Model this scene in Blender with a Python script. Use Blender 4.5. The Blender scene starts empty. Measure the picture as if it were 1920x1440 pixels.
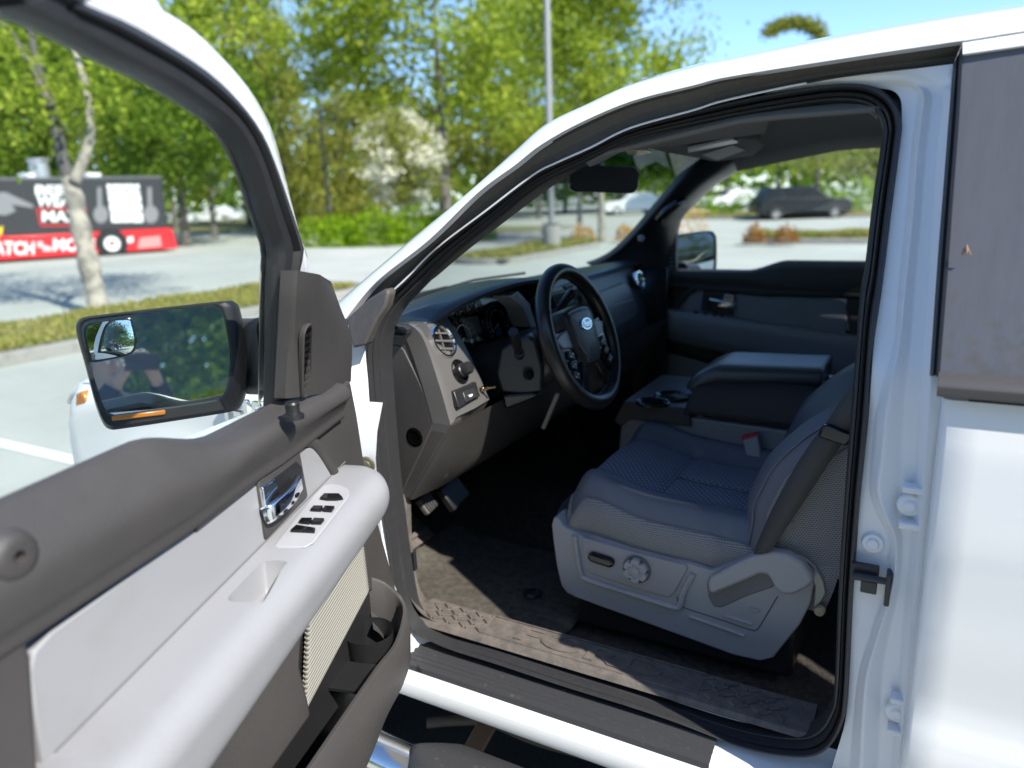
import bpy, math, random
import numpy as np
from mathutils import Vector as V, Matrix, noise as mnoise
R = math.radians
random.seed(7)
sc = bpy.context.scene
COL = sc.collection

# ------------------------------------------------------------------ camera, world, sun, exposure
FPX, PW, PH = 1400.0, 1920, 1440
YAW, PITCH, ROLL = R(29.5), R(-14.2), R(2.0)
EYE = V((0.0, -1.17, 1.60))
_f = V((-math.sin(YAW)*math.cos(PITCH), math.cos(YAW)*math.cos(PITCH), math.sin(PITCH)))
_r = _f.cross(V((0, 0, 1))).normalized()
_u = _r.cross(_f)
_c, _s = math.cos(ROLL), math.sin(ROLL)
_r, _u = _r*_c - _u*_s, _u*_c + _r*_s
cam = bpy.data.cameras.new('camera')
cam.sensor_width = 36.0
cam.lens = 36.0*FPX/PW
cam.clip_start, cam.clip_end = 0.05, 3000
cam.dof.use_dof = True
cam.dof.focus_distance = 1.42
cam.dof.aperture_fstop = 2.3
camo = bpy.data.objects.new('camera', cam)
COL.objects.link(camo)
camo.matrix_world = Matrix(((_r.x, _u.x, -_f.x, EYE.x), (_r.y, _u.y, -_f.y, EYE.y), (_r.z, _u.z, -_f.z, EYE.z), (0, 0, 0, 1)))
sc.camera = camo

SUN_DIR = V((0.96, -0.28, 0.0)).normalized()      # horizontal direction towards the sun
SUN_EL = R(45)
to_sun = (SUN_DIR*math.cos(SUN_EL) + V((0, 0, math.sin(SUN_EL)))).normalized()
world = bpy.data.worlds.new('World')
sc.world = world
world.use_nodes = True
nt = world.node_tree
bg = nt.nodes['Background']
sky = nt.nodes.new('ShaderNodeTexSky')
sky.sky_type = 'NISHITA'
sky.sun_disc = False
sky.sun_elevation = SUN_EL
sky.sun_rotation = math.atan2(SUN_DIR.x, SUN_DIR.y)
sky.air_density = 0.8
sky.dust_density = 0.2
sky.ozone_density = 6.0
nt.links.new(sky.outputs[0], bg.inputs[0])
bg.inputs[1].default_value = 0.15
sl = bpy.data.lights.new('sun', 'SUN')
sl.energy = 3.9
sl.angle = R(0.5)
sl.color = (1.0, 0.96, 0.88)
so = bpy.data.objects.new('sun', sl)
COL.objects.link(so)
so.rotation_euler = to_sun.to_track_quat('Z', 'Y').to_euler()
so.location = (10, -10, 20)
sc.view_settings.view_transform = 'Standard'
sc.view_settings.look = 'None'
sc.view_settings.exposure = 1.12
sc.view_settings.gamma = 1.0
sc.cycles.max_bounces = 8
sc.cycles.transparent_max_bounces = 16
sc.cycles.use_denoising = True

# ------------------------------------------------------------------ measuring helpers (photo point + a known plane -> place)
def ray(px, py):
    return _f + _r*((px - PW/2)/FPX) - _u*((py - PH/2)/FPX)
def on(px, py, ax, val):
    d = ray(px, py); i = 'xyz'.index(ax)
    return EYE + d*((val - EYE[i])/d[i])
def pln(px, py, p0, n):
    d = ray(px, py)
    return EYE + d*((V(p0) - EYE).dot(n)/d.dot(n))
def dep(px, py, t):
    return EYE + ray(px, py)*t
def tum(z):                       # the cab sides lean inwards above the belt line
    return 0.32*max(0.0, z - 1.30)
def S(px, py, off):
    y = off
    for _ in range(25):
        p = on(px, py, 'y', y); y = tum(p.z) + off
    return p
def Sl(pts, off):
    return [S(x, y, off) for x, y in pts]
TH = R(75)
U_ = V((math.cos(TH), -math.sin(TH), 0)); N_ = V((math.sin(TH), math.cos(TH), 0)); HG = V((-1.06, 0.03, 0))
def DW(u, n, z):                  # open driver door: u along the door from its hinge, n towards its inner side
    return HG + U_*u + N_*n + V((0, 0, z))
def PWD(u, n, z):                 # closed passenger door, mirrored
    return V((-1.06 + u, 1.97 - n, z))
def DL(px, py, n):                # photo point on the open door at depth n -> (u, n, z)
    p = pln(px, py, HG + N_*n, N_) - HG
    return (p.dot(U_), n, p.z)

# ------------------------------------------------------------------ mesh helpers
def resample(pts, n, closed=False, smooth=True):
    P = [V(p) for p in pts]
    if smooth and len(P) > 2:
        Q = []
        m = len(P)
        rng = range(m) if closed else range(m - 1)
        for i in rng:
            if closed:
                a, b, c, d = P[(i-1) % m], P[i], P[(i+1) % m], P[(i+2) % m]
            else:
                a, b, c, d = P[max(i-1, 0)], P[i], P[i+1], P[min(i+2, m-1)]
            for k in range(8):
                t = k/8.0
                Q.append(0.5*((2*b) + (c - a)*t + (2*a - 5*b + 4*c - d)*t*t + (3*b - a - 3*c + d)*t**3))
        Q.append(P[0] if closed else P[-1])
    else:
        Q = P + ([P[0]] if closed else [])
    L = [0.0]
    for a, b in zip(Q, Q[1:]):
        L.append(L[-1] + (b - a).length)
    out = []
    tot = L[-1]
    cnt = n if closed else n - 1
    j = 0
    for i in range(n):
        s = tot*i/cnt
        while j < len(L) - 2 and L[j+1] < s:
            j += 1
        d = L[j+1] - L[j]
        t = (s - L[j])/d if d > 1e-12 else 0
        out.append(Q[j].lerp(Q[j+1], min(max(t, 0), 1)))
    return out
def rows(pts, k=6, closed=False):
    """smooth a list, k points per span (keeps matched stations matched)"""
    P = [V(p) for p in pts]; m = len(P); Q = []
    for i in (range(m) if closed else range(m - 1)):
        if closed:
            a, b, c, d = P[(i-1) % m], P[i], P[(i+1) % m], P[(i+2) % m]
        else:
            a, b, c, d = P[max(i-1, 0)], P[i], P[i+1], P[min(i+2, m-1)]
        for q in range(k):
            t = q/k
            Q.append(0.5*((2*b) + (c - a)*t + (2*a - 5*b + 4*c - d)*t*t + (3*b - a - 3*c + d)*t**3))
    if not closed:
        Q.append(P[-1])
    return Q
BASE = {}
class MB:
    def __init__(self):
        self.v = []; self.f = []; self.mi = []; self.cur = 0
    def add(self, verts, faces):
        o = len(self.v)
        self.v += [V(p) for p in verts]
        self.f += [tuple(i + o for i in f) for f in faces]
        self.mi += [self.cur]*len(faces)
        return self
    def loft(self, curves, closed=False, ring=False):
        n = len(curves[0]); vs = [p for c in curves for p in c]; fs = []
        m = len(curves)
        for j in range(m if ring else m - 1):
            a = j*n; b = ((j+1) % m)*n
            for i in range(n if closed else n - 1):
                k = (i + 1) % n
                fs.append((a+i, a+k, b+k, b+i))
        return self.add(vs, fs)
    def grid(self, fn, nu, nv):
        return self.loft([[fn(i/(nu-1), j/(nv-1)) for i in range(nu)] for j in range(nv)])
    def prism(self, poly, vec):
        P = [V(p) for p in poly]; n = len(P); q = [p + V(vec) for p in P]
        fs = [tuple(range(n))[::-1], tuple(range(n, 2*n))] + [(i, (i+1) % n, n + (i+1) % n, n + i) for i in range(n)]
        return self.add(P + q, fs)
    def box(self, c, s, rot=None):
        c = V(c); h = V(s)*0.5
        pts = [V((x*h.x, y*h.y, z*h.z)) for x in (-1, 1) for y in (-1, 1) for z in (-1, 1)]
        if rot is not None:
            pts = [rot @ p for p in pts]
        return self.add([c + p for p in pts], [(0, 1, 3, 2), (4, 6, 7, 5), (0, 4, 5, 1), (2, 3, 7, 6), (0, 2, 6, 4), (1, 5, 7, 3)])
    def tube(self, pts, r, n=12, cap=True, flat=None):
        P = [V(p) for p in pts]; m = len(P); rings = []
        T = []
        for i in range(m):
            T.append((P[min(i+1, m-1)] - P[max(i-1, 0)]).normalized())
        ref = V((0, 0, 1)) if abs(T[0].z) < 0.9 else V((1, 0, 0))
        a = T[0].cross(ref).normalized()
        for i in range(m):
            a = (a - T[i]*a.dot(T[i])).normalized()
            b = T[i].cross(a)
            ri = r[i] if isinstance(r, (list, tuple)) else r
            rings.append([P[i] + (a*math.cos(2*math.pi*k/n) + b*math.sin(2*math.pi*k/n))*ri for k in range(n)])
        o = len(self.v)
        self.loft(rings, closed=True)
        if cap:
            self.f.append(tuple(range(o, o+n))[::-1]); self.f.append(tuple(range(o+(m-1)*n, o+m*n))); self.mi += [self.cur]*2
        return self
    def lathe(self, c, axis, prof, n=32, cap=False):
        """prof: (radius, height along the axis)"""
        c = V(c); w = V(axis).normalized()
        a = w.orthogonal().normalized(); b = w.cross(a)
        rings = [[c + w*h + (a*math.cos(2*math.pi*k/n) + b*math.sin(2*math.pi*k/n))*r_ for k in range(n)] for r_, h in prof]
        o = len(self.v)
        self.loft(rings, closed=True)
        if cap:
            m = len(prof)
            self.f.append(tuple(range(o+(m-1)*n, o+m*n))); self.mi.append(self.cur)
            self.f.append(tuple(range(o, o+n))[::-1]); self.mi.append(self.cur)
        return self
    def xf(self, M):
        self.v = [M @ p for p in self.v]
        return self
    def build(self, name, mat, parent=None, sharp=38, bevel=None, solid=None, sub=None, kind=None, label=None, seg=2):
        me = bpy.data.meshes.new(name)
        off = BASE.get(parent.name, V((0, 0, 0))) if parent else V((0, 0, 0))
        me.from_pydata([tuple(p - off) for p in self.v], [], self.f)
        for m in (mat if isinstance(mat, (list, tuple)) else [mat]):
            me.materials.append(m)
        if any(self.mi):
            me.polygons.foreach_set('material_index', self.mi)
        me.validate()
        me.shade_smooth()
        o = bpy.data.objects.new(name, me)
        COL.objects.link(o)
        if parent:
            o.parent = parent
            BASE[o.name] = off
        else:
            BASE[o.name] = V((0, 0, 0))
        if solid:
            s_ = o.modifiers.new('solid', 'SOLIDIFY'); s_.thickness = abs(solid); s_.offset = 1 if solid > 0 else -1
            s_.use_even_offset = False
        if bevel:
            b_ = o.modifiers.new('bevel', 'BEVEL'); b_.width = bevel; b_.segments = seg; b_.limit_method = 'ANGLE'; b_.angle_limit = R(35)
            b_.harden_normals = False
        if sub:
            s2 = o.modifiers.new('sub', 'SUBSURF'); s2.levels = sub; s2.render_levels = sub
        if sharp:
            try:
                me.set_sharp_from_angle(angle=R(sharp))
            except Exception:
                pass
        if kind: o['kind'] = kind
        if label: o['label'] = label
        return o
def recalc(o):
    import bmesh
    bm = bmesh.new(); bm.from_mesh(o.data)
    bmesh.ops.remove_doubles(bm, verts=bm.verts, dist=1e-5)
    bmesh.ops.recalc_face_normals(bm, faces=bm.faces)
    bm.to_mesh(o.data); bm.free()
    return o
def empty(name, loc, label, cat, group=None):
    o = bpy.data.objects.new(name, None); COL.objects.link(o)
    o.location = loc; o.empty_display_size = 0.2
    BASE[o.name] = V(loc)
    return tag(o, label, cat, group)
def tag(o, label=None, cat=None, group=None, kind=None):
    if label: o['label'] = label
    if cat: o['category'] = cat
    if group: o['group'] = group
    if kind: o['kind'] = kind
    return o
def copy_tree(o, M=None):
    c = o.copy(); COL.objects.link(c)
    for ch in list(o.children):
        d = copy_tree(ch); d.parent = c
    return c
def text_mesh(s, size, depth=0.002, align='CENTER', shear=0.0, bold=0.0, sx=1.0):
    cu = bpy.data.curves.new('txt', 'FONT'); cu.body = s; cu.size = size; cu.extrude = depth; cu.align_x = align; cu.align_y = 'CENTER'
    cu.shear = shear; cu.offset = bold; cu.resolution_u = 3
    o = bpy.data.objects.new('txt', cu); COL.objects.link(o)
    bpy.context.view_layer.update()
    me = bpy.data.meshes.new_from_object(o.evaluated_get(bpy.context.evaluated_depsgraph_get()))
    vs = [V((v.co.x*sx, v.co.y, v.co.z)) for v in me.vertices]; fs = [tuple(p.vertices) for p in me.polygons]
    bpy.data.objects.remove(o); bpy.data.curves.remove(cu); bpy.data.meshes.remove(me)
    return vs, fs
def frame(o, x, y):
    """matrix whose local x,y axes are the given world directions"""
    x = V(x).normalized(); y = V(y); y = (y - x*y.dot(x)).normalized(); z = x.cross(y)
    return Matrix(((x.x, y.x, z.x, o[0]), (x.y, y.y, z.y, o[1]), (x.z, y.z, z.z, o[2]), (0, 0, 0, 1)))
def rrect(w, h, r, n=5):
    out = []
    for cx, cy, a0 in ((w/2-r, h/2-r, 0), (-w/2+r, h/2-r, 90), (-w/2+r, -h/2+r, 180), (w/2-r, -h/2+r, 270)):
        for k in range(n+1):
            a = R(a0 + 90*k/n)
            out.append((cx + r*math.cos(a), cy + r*math.sin(a)))
    return out

# ------------------------------------------------------------------ materials
def mat(name, col, rough=0.5, metal=0.0, bump=None, vary=None, coat=0.0, spec=0.5, dirt=None):
    m = bpy.data.materials.new(name); m.use_nodes = True
    n = m.node_tree.nodes; l = m.node_tree.links; b = n['Principled BSDF']
    b.inputs['Base Color'].default_value = (*col, 1); b.inputs['Roughness'].default_value = rough
    b.inputs['Metallic'].default_value = metal; b.inputs['Coat Weight'].default_value = coat
    b.inputs['Coat Roughness'].default_value = 0.03
    b.inputs['Specular IOR Level'].default_value = spec
    tc = n.new('ShaderNodeTexCoord')
    colsock = None
    if vary:                                   # (colour2, scale, contrast lo, hi)
        nz = n.new('ShaderNodeTexNoise'); nz.inputs['Scale'].default_value = vary[1]; nz.inputs['Detail'].default_value = 6
        nz.inputs['Roughness'].default_value = 0.65
        l.new(tc.outputs['Object'], nz.inputs['Vector'])
        cr = n.new('ShaderNodeValToRGB'); cr.color_ramp.elements[0].position = vary[2]; cr.color_ramp.elements[1].position = vary[3]
        cr.color_ramp.elements[0].color = (*col, 1); cr.color_ramp.elements[1].color = (*vary[0], 1)
        l.new(nz.outputs['Fac'], cr.inputs['Fac']); colsock = cr.outputs['Color']
    if dirt:                                   # (colour, scale, lo, hi): a second layer of specks or dust
        nz2 = n.new('ShaderNodeTexNoise'); nz2.inputs['Scale'].default_value = dirt[1]; nz2.inputs['Detail'].default_value = 8
        nz2.inputs['Roughness'].default_value = 0.75
        l.new(tc.outputs['Object'], nz2.inputs['Vector'])
        mr = n.new('ShaderNodeMapRange'); mr.inputs['From Min'].default_value = dirt[2]; mr.inputs['From Max'].default_value = dirt[3]
        l.new(nz2.outputs['Fac'], mr.inputs['Value'])
        mx = n.new('ShaderNodeMix'); mx.data_type = 'RGBA'
        l.new(mr.outputs['Result'], mx.inputs['Factor'])
        if colsock: l.new(colsock, mx.inputs['A'])
        else: mx.inputs['A'].default_value = (*col, 1)
        mx.inputs['B'].default_value = (*dirt[0], 1)
        colsock = mx.outputs['Result']
    if colsock: l.new(colsock, b.inputs['Base Color'])
    if bump:                                   # (kind, scale, strength, distance)
        if bump[0] == 'vor':
            t = n.new('ShaderNodeTexVoronoi'); out = t.outputs['Distance']
        else:
            t = n.new('ShaderNodeTexNoise'); t.inputs['Detail'].default_value = 4; out = t.outputs['Fac']
        t.inputs['Scale'].default_value = bump[1]
        l.new(tc.outputs['Object'], t.inputs['Vector'])
        bp = n.new('ShaderNodeBump'); bp.inputs['Strength'].default_value = bump[2]; bp.inputs['Distance'].default_value = bump[3]
        l.new(out, bp.inputs['Height']); l.new(bp.outputs['Normal'], b.inputs['Normal'])
    return m
def glass(name, tint, refl=1.0, dust=None, grad=None):
    m = bpy.data.materials.new(name); m.use_nodes = True
    n = m.node_tree.nodes; l = m.node_tree.links; n.clear()
    out = n.new('ShaderNodeOutputMaterial'); tr = n.new('ShaderNodeBsdfTransparent'); gl = n.new('ShaderNodeBsdfGlossy')
    tr.inputs['Color'].default_value = (*tint, 1); gl.inputs['Roughness'].default_value = 0.0; gl.inputs['Color'].default_value = (refl, refl, refl, 1)
    if grad:                                   # (z0, z1, colour): shade band of the windscreen
        tc = n.new('ShaderNodeNewGeometry'); sp = n.new('ShaderNodeSeparateXYZ'); l.new(tc.outputs['Position'], sp.inputs[0])
        mr = n.new('ShaderNodeMapRange'); mr.inputs['From Min'].default_value = grad[0]; mr.inputs['From Max'].default_value = grad[1]
        l.new(sp.outputs['Z'], mr.inputs['Value']); mx = n.new('ShaderNodeMix'); mx.data_type = 'RGBA'
        mx.inputs['A'].default_value = (*tint, 1); mx.inputs['B'].default_value = (*grad[2], 1)
        l.new(mr.outputs['Result'], mx.inputs['Factor']); l.new(mx.outputs['Result'], tr.inputs['Color'])
    lw = n.new('ShaderNodeLayerWeight')
    pw = n.new('ShaderNodeMath'); pw.operation = 'POWER'; pw.inputs[1].default_value = 4.0; l.new(lw.outputs['Facing'], pw.inputs[0])
    ma = n.new('ShaderNodeMath'); ma.operation = 'MULTIPLY_ADD'; ma.inputs[1].default_value = 0.93; ma.inputs[2].default_value = 0.05; l.new(pw.outputs[0], ma.inputs[0])
    mx1 = n.new('ShaderNodeMixShader'); l.new(ma.outputs[0], mx1.inputs[0]); l.new(tr.outputs[0], mx1.inputs[1]); l.new(gl.outputs[0], mx1.inputs[2])
    last = mx1.outputs[0]
    if dust:                                   # (colour, amount)
        df = n.new('ShaderNodeBsdfDiffuse'); df.inputs['Color'].default_value = (*dust[0], 1)
        tc2 = n.new('ShaderNodeTexCoord'); nz = n.new('ShaderNodeTexNoise'); nz.inputs['Scale'].default_value = 5; nz.inputs['Detail'].default_value = 9
        nz.inputs['Roughness'].default_value = 0.8
        mp = n.new('ShaderNodeMapping'); mp.inputs['Scale'].default_value = (2.2, 1, 0.22)
        l.new(tc2.outputs['Object'], mp.inputs['Vector']); l.new(mp.outputs[0], nz.inputs['Vector'])
        mr = n.new('ShaderNodeMapRange'); mr.inputs['From Min'].default_value = 0.3; mr.inputs['From Max'].default_value = 0.75
        mr.inputs['To Min'].default_value = dust[1]*0.82; mr.inputs['To Max'].default_value = dust[1]*1.18
        l.new(nz.outputs['Fac'], mr.inputs['Value'])
        mx2 = n.new('ShaderNodeMixShader'); l.new(mr.outputs[0], mx2.inputs[0]); l.new(last, mx2.inputs[1]); l.new(df.outputs[0], mx2.inputs[2])
        last = mx2.outputs[0]
    l.new(last, out.inputs['Surface'])
    return m
def weave(name, col, hole, wx, wy, rough=0.9, plane='xy', bump=0.5):
    m = mat(name, col, rough, spec=0.2); n = m.node_tree.nodes; l = m.node_tree.links; b = n['Principled BSDF']
    tc = n.new('ShaderNodeTexCoord'); br = n.new('ShaderNodeTexBrick')
    mp = n.new('ShaderNodeMapping')
    if plane == 'xz': mp.inputs['Rotation'].default_value = (R(-90), 0, 0)
    l.new(tc.outputs['Object'], mp.inputs['Vector']); l.new(mp.outputs[0], br.inputs['Vector'])
    br.inputs['Scale'].default_value = 1.0; br.inputs['Brick Width'].default_value = wx; br.inputs['Row Height'].default_value = wy
    br.inputs['Mortar Size'].default_value = min(wx, wy)*0.33; br.inputs['Mortar Smooth'].default_value = 0.6
    br.inputs['Color1'].default_value = (*hole, 1); br.inputs['Color2'].default_value = (*[c*1.25 for c in hole], 1); br.inputs['Mortar'].default_value = (*col, 1)
    br.inputs['Bias'].default_value = 0.0
    l.new(br.outputs['Color'], b.inputs['Base Color'])
    bp = n.new('ShaderNodeBump'); bp.inputs['Strength'].default_value = bump; bp.inputs['Distance'].default_value = 0.001
    l.new(br.outputs['Fac'], bp.inputs['Height']); l.new(bp.outputs['Normal'], b.inputs['Normal'])
    return m
PAINT = mat('white_paint', (0.80, 0.80, 0.79), 0.32, coat=0.9, bump=('noise', 6, 0.02, 0.01))
PAINT_IN = mat('white_jamb_paint', (0.76, 0.77, 0.78), 0.42, coat=0.4, dirt=((0.45, 0.42, 0.36), 9, 0.66, 0.86))
RUBBER = mat('seal_rubber', (0.026, 0.026, 0.028), 0.5, bump=('noise', 90, 0.15, 0.001), dirt=((0.045, 0.043, 0.042), 60, 0.5, 0.9))
DRIP = mat('drip_rubber', (0.062, 0.057, 0.052), 0.55, bump=('noise', 60, 0.1, 0.001), dirt=((0.11, 0.095, 0.08), 45, 0.5, 0.9))
TRIM = mat('charcoal_grain', (0.043, 0.0403, 0.0388), 0.55, bump=('vor', 400, 0.4, 0.001), vary=((0.054, 0.049, 0.046), 5, 0.35, 0.7))
DASH = mat('dash_black_grain', (0.027, 0.028, 0.030), 0.34, bump=('vor', 380, 0.3, 0.0008))
BEZEL = mat('pewter_plastic', (0.115, 0.11, 0.105), 0.42, metal=0.15, bump=('noise', 300, 0.04, 0.0005))
SHADEBLACK = mat('black_plastic', (0.016, 0.016, 0.017), 0.38)
GLOSSBLACK = mat('gloss_black', (0.006, 0.006, 0.007), 0.12)
CHROME = mat('chrome', (0.82, 0.83, 0.85), 0.07, metal=1.0)
CHROME_OLD = mat('weathered_chrome', (0.78, 0.75, 0.70), 0.16, metal=1.0, dirt=((0.35, 0.29, 0.2), 18, 0.6, 0.8))
LIGHTTRIM = mat('pale_grey_trim', (0.265, 0.265, 0.275), 0.5, bump=('noise', 500, 0.08, 0.0005), dirt=((0.225, 0.218, 0.205), 5, 0.5, 0.85))
SEATGREY = mat('seat_grey_plastic', (0.31, 0.312, 0.325), 0.5, bump=('vor', 500, 0.2, 0.0006), dirt=((0.38, 0.375, 0.37), 40, 0.68, 0.9))
LEATHER = mat('wheel_leather', (0.015, 0.014, 0.013), 0.28, bump=('vor', 450, 0.25, 0.0007))
VINYL = mat('seat_vinyl', (0.115, 0.124, 0.150), 0.5, bump=('noise', 35, 0.15, 0.003))
FAB = weave('seat_weave', (0.24, 0.26, 0.32), (0.06, 0.066, 0.09), 0.0155, 0.0100)
FABSIDE = weave('seat_side_weave', (0.29, 0.286, 0.285), (0.10, 0.10, 0.105), 0.0062, 0.0046, plane='xz')
CARPET = mat('carpet', (0.032, 0.031, 0.030), 0.95, bump=('noise', 420, 0.9, 0.004), dirt=((0.10, 0.085, 0.065), 60, 0.40, 0.8), spec=0.1)
DUSTY = mat('dusty_sill_plastic', (0.050, 0.046, 0.044), 0.7, bump=('noise', 300, 0.15, 0.001), dirt=((0.235, 0.195, 0.16), 30, 0.25, 0.95))
SCUFF = mat('scuff_plate', (0.032, 0.032, 0.034), 0.55, bump=('vor', 400, 0.35, 0.001), dirt=((0.2, 0.19, 0.18), 55, 0.6, 0.85))
HEADLINER = mat('headliner_cloth', (0.15, 0.15, 0.152), 0.95, bump=('noise', 700, 0.2, 0.0008), spec=0.1)
CREAM = mat('cream_cloth', (0.27, 0.262, 0.228), 0.85, spec=0.1)
AMBER = mat('amber_lens', (0.50, 0.17, 0.02), 0.2)
RED = mat('red_plastic', (0.55, 0.02, 0.03), 0.35)
WHITEMARK = mat('white_mark', (0.8, 0.8, 0.8), 0.5)
BRASS = mat('brass', (0.62, 0.50, 0.30), 0.25, metal=1.0)
STEEL = mat('steel', (0.35, 0.34, 0.33), 0.4, metal=0.8)
MIRROR = mat('mirror_glass', (0.86, 0.90, 0.88), 0.0, metal=1.0)
BELT = mat('belt_webbing', (0.060, 0.055, 0.050), 0.75, bump=('noise', 600, 0.4, 0.0006))
SCREEN = mat('lcd_screen', (0.10, 0.13, 0.13), 0.15)
GLASS = glass('door_glass', (0.90, 0.95, 0.92))
WSGLASS = glass('windscreen_glass', (0.84, 0.92, 0.88), 0.4, grad=(1.60, 1.70, (0.04, 0.17, 0.22)))
PRIVACY = glass('privacy_glass', (0.05, 0.05, 0.055), 1.0, dust=((0.265, 0.27, 0.295), 0.38))
TYRE = mat('tyre_rubber', (0.02, 0.02, 0.02), 0.8)
SILVERRIM = mat('wheel_rim', (0.55, 0.55, 0.56), 0.3, metal=0.8)

# ================================================================== SETTING
def gpos(px, t):
    """ground point in column px at forward distance t"""
    lo, hi = 0.0, 3000.0
    for _ in range(50):
        m_ = (lo + hi)/2
        if dep(px, m_, t).z > 0: lo = m_
        else: hi = m_
    p = dep(px, lo, t); p.z = 0
    return p
ASPH = mat('asphalt', (0.33, 0.345, 0.31), 0.9, bump=('noise', 60, 0.4, 0.01), vary=((0.45, 0.46, 0.415), 0.35, 0.3, 0.7), dirt=((0.27, 0.275, 0.25), 150, 0.5, 0.72), spec=0.2)
MB().grid(lambda u, v: V((-700 + 1400*u, -700 + 1400*v, 0)), 3, 3).build('parking_lot', ASPH, None, kind='structure')
SHADEASPH = mat('shaded_asphalt', (0.045, 0.045, 0.046), 0.9, bump=('noise', 120, 0.6, 0.01), dirt=((0.12, 0.12, 0.12), 160, 0.58, 0.7), spec=0.2)
MB().grid(lambda u, v: V((-1.6 + 4.5*u, -0.35 + 2.8*v, 0.004)), 3, 3).build('truck_shade_patch', SHADEASPH, None, kind='structure')  # dark sheet under the truck: its shade put into the ground colour
LINE = mat('line_paint', (0.72, 0.72, 0.70), 0.8, dirt=((0.4, 0.4, 0.38), 40, 0.5, 0.75))
for i, y in enumerate((1.47, 4.2, -1.5, 7.0)):
    MB().grid(lambda u, v: V((-8.0 + 5.2*u, y - 0.055 + 0.11*v, 0.004)), 2, 2).build('parking_line', LINE, None, kind='structure')
KERB = mat('kerb_concrete', (0.27, 0.26, 0.235), 0.9, bump=('noise', 40, 0.3, 0.01), dirt=((0.14, 0.135, 0.12), 6, 0.5, 0.8))
SOIL = mat('island_soil', (0.21, 0.185, 0.10), 0.95, vary=((0.15, 0.17, 0.05), 1.5, 0.35, 0.65), spec=0.1)
def island(x0, x1, y0, y1, name='kerb_island', lbl=None):
    m = MB(); r_ = min(0.9, (x1-x0)/2.2, (y1-y0)/2.2)
    P_ = [V((x + (x0+x1)/2, y + (y0+y1)/2, 0)) for x, y in rrect(x1-x0, y1-y0, r_, 6)]
    cc = V(((x0+x1)/2, (y0+y1)/2, 0))
    def sh(d, z):
        out = []
        for p in P_:
            q = p - cc; out.append(cc + V((q.x - math.copysign(min(d, abs(q.x)), q.x), q.y - math.copysign(min(d, abs(q.y)), q.y), z)))
        return out
    m.loft([sh(0, 0.0), sh(0.01, 0.12), sh(0.03, 0.14), sh(0.14, 0.14), sh(0.15, 0.10)], closed=True)
    k = m.build('kerb', KERB, None, kind='structure')
    n_ = 24
    m = MB()
    m.grid(lambda u, v: V((x0 + 0.13 + (x1-x0-0.26)*u, y0 + 0.13 + (y1-y0-0.26)*v, 0.11 + 0.10*math.sin(math.pi*u)*math.sin(math.pi*v)**0.4 + 0.02*mnoise.noise((u*9, v*30, 0)))), 12, 60)
    m.build('island_soil', SOIL, None, kind='structure', sharp=None)
island(-11.0, -8.55, -26.0, 9.6)
island(-10.6, -8.7, 14.2, 20.5)
island(-4.9, 0.6, 21.3, 22.9)
island(-14, 4, 38.6, 40.2)
island(-30.0, -14.0, 27.0, 31.0)
island(-70.0, -31.0, 30.0, 60.0)
MB().grid(lambda u, v: V((-26 + 16*u, 21.5 + 4.2*v, 0.004)), 2, 2).build('footpath', mat('pink_paving', (0.40, 0.36, 0.32), 0.9, vary=((0.34, 0.31, 0.28), 2, .3, .7)), None, kind='structure')

# ---- leaf materials and foliage builders
def leafmat(name, c1, c2, c3, trans=0.45):
    m = bpy.data.materials.new(name); m.use_nodes = True
    n = m.node_tree.nodes; l = m.node_tree.links; n.clear()
    out = n.new('ShaderNodeOutputMaterial'); g = n.new('ShaderNodeNewGeometry'); cr = n.new('ShaderNodeValToRGB')
    l.new(g.outputs['Random Per Island'], cr.inputs['Fac'])
    e = cr.color_ramp.elements; e[0].color = (*c1, 1); e[1].color = (*c3, 1); e[1].position = 1.0
    k = e.new(0.5); k.color = (*c2, 1)
    d = n.new('ShaderNodeBsdfDiffuse'); t = n.new('ShaderNodeBsdfTranslucent'); mx = n.new('ShaderNodeMixShader'); mx.inputs[0].default_value = trans
    l.new(cr.outputs[0], d.inputs[0]); l.new(cr.outputs[0], t.inputs[0]); l.new(d.outputs[0], mx.inputs[1]); l.new(t.outputs[0], mx.inputs[2])
    l.new(mx.outputs[0], out.inputs[0])
    return m
L_BRIGHT = leafmat('leaf_fresh', (0.17, 0.25, 0.025), (0.29, 0.38, 0.04), (0.45, 0.50, 0.08), 0.55)
L_GREEN = leafmat('leaf_green', (0.09, 0.17, 0.02), (0.17, 0.27, 0.03), (0.29, 0.39, 0.05), 0.55)
L_OLIVE = leafmat('leaf_olive', (0.16, 0.195, 0.03), (0.28, 0.31, 0.06), (0.42, 0.43, 0.11), 0.5)
L_DARK = leafmat('leaf_dark', (0.045, 0.10, 0.012), (0.09, 0.16, 0.02), (0.16, 0.23, 0.03), 0.45)
L_WHITE = leafmat('blossom', (0.60, 0.62, 0.42), (0.75, 0.74, 0.58), (0.82, 0.80, 0.70), 0.3)
L_HEDGE = leafmat('leaf_hedge', (0.15, 0.28, 0.015), (0.24, 0.38, 0.02), (0.34, 0.47, 0.03), 0.5)
L_RED = leafmat('leaf_red', (0.28, 0.10, 0.03), (0.36, 0.15, 0.05), (0.30, 0.22, 0.06), 0.3)
L_ORANGE = leafmat('leaf_orange', (0.55, 0.24, 0.03), (0.6, 0.33, 0.06), (0.35, 0.3, 0.06), 0.3)
L_GRASS = leafmat('grass_blade', (0.20, 0.24, 0.04), (0.36, 0.34, 0.09), (0.52, 0.46, 0.20), 0.4)
BARK = mat('bark_grey', (0.16, 0.145, 0.125), 0.95, bump=('noise', 25, 0.6, 0.02), vary=((0.09, 0.08, 0.07), 8, 0.4, 0.65))
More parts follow.
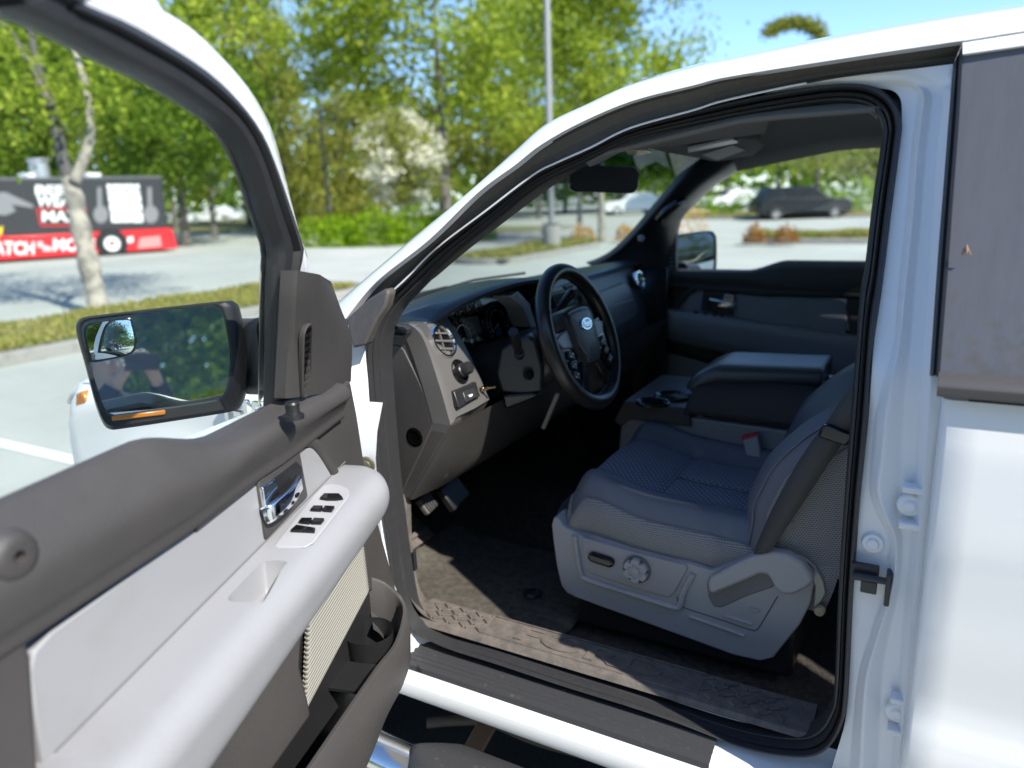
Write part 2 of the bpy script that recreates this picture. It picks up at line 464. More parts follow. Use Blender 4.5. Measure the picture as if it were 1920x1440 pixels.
BARK_PALE = mat('bark_pale', (0.38, 0.345, 0.28), 0.9, bump=('noise', 18, 0.5, 0.02), vary=((0.15, 0.14, 0.125), 5, 0.42, 0.66))
def leaves(rng, pts, size, up=0.4):
    """pts: (n,3) array -> quads"""
    n = len(pts)
    nr = rng.normal(size=(n, 3)); nr[:, 2] += up; nr /= np.linalg.norm(nr, axis=1)[:, None]
    a = np.cross(nr, rng.normal(size=(n, 3))); a /= np.linalg.norm(a, axis=1)[:, None]; b = np.cross(nr, a)
    s = (size*(0.6 + 0.8*rng.random(n)))[:, None]
    q = np.stack([pts - a*s*0.9, pts - b*s*0.55, pts + a*s*0.9, pts + b*s*0.55], axis=1)
    return q.reshape(-1, 3)
def leafmesh(name, q, m):
    me = bpy.data.meshes.new(name); n = len(q)//4
    me.vertices.add(len(q)); me.vertices.foreach_set('co', q.astype(np.float32).ravel())
    me.loops.add(len(q)); me.loops.foreach_set('vertex_index', np.arange(len(q), dtype=np.int32))
    me.polygons.add(n); me.polygons.foreach_set('loop_start', np.arange(0, len(q), 4, dtype=np.int32))
    me.materials.append(m); me.update(calc_edges=True); me.validate()
    return me
def crown_pts(seed, n, clumps=70, sig=0.15, shape='round', hollow=0.35):
    rng = np.random.default_rng(seed); c = []
    while len(c) < clumps:
        p = rng.uniform(-1, 1, 3); r_ = np.linalg.norm(p)
        if r_ > 1 or r_ < hollow: continue
        if shape == 'cone':
            h = (p[2] + 1)/2
            if np.hypot(p[0], p[1]) > (1 - h)*0.95 + 0.06: continue
        if shape == 'round' and p[2] < -0.75: continue
        c.append(p)
    c = np.array(c); k = rng.integers(0, clumps, n); w = 0.6 + 0.8*rng.random(clumps)
    g = rng.normal(size=(n, 3))*np.array([1, 1, 0.62])*sig
    if shape == 'cone': g = g*np.array([1.25, 1.25, 0.45]); 
    pts = c[k] + g*w[k][:, None]
    if shape == 'cone': pts[:, 2] -= 0.22*np.hypot(g[:, 0], g[:, 1])
    return rng, pts
CROWNS = {}
def crown(kind):
    if kind not in CROWNS:
        spec = {'maple': (1, 13000, 90, 0.15, 'round', 0.030, L_BRIGHT), 'maple_b': (2, 11000, 60, 0.14, 'round', 0.032, L_BRIGHT), 'green': (3, 13000, 80, 0.16, 'round', 0.032, L_GREEN), 'dark': (4, 12000, 80, 0.17, 'round', 0.036, L_DARK),
                'cone': (5, 13000, 150, 0.11, 'cone', 0.026, L_OLIVE), 'olive': (6, 12000, 90, 0.15, 'round', 0.032, L_OLIVE), 'hedge': (8, 9000, 60, 0.2, 'hedge', 0.030, L_HEDGE), 'airy': (9, 6500, 55, 0.12, 'round', 0.034, L_BRIGHT)}[kind]
        rng, p = crown_pts(spec[0], spec[1], spec[2], spec[3], spec[4], 0.2 if spec[4] != 'round' else 0.3)
        CROWNS[kind] = leafmesh('crown_' + kind, leaves(rng, p, spec[5]), spec[6])
    return CROWNS[kind]
def trunk_mb(h, r_, seed, limbs=6, spread=1.5, lean=(0, 0), base_limb=0.4):
    rnd = random.Random(seed); m = MB()
    pts = []
    for i in range(9):
        t = i/8; pts.append(V((lean[0]*t + 0.12*r_*math.sin(5*t + seed), lean[1]*t + 0.1*r_*math.cos(4*t + seed), h*t)))
    m.tube(pts, [r_*(1.25 if i == 0 else 1.0)*(1 - 0.8*i/8) for i in range(9)], 9)
    for k in range(limbs):
        t = base_limb + (0.95 - base_limb)*k/limbs; a = rnd.uniform(0, 6.28); L = spread*(1.05 - 0.5*t)*rnd.uniform(0.7, 1.1)
        b = pts[int(t*8)].lerp(pts[min(8, int(t*8) + 1)], t*8 % 1)
        m.tube([b, b + V((math.cos(a)*L*0.45, math.sin(a)*L*0.45, L*0.30)), b + V((math.cos(a)*L, math.sin(a)*L, L*0.75))], [r_*0.45*(1 - 0.6*t), r_*0.28*(1 - 0.6*t), r_*0.07], 6)
    return m
def tree(pos, h, cw, ch, kind, label, group=None, r_=0.16, bark=None, cz=None, seed=0, rot=0.0, off=(0, 0), cat='tree', nm='tree', lean=(0, 0)):
    """h trunk height, cw crown half width, ch crown half height, cz crown centre height"""
    e = empty(nm, pos, label, cat, group)
    cz = cz if cz is not None else h
    t = trunk_mb(h, r_, seed, spread=cw*0.9, lean=lean); t.v = [p + V(pos) for p in t.v]; t.build('trunk', bark or BARK, e)
    c = bpy.data.objects.new('crown', crown(kind)); COL.objects.link(c); c.parent = e; BASE[c.name] = V(pos)
    c.location = (off[0] + lean[0]*0.7, off[1] + lean[1]*0.7, cz); c.scale = (cw, cw, ch); c.rotation_euler = (0, 0, rot)
    return e
G1 = 'trees along the far side of the lot'
# the row behind the parked food trailer
tree(gpos(20, 33), 6, 4.2, 4.6, 'green', 'leafy green tree rising behind the left end of the black and red food trailer', G1, cz=6.6, seed=1)
tree(gpos(185, 36), 7, 4.6, 4.8, 'maple_b', 'fresh green tree rising above the middle of the food trailer roof', G1, cz=7.2, seed=2, rot=1.1)
tree(gpos(352, 31), 5, 3.5, 3.4, 'green', 'broad dark-trunked maple just right of the rear of the food trailer', G1, r_=0.2, cz=4.9, seed=3, rot=0.4)
tree(gpos(404, 38), 5, 3.4, 3.2, 'dark', 'small shaded tree in front of the distant white car', G1, r_=0.16, cz=5.6, seed=4, rot=2.2)
tree(gpos(90, 48), 9, 7.5, 7.5, 'maple', 'tall tree at upper left behind the nearer crowns', G1, cz=10.5, seed=5, rot=2.0)
tree(gpos(330, 50), 10, 7.0, 7.5, 'maple_b', 'tall bright tree behind the broad maple, its top out of the frame', G1, cz=11.5, seed=6, rot=0.3)
tree(gpos(545, 47), 13, 3.6, 8.2, 'cone', 'tall olive conifer just right of the open door frame', G1, r_=0.25, cz=7.8, seed=7)
tree(gpos(470, 52), 12, 4.4, 8.5, 'olive', 'dense yellow-green tree partly hidden by the open door frame', G1, r_=0.25, cz=8.2, seed=8)
tree(gpos(650, 50), 12, 4.0, 6.6, 'cone', 'olive conifer behind the white blossom tree', G1, r_=0.25, cz=6.4, seed=9, rot=1)
tree(gpos(730, 54), 9, 5.0, 4.2, 'olive', 'rounded olive tree behind the bright hedge', G1, cz=5.2, seed=10, rot=2)
tree(gpos(915, 52), 8, 5.0, 4.2, 'olive', 'low olive tree seen beside the windscreen pillar', G1, cz=5.0, seed=11)
tree(gpos(838, 35), 10.5, 5.0, 4.9, 'maple', 'tall bright maple with a straight dark trunk behind the hedge', G1, r_=0.30, cz=9.0, seed=12, rot=0.7)
tree(gpos(620, 38), 8.5, 3.4, 3.4, 'airy', 'thin-leaved tree with sky showing through, left of the tall maple', G1, r_=0.12, cz=9.3, seed=13)
tree(gpos(1010, 50), 8, 5.4, 5.4, 'maple_b', 'bright tree left of the lamp post', G1, cz=8.6, seed=14)
tree(gpos(1128, 24.5), 6.5, 2.7, 3.2, 'maple_b', 'slim pale-trunked tree right of the lamp post, seen through the windscreen', G1, r_=0.12, bark=BARK_PALE, cz=6.6, seed=15, rot=0.2, off=(0.7, 0.0))
tree(gpos(1088, 26), 6, 2.2, 2.4, 'airy', 'slim pale-trunked tree beside the lamp post, seen under the rear view mirror', G1, r_=0.10, bark=BARK_PALE, cz=6.2, seed=16)
tree(gpos(1060, 62), 8, 7, 4.0, 'dark', 'dark tree far beyond the lot, left part of the windscreen', G1, cz=4.4, seed=17)
tree(gpos(1190, 64), 8, 7, 4.2, 'green', 'green tree far beyond the lot behind the rear view mirror', G1, cz=4.4, seed=18, rot=1.5)
tree(gpos(1360, 62), 7, 5.5, 3.2, 'maple', 'bright tree seen through the front corner of the passenger window', G1, cz=6.4, seed=19, rot=2.5)
tree(gpos(1455, 66), 7, 6.0, 3.4, 'green', 'green tree above the parked dark car', G1, cz=6.6, seed=20, rot=2.5)
tree(gpos(1640, 64), 8, 7.0, 4.0, 'olive', 'yellow-green tree at the rear corner of the passenger window', G1, cz=5.2, seed=21, rot=1.0)
tree(gpos(1760, 60), 8, 7.0, 4.0, 'green', 'tree hidden for the most part behind the cab pillar', G1, cz=5.2, seed=22, rot=1.0)
# drooping leader of the slim conifer above the roof line
pz = gpos(1532, 42)
e = empty('conifer', pz, 'slim conifer whose bent drooping top shows above the white truck roof', 'tree')
tp = [dep(1532, 395, 42), dep(1534, 250, 42), dep(1542, 130, 42), dep(1544, 85, 42), dep(1534, 52, 42), dep(1508, 36, 42), dep(1470, 38, 42), dep(1440, 52, 42)]
MB().tube(rows(tp, 4), [0.16*(1 - 0.93*i/28) for i in range(29)], 7).build('trunk', BARK, e)
rng = np.random.default_rng(33); pp = []
for i, p in enumerate(rows(tp[3:], 12)):
    for k in range(60): pp.append(np.array(p) + rng.normal(size=3)*np.array([0.22, 0.22, 0.20]) - np.array([0, 0, 0.22]))
for i, p in enumerate(rows(tp[1:4], 10)):
    for k in range(70): pp.append(np.array(p) + rng.normal(size=3)*np.array([0.9, 0.9, 0.3]) - np.array([0, 0, 0.3]))
for k in range(2600):
    hgt = rng.uniform(2.2, 5.2); pp.append(np.array(pz) + rng.normal(size=3)*np.array([1.5, 1.5, 0.3]) + np.array([0, 0, hgt]))
lm = leafmesh('conifer_leaf', leaves(rng, np.array(pp) - np.array(pz), 0.11), L_OLIVE); c = bpy.data.objects.new('crown', lm); COL.objects.link(c); c.parent = e
# white blossom tree
pz = gpos(765, 31)
e = empty('dogwood', pz, 'flowering tree covered in white blossom above the bright hedge', 'tree')
t = trunk_mb(3.6, 0.10, 5, spread=1.6); t.v = [p + pz for p in t.v]; t.build('trunk', BARK, e)
rng, p = crown_pts(21, 5200, 46, 0.16, 'round', 0.25); p = p*np.array([1.65, 1.65, 1.95]) + np.array([0, 0, 3.0])
c = bpy.data.objects.new('crown', leafmesh('dogwood_leaf', leaves(rng, p, 0.085), L_OLIVE)); COL.objects.link(c); c.parent = e
rng, p = crown_pts(22, 8000, 44, 0.13, 'round', 0.5); p = p*np.array([1.72, 1.72, 2.0]) + np.array([0, 0, 3.0])
c = bpy.data.objects.new('blossom', leafmesh('dogwood_blossom', leaves(rng, p, 0.095, 1.2), L_WHITE)); COL.objects.link(c); c.parent = e
# pale forked tree on the kerbed island, close on the left
pz = gpos(203, 11.6)
e = empty('forked_tree', pz, 'pale forked tree with peeling bark on the grassy island, in front of the food trailer', 'tree')
def tl(pts, t): return [dep(x, y, t) for x, y in pts]
k1 = rows([pz + V((0, 0, -0.1))] + tl([(190, 592), (168, 500), (152, 430), (139, 370), (132, 335)], 11.6), 4)
MB().tube(k1, [0.165*(1 - 0.25*i/(len(k1)-1)) + 0.02*math.sin(i*1.7) for i in range(len(k1))], 14).build('trunk', BARK_PALE, e)
k2 = rows(tl([(135, 345), (118, 300), (105, 240), (88, 180), (66, 100), (48, 20), (30, -70)], 11.6), 4)
MB().tube(k2, [0.105*(1 - 0.6*i/(len(k2)-1)) for i in range(len(k2))], 10).build('limb', mat('bark_dark', (0.10, 0.095, 0.088), 0.95, bump=('noise', 20, .5, .02)), e)
k3 = rows(tl([(140, 340), (150, 315), (162, 285), (170, 240), (166, 200), (158, 150), (140, 90), (135, 20), (150, -60)], 11.5), 4)
MB().tube(k3, [0.088*(1 - 0.65*i/(len(k3)-1)) for i in range(len(k3))], 10).build('limb', BARK_PALE, e)
k4 = rows(tl([(96, 200), (60, 130), (20, 60), (-40, 10)], 11.5), 4)
MB().tube(k4, [0.06*(1 - 0.6*i/(len(k4)-1)) for i in range(len(k4))], 8).build('limb', BARK, e)
rng = np.random.default_rng(77); pp = []
cl = [(rng.uniform(-150, 430), rng.uniform(-260, 150), rng.uniform(10.5, 13.0)) for _ in range(46)] + [(30, 200, 11.4), (80, 175, 11.2), (200, 180, 11.6), (0, 110, 11.3), (250, 120, 11.8), (170, 205, 11.5), (40, 255, 11.7), (-60, 160, 11.6), (-80, 240, 14)]
for (x, y, t) in cl:
    c_ = np.array(dep(x, y, t)); g = rng.normal(size=(150, 3))*np.array([0.42, 0.42, 0.2])
    pp.append(c_ + g)
pp = np.concatenate(pp) - np.array(pz)
c = bpy.data.objects.new('crown', leafmesh('forked_leaf', leaves(rng, pp, 0.065), L_BRIGHT)); COL.objects.link(c); c.parent = e
# trees behind the photographer, met again in the mirrors
G2 = 'trees behind the camera seen in the mirrors'
for i, (x, y, h, k, lb) in enumerate(((9, -9, 6, 'dark', 'dark tree nearest the tail of the truck, mirrored beside it'), (5, -12, 6.5, 'green', 'green tree mirrored behind the photographer'), (6, -19, 6, 'green', 'round green tree mirrored in the middle of the door mirror'), (12, -16, 7, 'maple_b', 'bright tree mirrored at the right of the door mirror'), (0.5, -24, 7, 'maple', 'bright tree mirrored at the left of the door mirror'), (19, -12, 7, 'green', 'green tree behind the tail of the truck'), (-8, -26, 6, 'dark', 'dark tree mirrored in the small blind spot glass'), (24, 6, 7, 'green', 'tree behind the truck mirrored in the far mirror'), (24, 15, 6, 'maple', 'bright tree mirrored in the far mirror'))):
    tree(V((x, y, 0)), h, 4.2, 3.8, k, lb, G2, cz=h*0.82, seed=40 + i, rot=i*0.9)
# hedges
def hedge(pos, sx, sy, sz, label, m=None, kind='hedge', rot=0.0, cat='hedge', nm='hedge', group=None, n=9000, leaf=0.05):
    key = nm + str(m.name if m else '')
    rng = np.random.default_rng(int(abs(pos[0])*10) + 3)
    p = rng.uniform(-1, 1, (n, 3)); r_ = np.linalg.norm(p*np.array([1, 1, 1]), axis=1); p = p[(r_ < 1) & (r_ > 0.55) & (p[:, 2] > -0.25)]
    bump = 1 + 0.10*np.sin(p[:, 0]*7 + pos[0]) + 0.07*np.cos(p[:, 1]*9)
    p = p*bump[:, None]; p[:, 2] = np.maximum(p[:, 2], -0.02)
    q = leaves(rng, p*np.array([sx, sy, sz]), leaf, 1.0)
    o = bpy.data.objects.new(nm, leafmesh(nm, q, m or L_HEDGE)); COL.objects.link(o); o.location = pos; o.rotation_euler = (0, 0, rot)
    tag(o, label, cat, group); return o
rz = math.atan2(_r.y, _r.x)
GH = 'mounded bright green hedge bushes'
for px, t, sx, sz, lb in ((625, 27.5, 1.5, 1.15, 'mounded bright green hedge bush nearest the open door'), (700, 27, 1.8, 1.3, 'bright green hedge bush under the white blossom tree'), (780, 27.5, 1.7, 1.25, 'bright green hedge bush at the foot of the tall maple'), (850, 28, 1.7, 1.15, 'bright green hedge bush beside the windscreen pillar')):
    hedge(gpos(px, t), sx, 1.1, sz, lb, rot=rz, group=GH, leaf=0.075)
GK = 'clipped hedges behind the parked dark car'
for px, lb in ((1300, 'yellow-green hedge left of the parked dark car'), (1420, 'yellow-green hedge directly behind the parked dark car'), (1540, 'yellow-green hedge behind the bonnet of the parked dark car'), (1650, 'yellow-green hedge at the rear edge of the passenger window')):
    hedge(gpos(px, 43), 2.6, 0.8, 1.35, lb, rot=rz, group=GK, leaf=0.09, n=6000)
GR = 'small shrubs on the kerbed strips'
for px, py, s_, m_, lb in ((1415, 452, 0.34, L_RED, 'small rusty red shrub on the kerbed strip, left one'), (1472, 452, 0.36, L_RED, 'small rusty red shrub on the kerbed strip, right one'), (1292, 436, 0.75, L_ORANGE, 'orange shrub seen just above the far door mirror'), (1092, 455, 0.42, L_ORANGE, 'orange shrub at the foot of a pale slim trunk'), (1172, 448, 0.36, L_ORANGE, 'orange shrub low in the right of the windscreen')):
    hedge(on(px, py, 'z', 0.12), s_, s_, s_*1.35, lb, m=m_, cat='shrub', nm='shrub', group=GR, n=1600, leaf=0.045)
# grass on the islands (stuff)
rng = np.random.default_rng(5); pts = []; q = []
def blades(x0, x1, y0, y1, n, h0, h1, base=0.16):
    x = rng.uniform(x0, x1, n); y = rng.uniform(y0, y1, n)
    k = np.array([mnoise.noise((a*0.9, b*0.9, 2.0)) for a, b in zip(x, y)])
    h = (h0 + (h1 - h0)*rng.random(n))*(0.55 + 0.9*np.clip(k + 0.4, 0, 1)); a = rng.uniform(0, 6.28, n); w = 0.012 + 0.012*rng.random(n)
    d = np.stack([np.cos(a), np.sin(a), np.zeros(n)], 1); lean = np.stack([np.cos(a*3)*h*0.4, np.sin(a*3)*h*0.4, h], 1)
    b = np.stack([x, y, np.full(n, base)], 1)
    return np.stack([b - d*w[:, None], b + d*w[:, None], b + lean + d*w[:, None]*0.3, b + lean - d*w[:, None]*0.3], 1).reshape(-1, 3)
q = np.concatenate([blades(-10.8, -8.75, -2, 9, 16000, 0.02, 0.09), blades(-10.4, -8.9, 14.4, 20.3, 6000, 0.03, 0.13), blades(-4.7, 0.4, 21.5, 22.7, 5000, 0.08, 0.22), blades(-13.8, 3.8, 38.8, 40.0, 5000, .1, .25)])
o = bpy.data.objects.new('grass', leafmesh('grass', q, L_GRASS)); COL.objects.link(o); tag(o, kind='stuff')

# far belt of woods round the lot (stuff)
rng = np.random.default_rng(91); pp = []
for k in range(760):
    a = 2*math.pi*k/760; t = rng.uniform(88, 125) if math.cos(a - 2.0) > -0.2 else rng.uniform(45, 70)
    g0 = V((math.cos(a)*t, math.sin(a)*t, 0)); hgt = rng.uniform(6, 11)
    pp.append(np.array(g0) + rng.normal(size=(60, 3))*np.array([3.0, 3.0, hgt*0.30]) + np.array([0, 0, hgt*0.55]))
pp = np.concatenate(pp); pp[:, 2] = np.abs(pp[:, 2])
o = bpy.data.objects.new('distant_woods', leafmesh('distant_woods', leaves(rng, pp, 0.75), L_GREEN)); COL.objects.link(o); tag(o, kind='stuff')

# ---- lamp post
pz = gpos(1035, 20.6)
CONC = mat('concrete', (0.27, 0.26, 0.24), 0.9, bump=('noise', 30, .3, .01))
e = empty('lamp_post', pz, 'tall pale grey lamp post on a round concrete footing, seen through the windscreen', 'lamp post')
MB().lathe(pz, (0, 0, 1), ((0.24, 0.0), (0.24, 0.72), (0.22, 0.76), (0.0, 0.76)), 24).build('footing', CONC, e, sharp=40)
MB().tube([pz + V((0, 0, 0.76)), pz + V((0, 0, 5)), pz + V((0, 0, 9.5))], [0.09, 0.08, 0.065], 14).build('pole', mat('galvanised', (0.33, 0.325, 0.315), 0.5, metal=0.4), e)
m = MB(); m.box(pz + V((0, 0, 0.79)), (0.36, 0.36, 0.05)); m.build('base_plate', STEEL, e)
m = MB(); m.box(pz + V((0.55, -0.1, 9.45)), (0.8, 0.32, 0.16)); m.tube([pz + V((0, 0, 9.4)), pz + V((0.3, -0.05, 9.45))], 0.04, 8); m.build('lamp_head', STEEL, e, bevel=0.03)

# ---- food trailer
zt = dep(298, 330, 27.0).z
t_l = 22.0
lo, hi = 15.0, 30.0
for _ in range(50):
    mid = (lo + hi)/2
    if dep(0, 333, mid).z < zt: lo = mid
    else: hi = mid
Rr = dep(303, 330, 27.0); Ll = dep(0, 333, lo)
Rr.z = Ll.z = 0
fd = (Ll - Rr).normalized(); fn = V((-fd.y, fd.x, 0))
if (EYE - Rr).dot(fn) < 0: fn = -fn
def FT(s, d, z): return Rr + fd*s - fn*d + V((0, 0, z))
def FP_(px, py, o=0.0):
    p = pln(px, py, Rr + fn*o, fn); return p
zb = FP_(300, 468).z
zm = FP_(150, 436).z
FE = empty('food_trailer', FT(3.5, 1.1, 0), 'black and red food trailer with white lettering, parked beyond the forked tree', 'food truck')
BLK = mat('trailer_black', (0.035, 0.035, 0.036), 0.4, coat=0.2); REDP = mat('trailer_red', (0.62, 0.022, 0.028), 0.35, coat=0.3)
WHT = mat('lettering_white', (0.78, 0.78, 0.76), 0.5); GRY = mat('decal_grey', (0.20, 0.20, 0.205), 0.6)
LEN = 8.2
m = MB(); P0 = [FT(0, 0, zm), FT(LEN, 0, zm), FT(LEN, 0, zt - 0.05), FT(0, 0, zt - 0.05)]
m.prism(P0, -fn*2.3); m.build('body', BLK, FE, bevel=0.06, seg=3)
m = MB(); m.prism([FT(-0.22, -0.012, zb), FT(LEN, -0.012, zb), FT(LEN, -0.012, zm), FT(-0.10, -0.012, zm)], -fn*2.3); m.build('skirt', REDP, FE, bevel=0.03)
m = MB(); m.prism([FT(-0.02, -0.02, zt - 0.10), FT(LEN, -0.02, zt - 0.10), FT(LEN, -0.02, zt), FT(-0.02, -0.02, zt)], -fn*2.34); m.build('roof_edge', mat('trailer_grey', (0.10, 0.10, 0.105), 0.5), FE, bevel=0.02)
wc = FP_(212, 470, 0.02); wr = 0.42
wc.z = wr
m = MB(); m.lathe(wc - fn*0.22, fn, ((wr*0.55, 0.0), (wr*0.96, 0.01), (wr, 0.05), (wr, 0.22), (wr*0.95, 0.26), (wr*0.62, 0.27)), 32)
W_ = m.build('wheel', TYRE, FE, sharp=40)
m = MB(); m.lathe(wc - fn*0.22, fn, ((0.0, 0.20), (wr*0.2, 0.21), (wr*0.24, 0.25), (wr*0.55, 0.24), (wr*0.62, 0.265), (wr*0.64, 0.25)), 28); m.build('rim', WHT, W_)
m = MB(); m.lathe(wc, fn, ((wr*1.22, 0.016), (wr*1.22, 0.018), (wr*0.9, 0.018)), 36); m.build('wheel_arch', SHADEBLACK, FE)
m = MB(); m.prism([FT(0.2, 0.25, 0.30), FT(LEN, 0.25, 0.30), FT(LEN, 0.25, zb), FT(0.2, 0.25, zb)], -fn*1.8); m.build('chassis', SHADEBLACK, FE)
pv = FP_(84, 330); m = MB(); m.lathe(V((pv.x, pv.y, zt)) - fn*0.8, (0, 0, 1), ((0.30, 0), (0.30, 0.50), (0.33, 0.52), (0.33, 0.62), (0.0, 0.66)), 24); m.build('roof_vent', mat('vent_metal', (0.6, 0.6, 0.6), 0.35, metal=0.7), FE, sharp=40)
for px in (64, 178):
    pv = FP_(px, 330); m = MB(); m.box(V((pv.x, pv.y, zt + 0.07)) - fn*0.9, (0.7, 0.5, 0.16)); m.build('roof_hatch', WHT, FE, bevel=0.04)
def letters(s, x0, y0, x1, y1, mt, nm, sx=1.0, o=0.02, italic=0.0):
    """text stretched over the photo box on the trailer side"""
    a, b, c_ = FP_(x0, y1, o), FP_(x1, y1, o), FP_(x0, y0, o)
    w = (b - a).length; h = (c_ - a).length
    vs, fs = text_mesh(s, 1.0, 0.01, align='LEFT', bold=0.03, shear=italic)
    xs_ = [p.x for p in vs]; ys_ = [p.y for p in vs]; xa, xb, ya, yb = min(xs_), max(xs_), min(ys_), max(ys_)
    d = (b - a)/(xb - xa); u = (c_ - a)/(yb - ya)
    MB().add([a + d*(p.x - xa) + u*(p.y - ya) + fn*(p.z) for p in vs], fs).build(nm, mt, FE, sharp=None)
letters('CATCH', -32, 452, 64, 478, WHT, 'skirt_lettering')
letters('on', 70, 453, 80, 464, WHT, 'skirt_lettering'); letters('the', 80, 459, 96, 471, WHT, 'skirt_lettering')
letters('MOVE', 100, 447, 178, 471, WHT, 'skirt_lettering')
letters('BEER', 66, 347, 145, 364, WHT, 'side_lettering'); letters('WEAR', 68, 365, 150, 388, WHT, 'side_lettering'); letters('MAX', 79, 395, 150, 416, WHT, 'side_lettering')
def decal(pts, mt, nm, o=0.012, t=0.006): return MB().prism([FP_(x, y, o) for x, y in pts], fn*t).build(nm, mt, FE)
for a, b in (((68, 390), (70, 394)),):
    decal(((68, 390), (163, 390), (163, 393), (68, 393)), REDP, 'sign_border'); decal(((75, 421), (163, 421), (163, 424), (75, 424)), REDP, 'sign_border')
    decal(((68, 391), (71, 391), (78, 423), (75, 423)), REDP, 'sign_border'); decal(((158, 391), (161, 391), (164, 423), (161, 423)), REDP, 'sign_border')
for k, (y0, y1, dx) in enumerate(((345, 355, 0), (357, 364, 1), (366, 379, 3), (381, 396, 5), (398, 417, 8))):
    n_ = (6, 5, 4, 4, 3)[k]
    for i in range(n_):
        xa = 200 + dx + (62 - (0 if k < 4 else 2))*i/n_; xb = xa + 62/n_ - 1.6
        decal(((xa, y0 + (i % 2)), (xb, y0 + ((i + 1) % 2)), (xb + 1.2, y1 - (i % 2)), (xa + 1.2, y1)), WHT, 'poster_lettering')
for x in (186, 280):
    decal(((x - 4, 352), (x + 4, 350), (x + 5, 385), (x - 3, 387)), GRY, 'hand_decal')
    decal([(x + 3 + 14*math.cos(R(k*24)), 402 + 17*math.sin(R(k*24))) for k in range(15)], GRY, 'hand_decal', o=0.013)
decal(((-10, 362), (10, 360), (62, 384), (62, 390), (22, 384), (30, 396), (10, 404), (-10, 402)), GRY, 'hand_decal')
decal(((-6, 428), (6, 424), (3, 438), (-6, 448)), mat('decal_yellow', (0.8, 0.55, 0.02), 0.5), 'yellow_decal')
decal(((0, 436), (16, 446), (0, 447)), REDP, 'red_flash', o=0.010)
decal(((262, 446), (300, 442), (303, 462), (258, 466)), mat('decal_pale_red', (0.66, 0.25, 0.24), 0.5), 'small_sign', o=0.018)
decal(((238, 446), (249, 443), (250, 453), (240, 456)), WHT, 'small_mark', o=0.018)

# ---- distant cars
def car(pos, yaw, paint, label, L=4.5, Wd=1.8, H=1.48, suv=False, group=None, nm='parked_car'):
    e = empty(nm, pos, label, 'car', group)
    M = Matrix.Translation(V(pos)) @ Matrix.Rotation(yaw, 4, 'Z')
    h = L/2
    body = [(-h, .42), (-h + .05, .75), (-h + .25, .90), (-h + (1.3 if not suv else 1.35), .98), (h - 0.5, .98), (h - .08, .90), (h, .6), (h - .04, .35), (-h + .1, .30)]
    m = MB(); rg = []
    for y, k in ((-Wd/2, 0.94), (-Wd/2 + 0.06, 1.0), (Wd/2 - .06, 1.0), (Wd/2, 0.94)):
        rg.append([M @ V((x*(0.985 if k < 1 else 1), y, .3 + (z - .3)*k)) for x, z in body])
    m.loft(rg, closed=True); m.add(rg[0], [tuple(range(len(body)))]); m.add(rg[-1], [tuple(range(len(body)))]); m.build('body', paint, e, bevel=0.03)
    top = [(-h + 1.15, .95), (-h + 1.85, H - .03), (-h + 2.3, H), (h - (0.55 if suv else 1.2), H - .02), (h - (0.22 if suv else 0.45), .95)]
    m = MB(); rg = []
    for y, k in ((-Wd/2 + .05, 0), (-Wd/2 + .20, 1), (Wd/2 - .20, 1), (Wd/2 - .05, 0)):
        rg.append([M @ V((x, y, (.93 if k == 0 and z < 1.0 else z if k == 1 else .95 + (z - .95)*0.86))) for x, z in top])
    m.loft(rg, closed=True); m.add(rg[0], [tuple(range(5))]); m.add(rg[-1], [tuple(range(5))]); m.build('cabin', paint, e, bevel=0.04)
    gm = mat('car_window', (0.06, 0.07, 0.08), 0.06)
    for sgn in (-1, 1):
        for x0, x1 in ((-h + 1.45, -0.25), (-0.15, h - (0.6 if suv else 0.95))):
            q = []
            for x, z in ((x0, 1.0), (x1, 1.0), (x1 - 0.12, H - .12), (max(x0, -h + 1.95), H - .12)):
                y = sgn*(Wd/2 - 0.045 - 0.15*(z - .95)/(H - .95)); q.append(M @ V((x, y, z)))
            n_ = M.to_3x3() @ V((0, sgn*0.012, 0)); MB().prism(q, n_).build('window', gm, e)
    q = [M @ V((x, y, z)) for x, y, z in ((-h + 1.20, -Wd/2 + .22, 1.02), (-h + 1.20, Wd/2 - .22, 1.02), (-h + 1.80, Wd/2 - .3, H - .1), (-h + 1.80, -Wd/2 + .3, H - .1))]
    MB().prism(q, M.to_3x3() @ V((-0.03, 0, 0.02))).build('windscreen', gm, e)
    for sx in (-h + .85, h - .85):
        for sgn in (-1, 1):
            c_ = M @ V((sx, sgn*(Wd/2 - .2), .33)); ax = M.to_3x3() @ V((0, sgn, 0))
            w_ = MB().lathe(c_, ax, ((0.15, 0), (0.32, 0.01), (0.335, .05), (.335, .19), (.30, .22), (.22, .215)), 24).build('wheel', TYRE, e, sharp=40)
            MB().lathe(c_, ax, ((0, .20), (.06, .21), (.20, .19), (.22, .215)), 20).build('rim', STEEL if paint.name == 'car_dark' else SILVERRIM, w_)
    for sgn in (-1, 1):
        MB().box(M @ V((-h + .08, sgn*.62, .72)), (0.1, 0.34, 0.16)).build('headlight', WHITEMARK, e, bevel=.02)
    return e
DARKP = mat('car_dark', (0.010, 0.012, 0.015), 0.35); WHP = mat('car_white', (0.75, 0.76, 0.77), 0.3, coat=.6); SILP = mat('car_silver', (0.45, 0.46, 0.48), 0.3, metal=0.5)
pz = gpos(1497, 36.6)
car(pz, rz + math.pi, DARKP, 'dark parked car with bright headlight, seen through the passenger window', L=4.5, H=1.55, suv=True)
G3 = 'pale cars parked far off'
car(gpos(405, 68), rz, WHP, 'small white car far off between the tree trunks right of the food trailer', group=G3)
car(gpos(1372, 58), rz + 0.3, WHP, 'white car far off beyond the hedge, left of the dark car', group=G3)
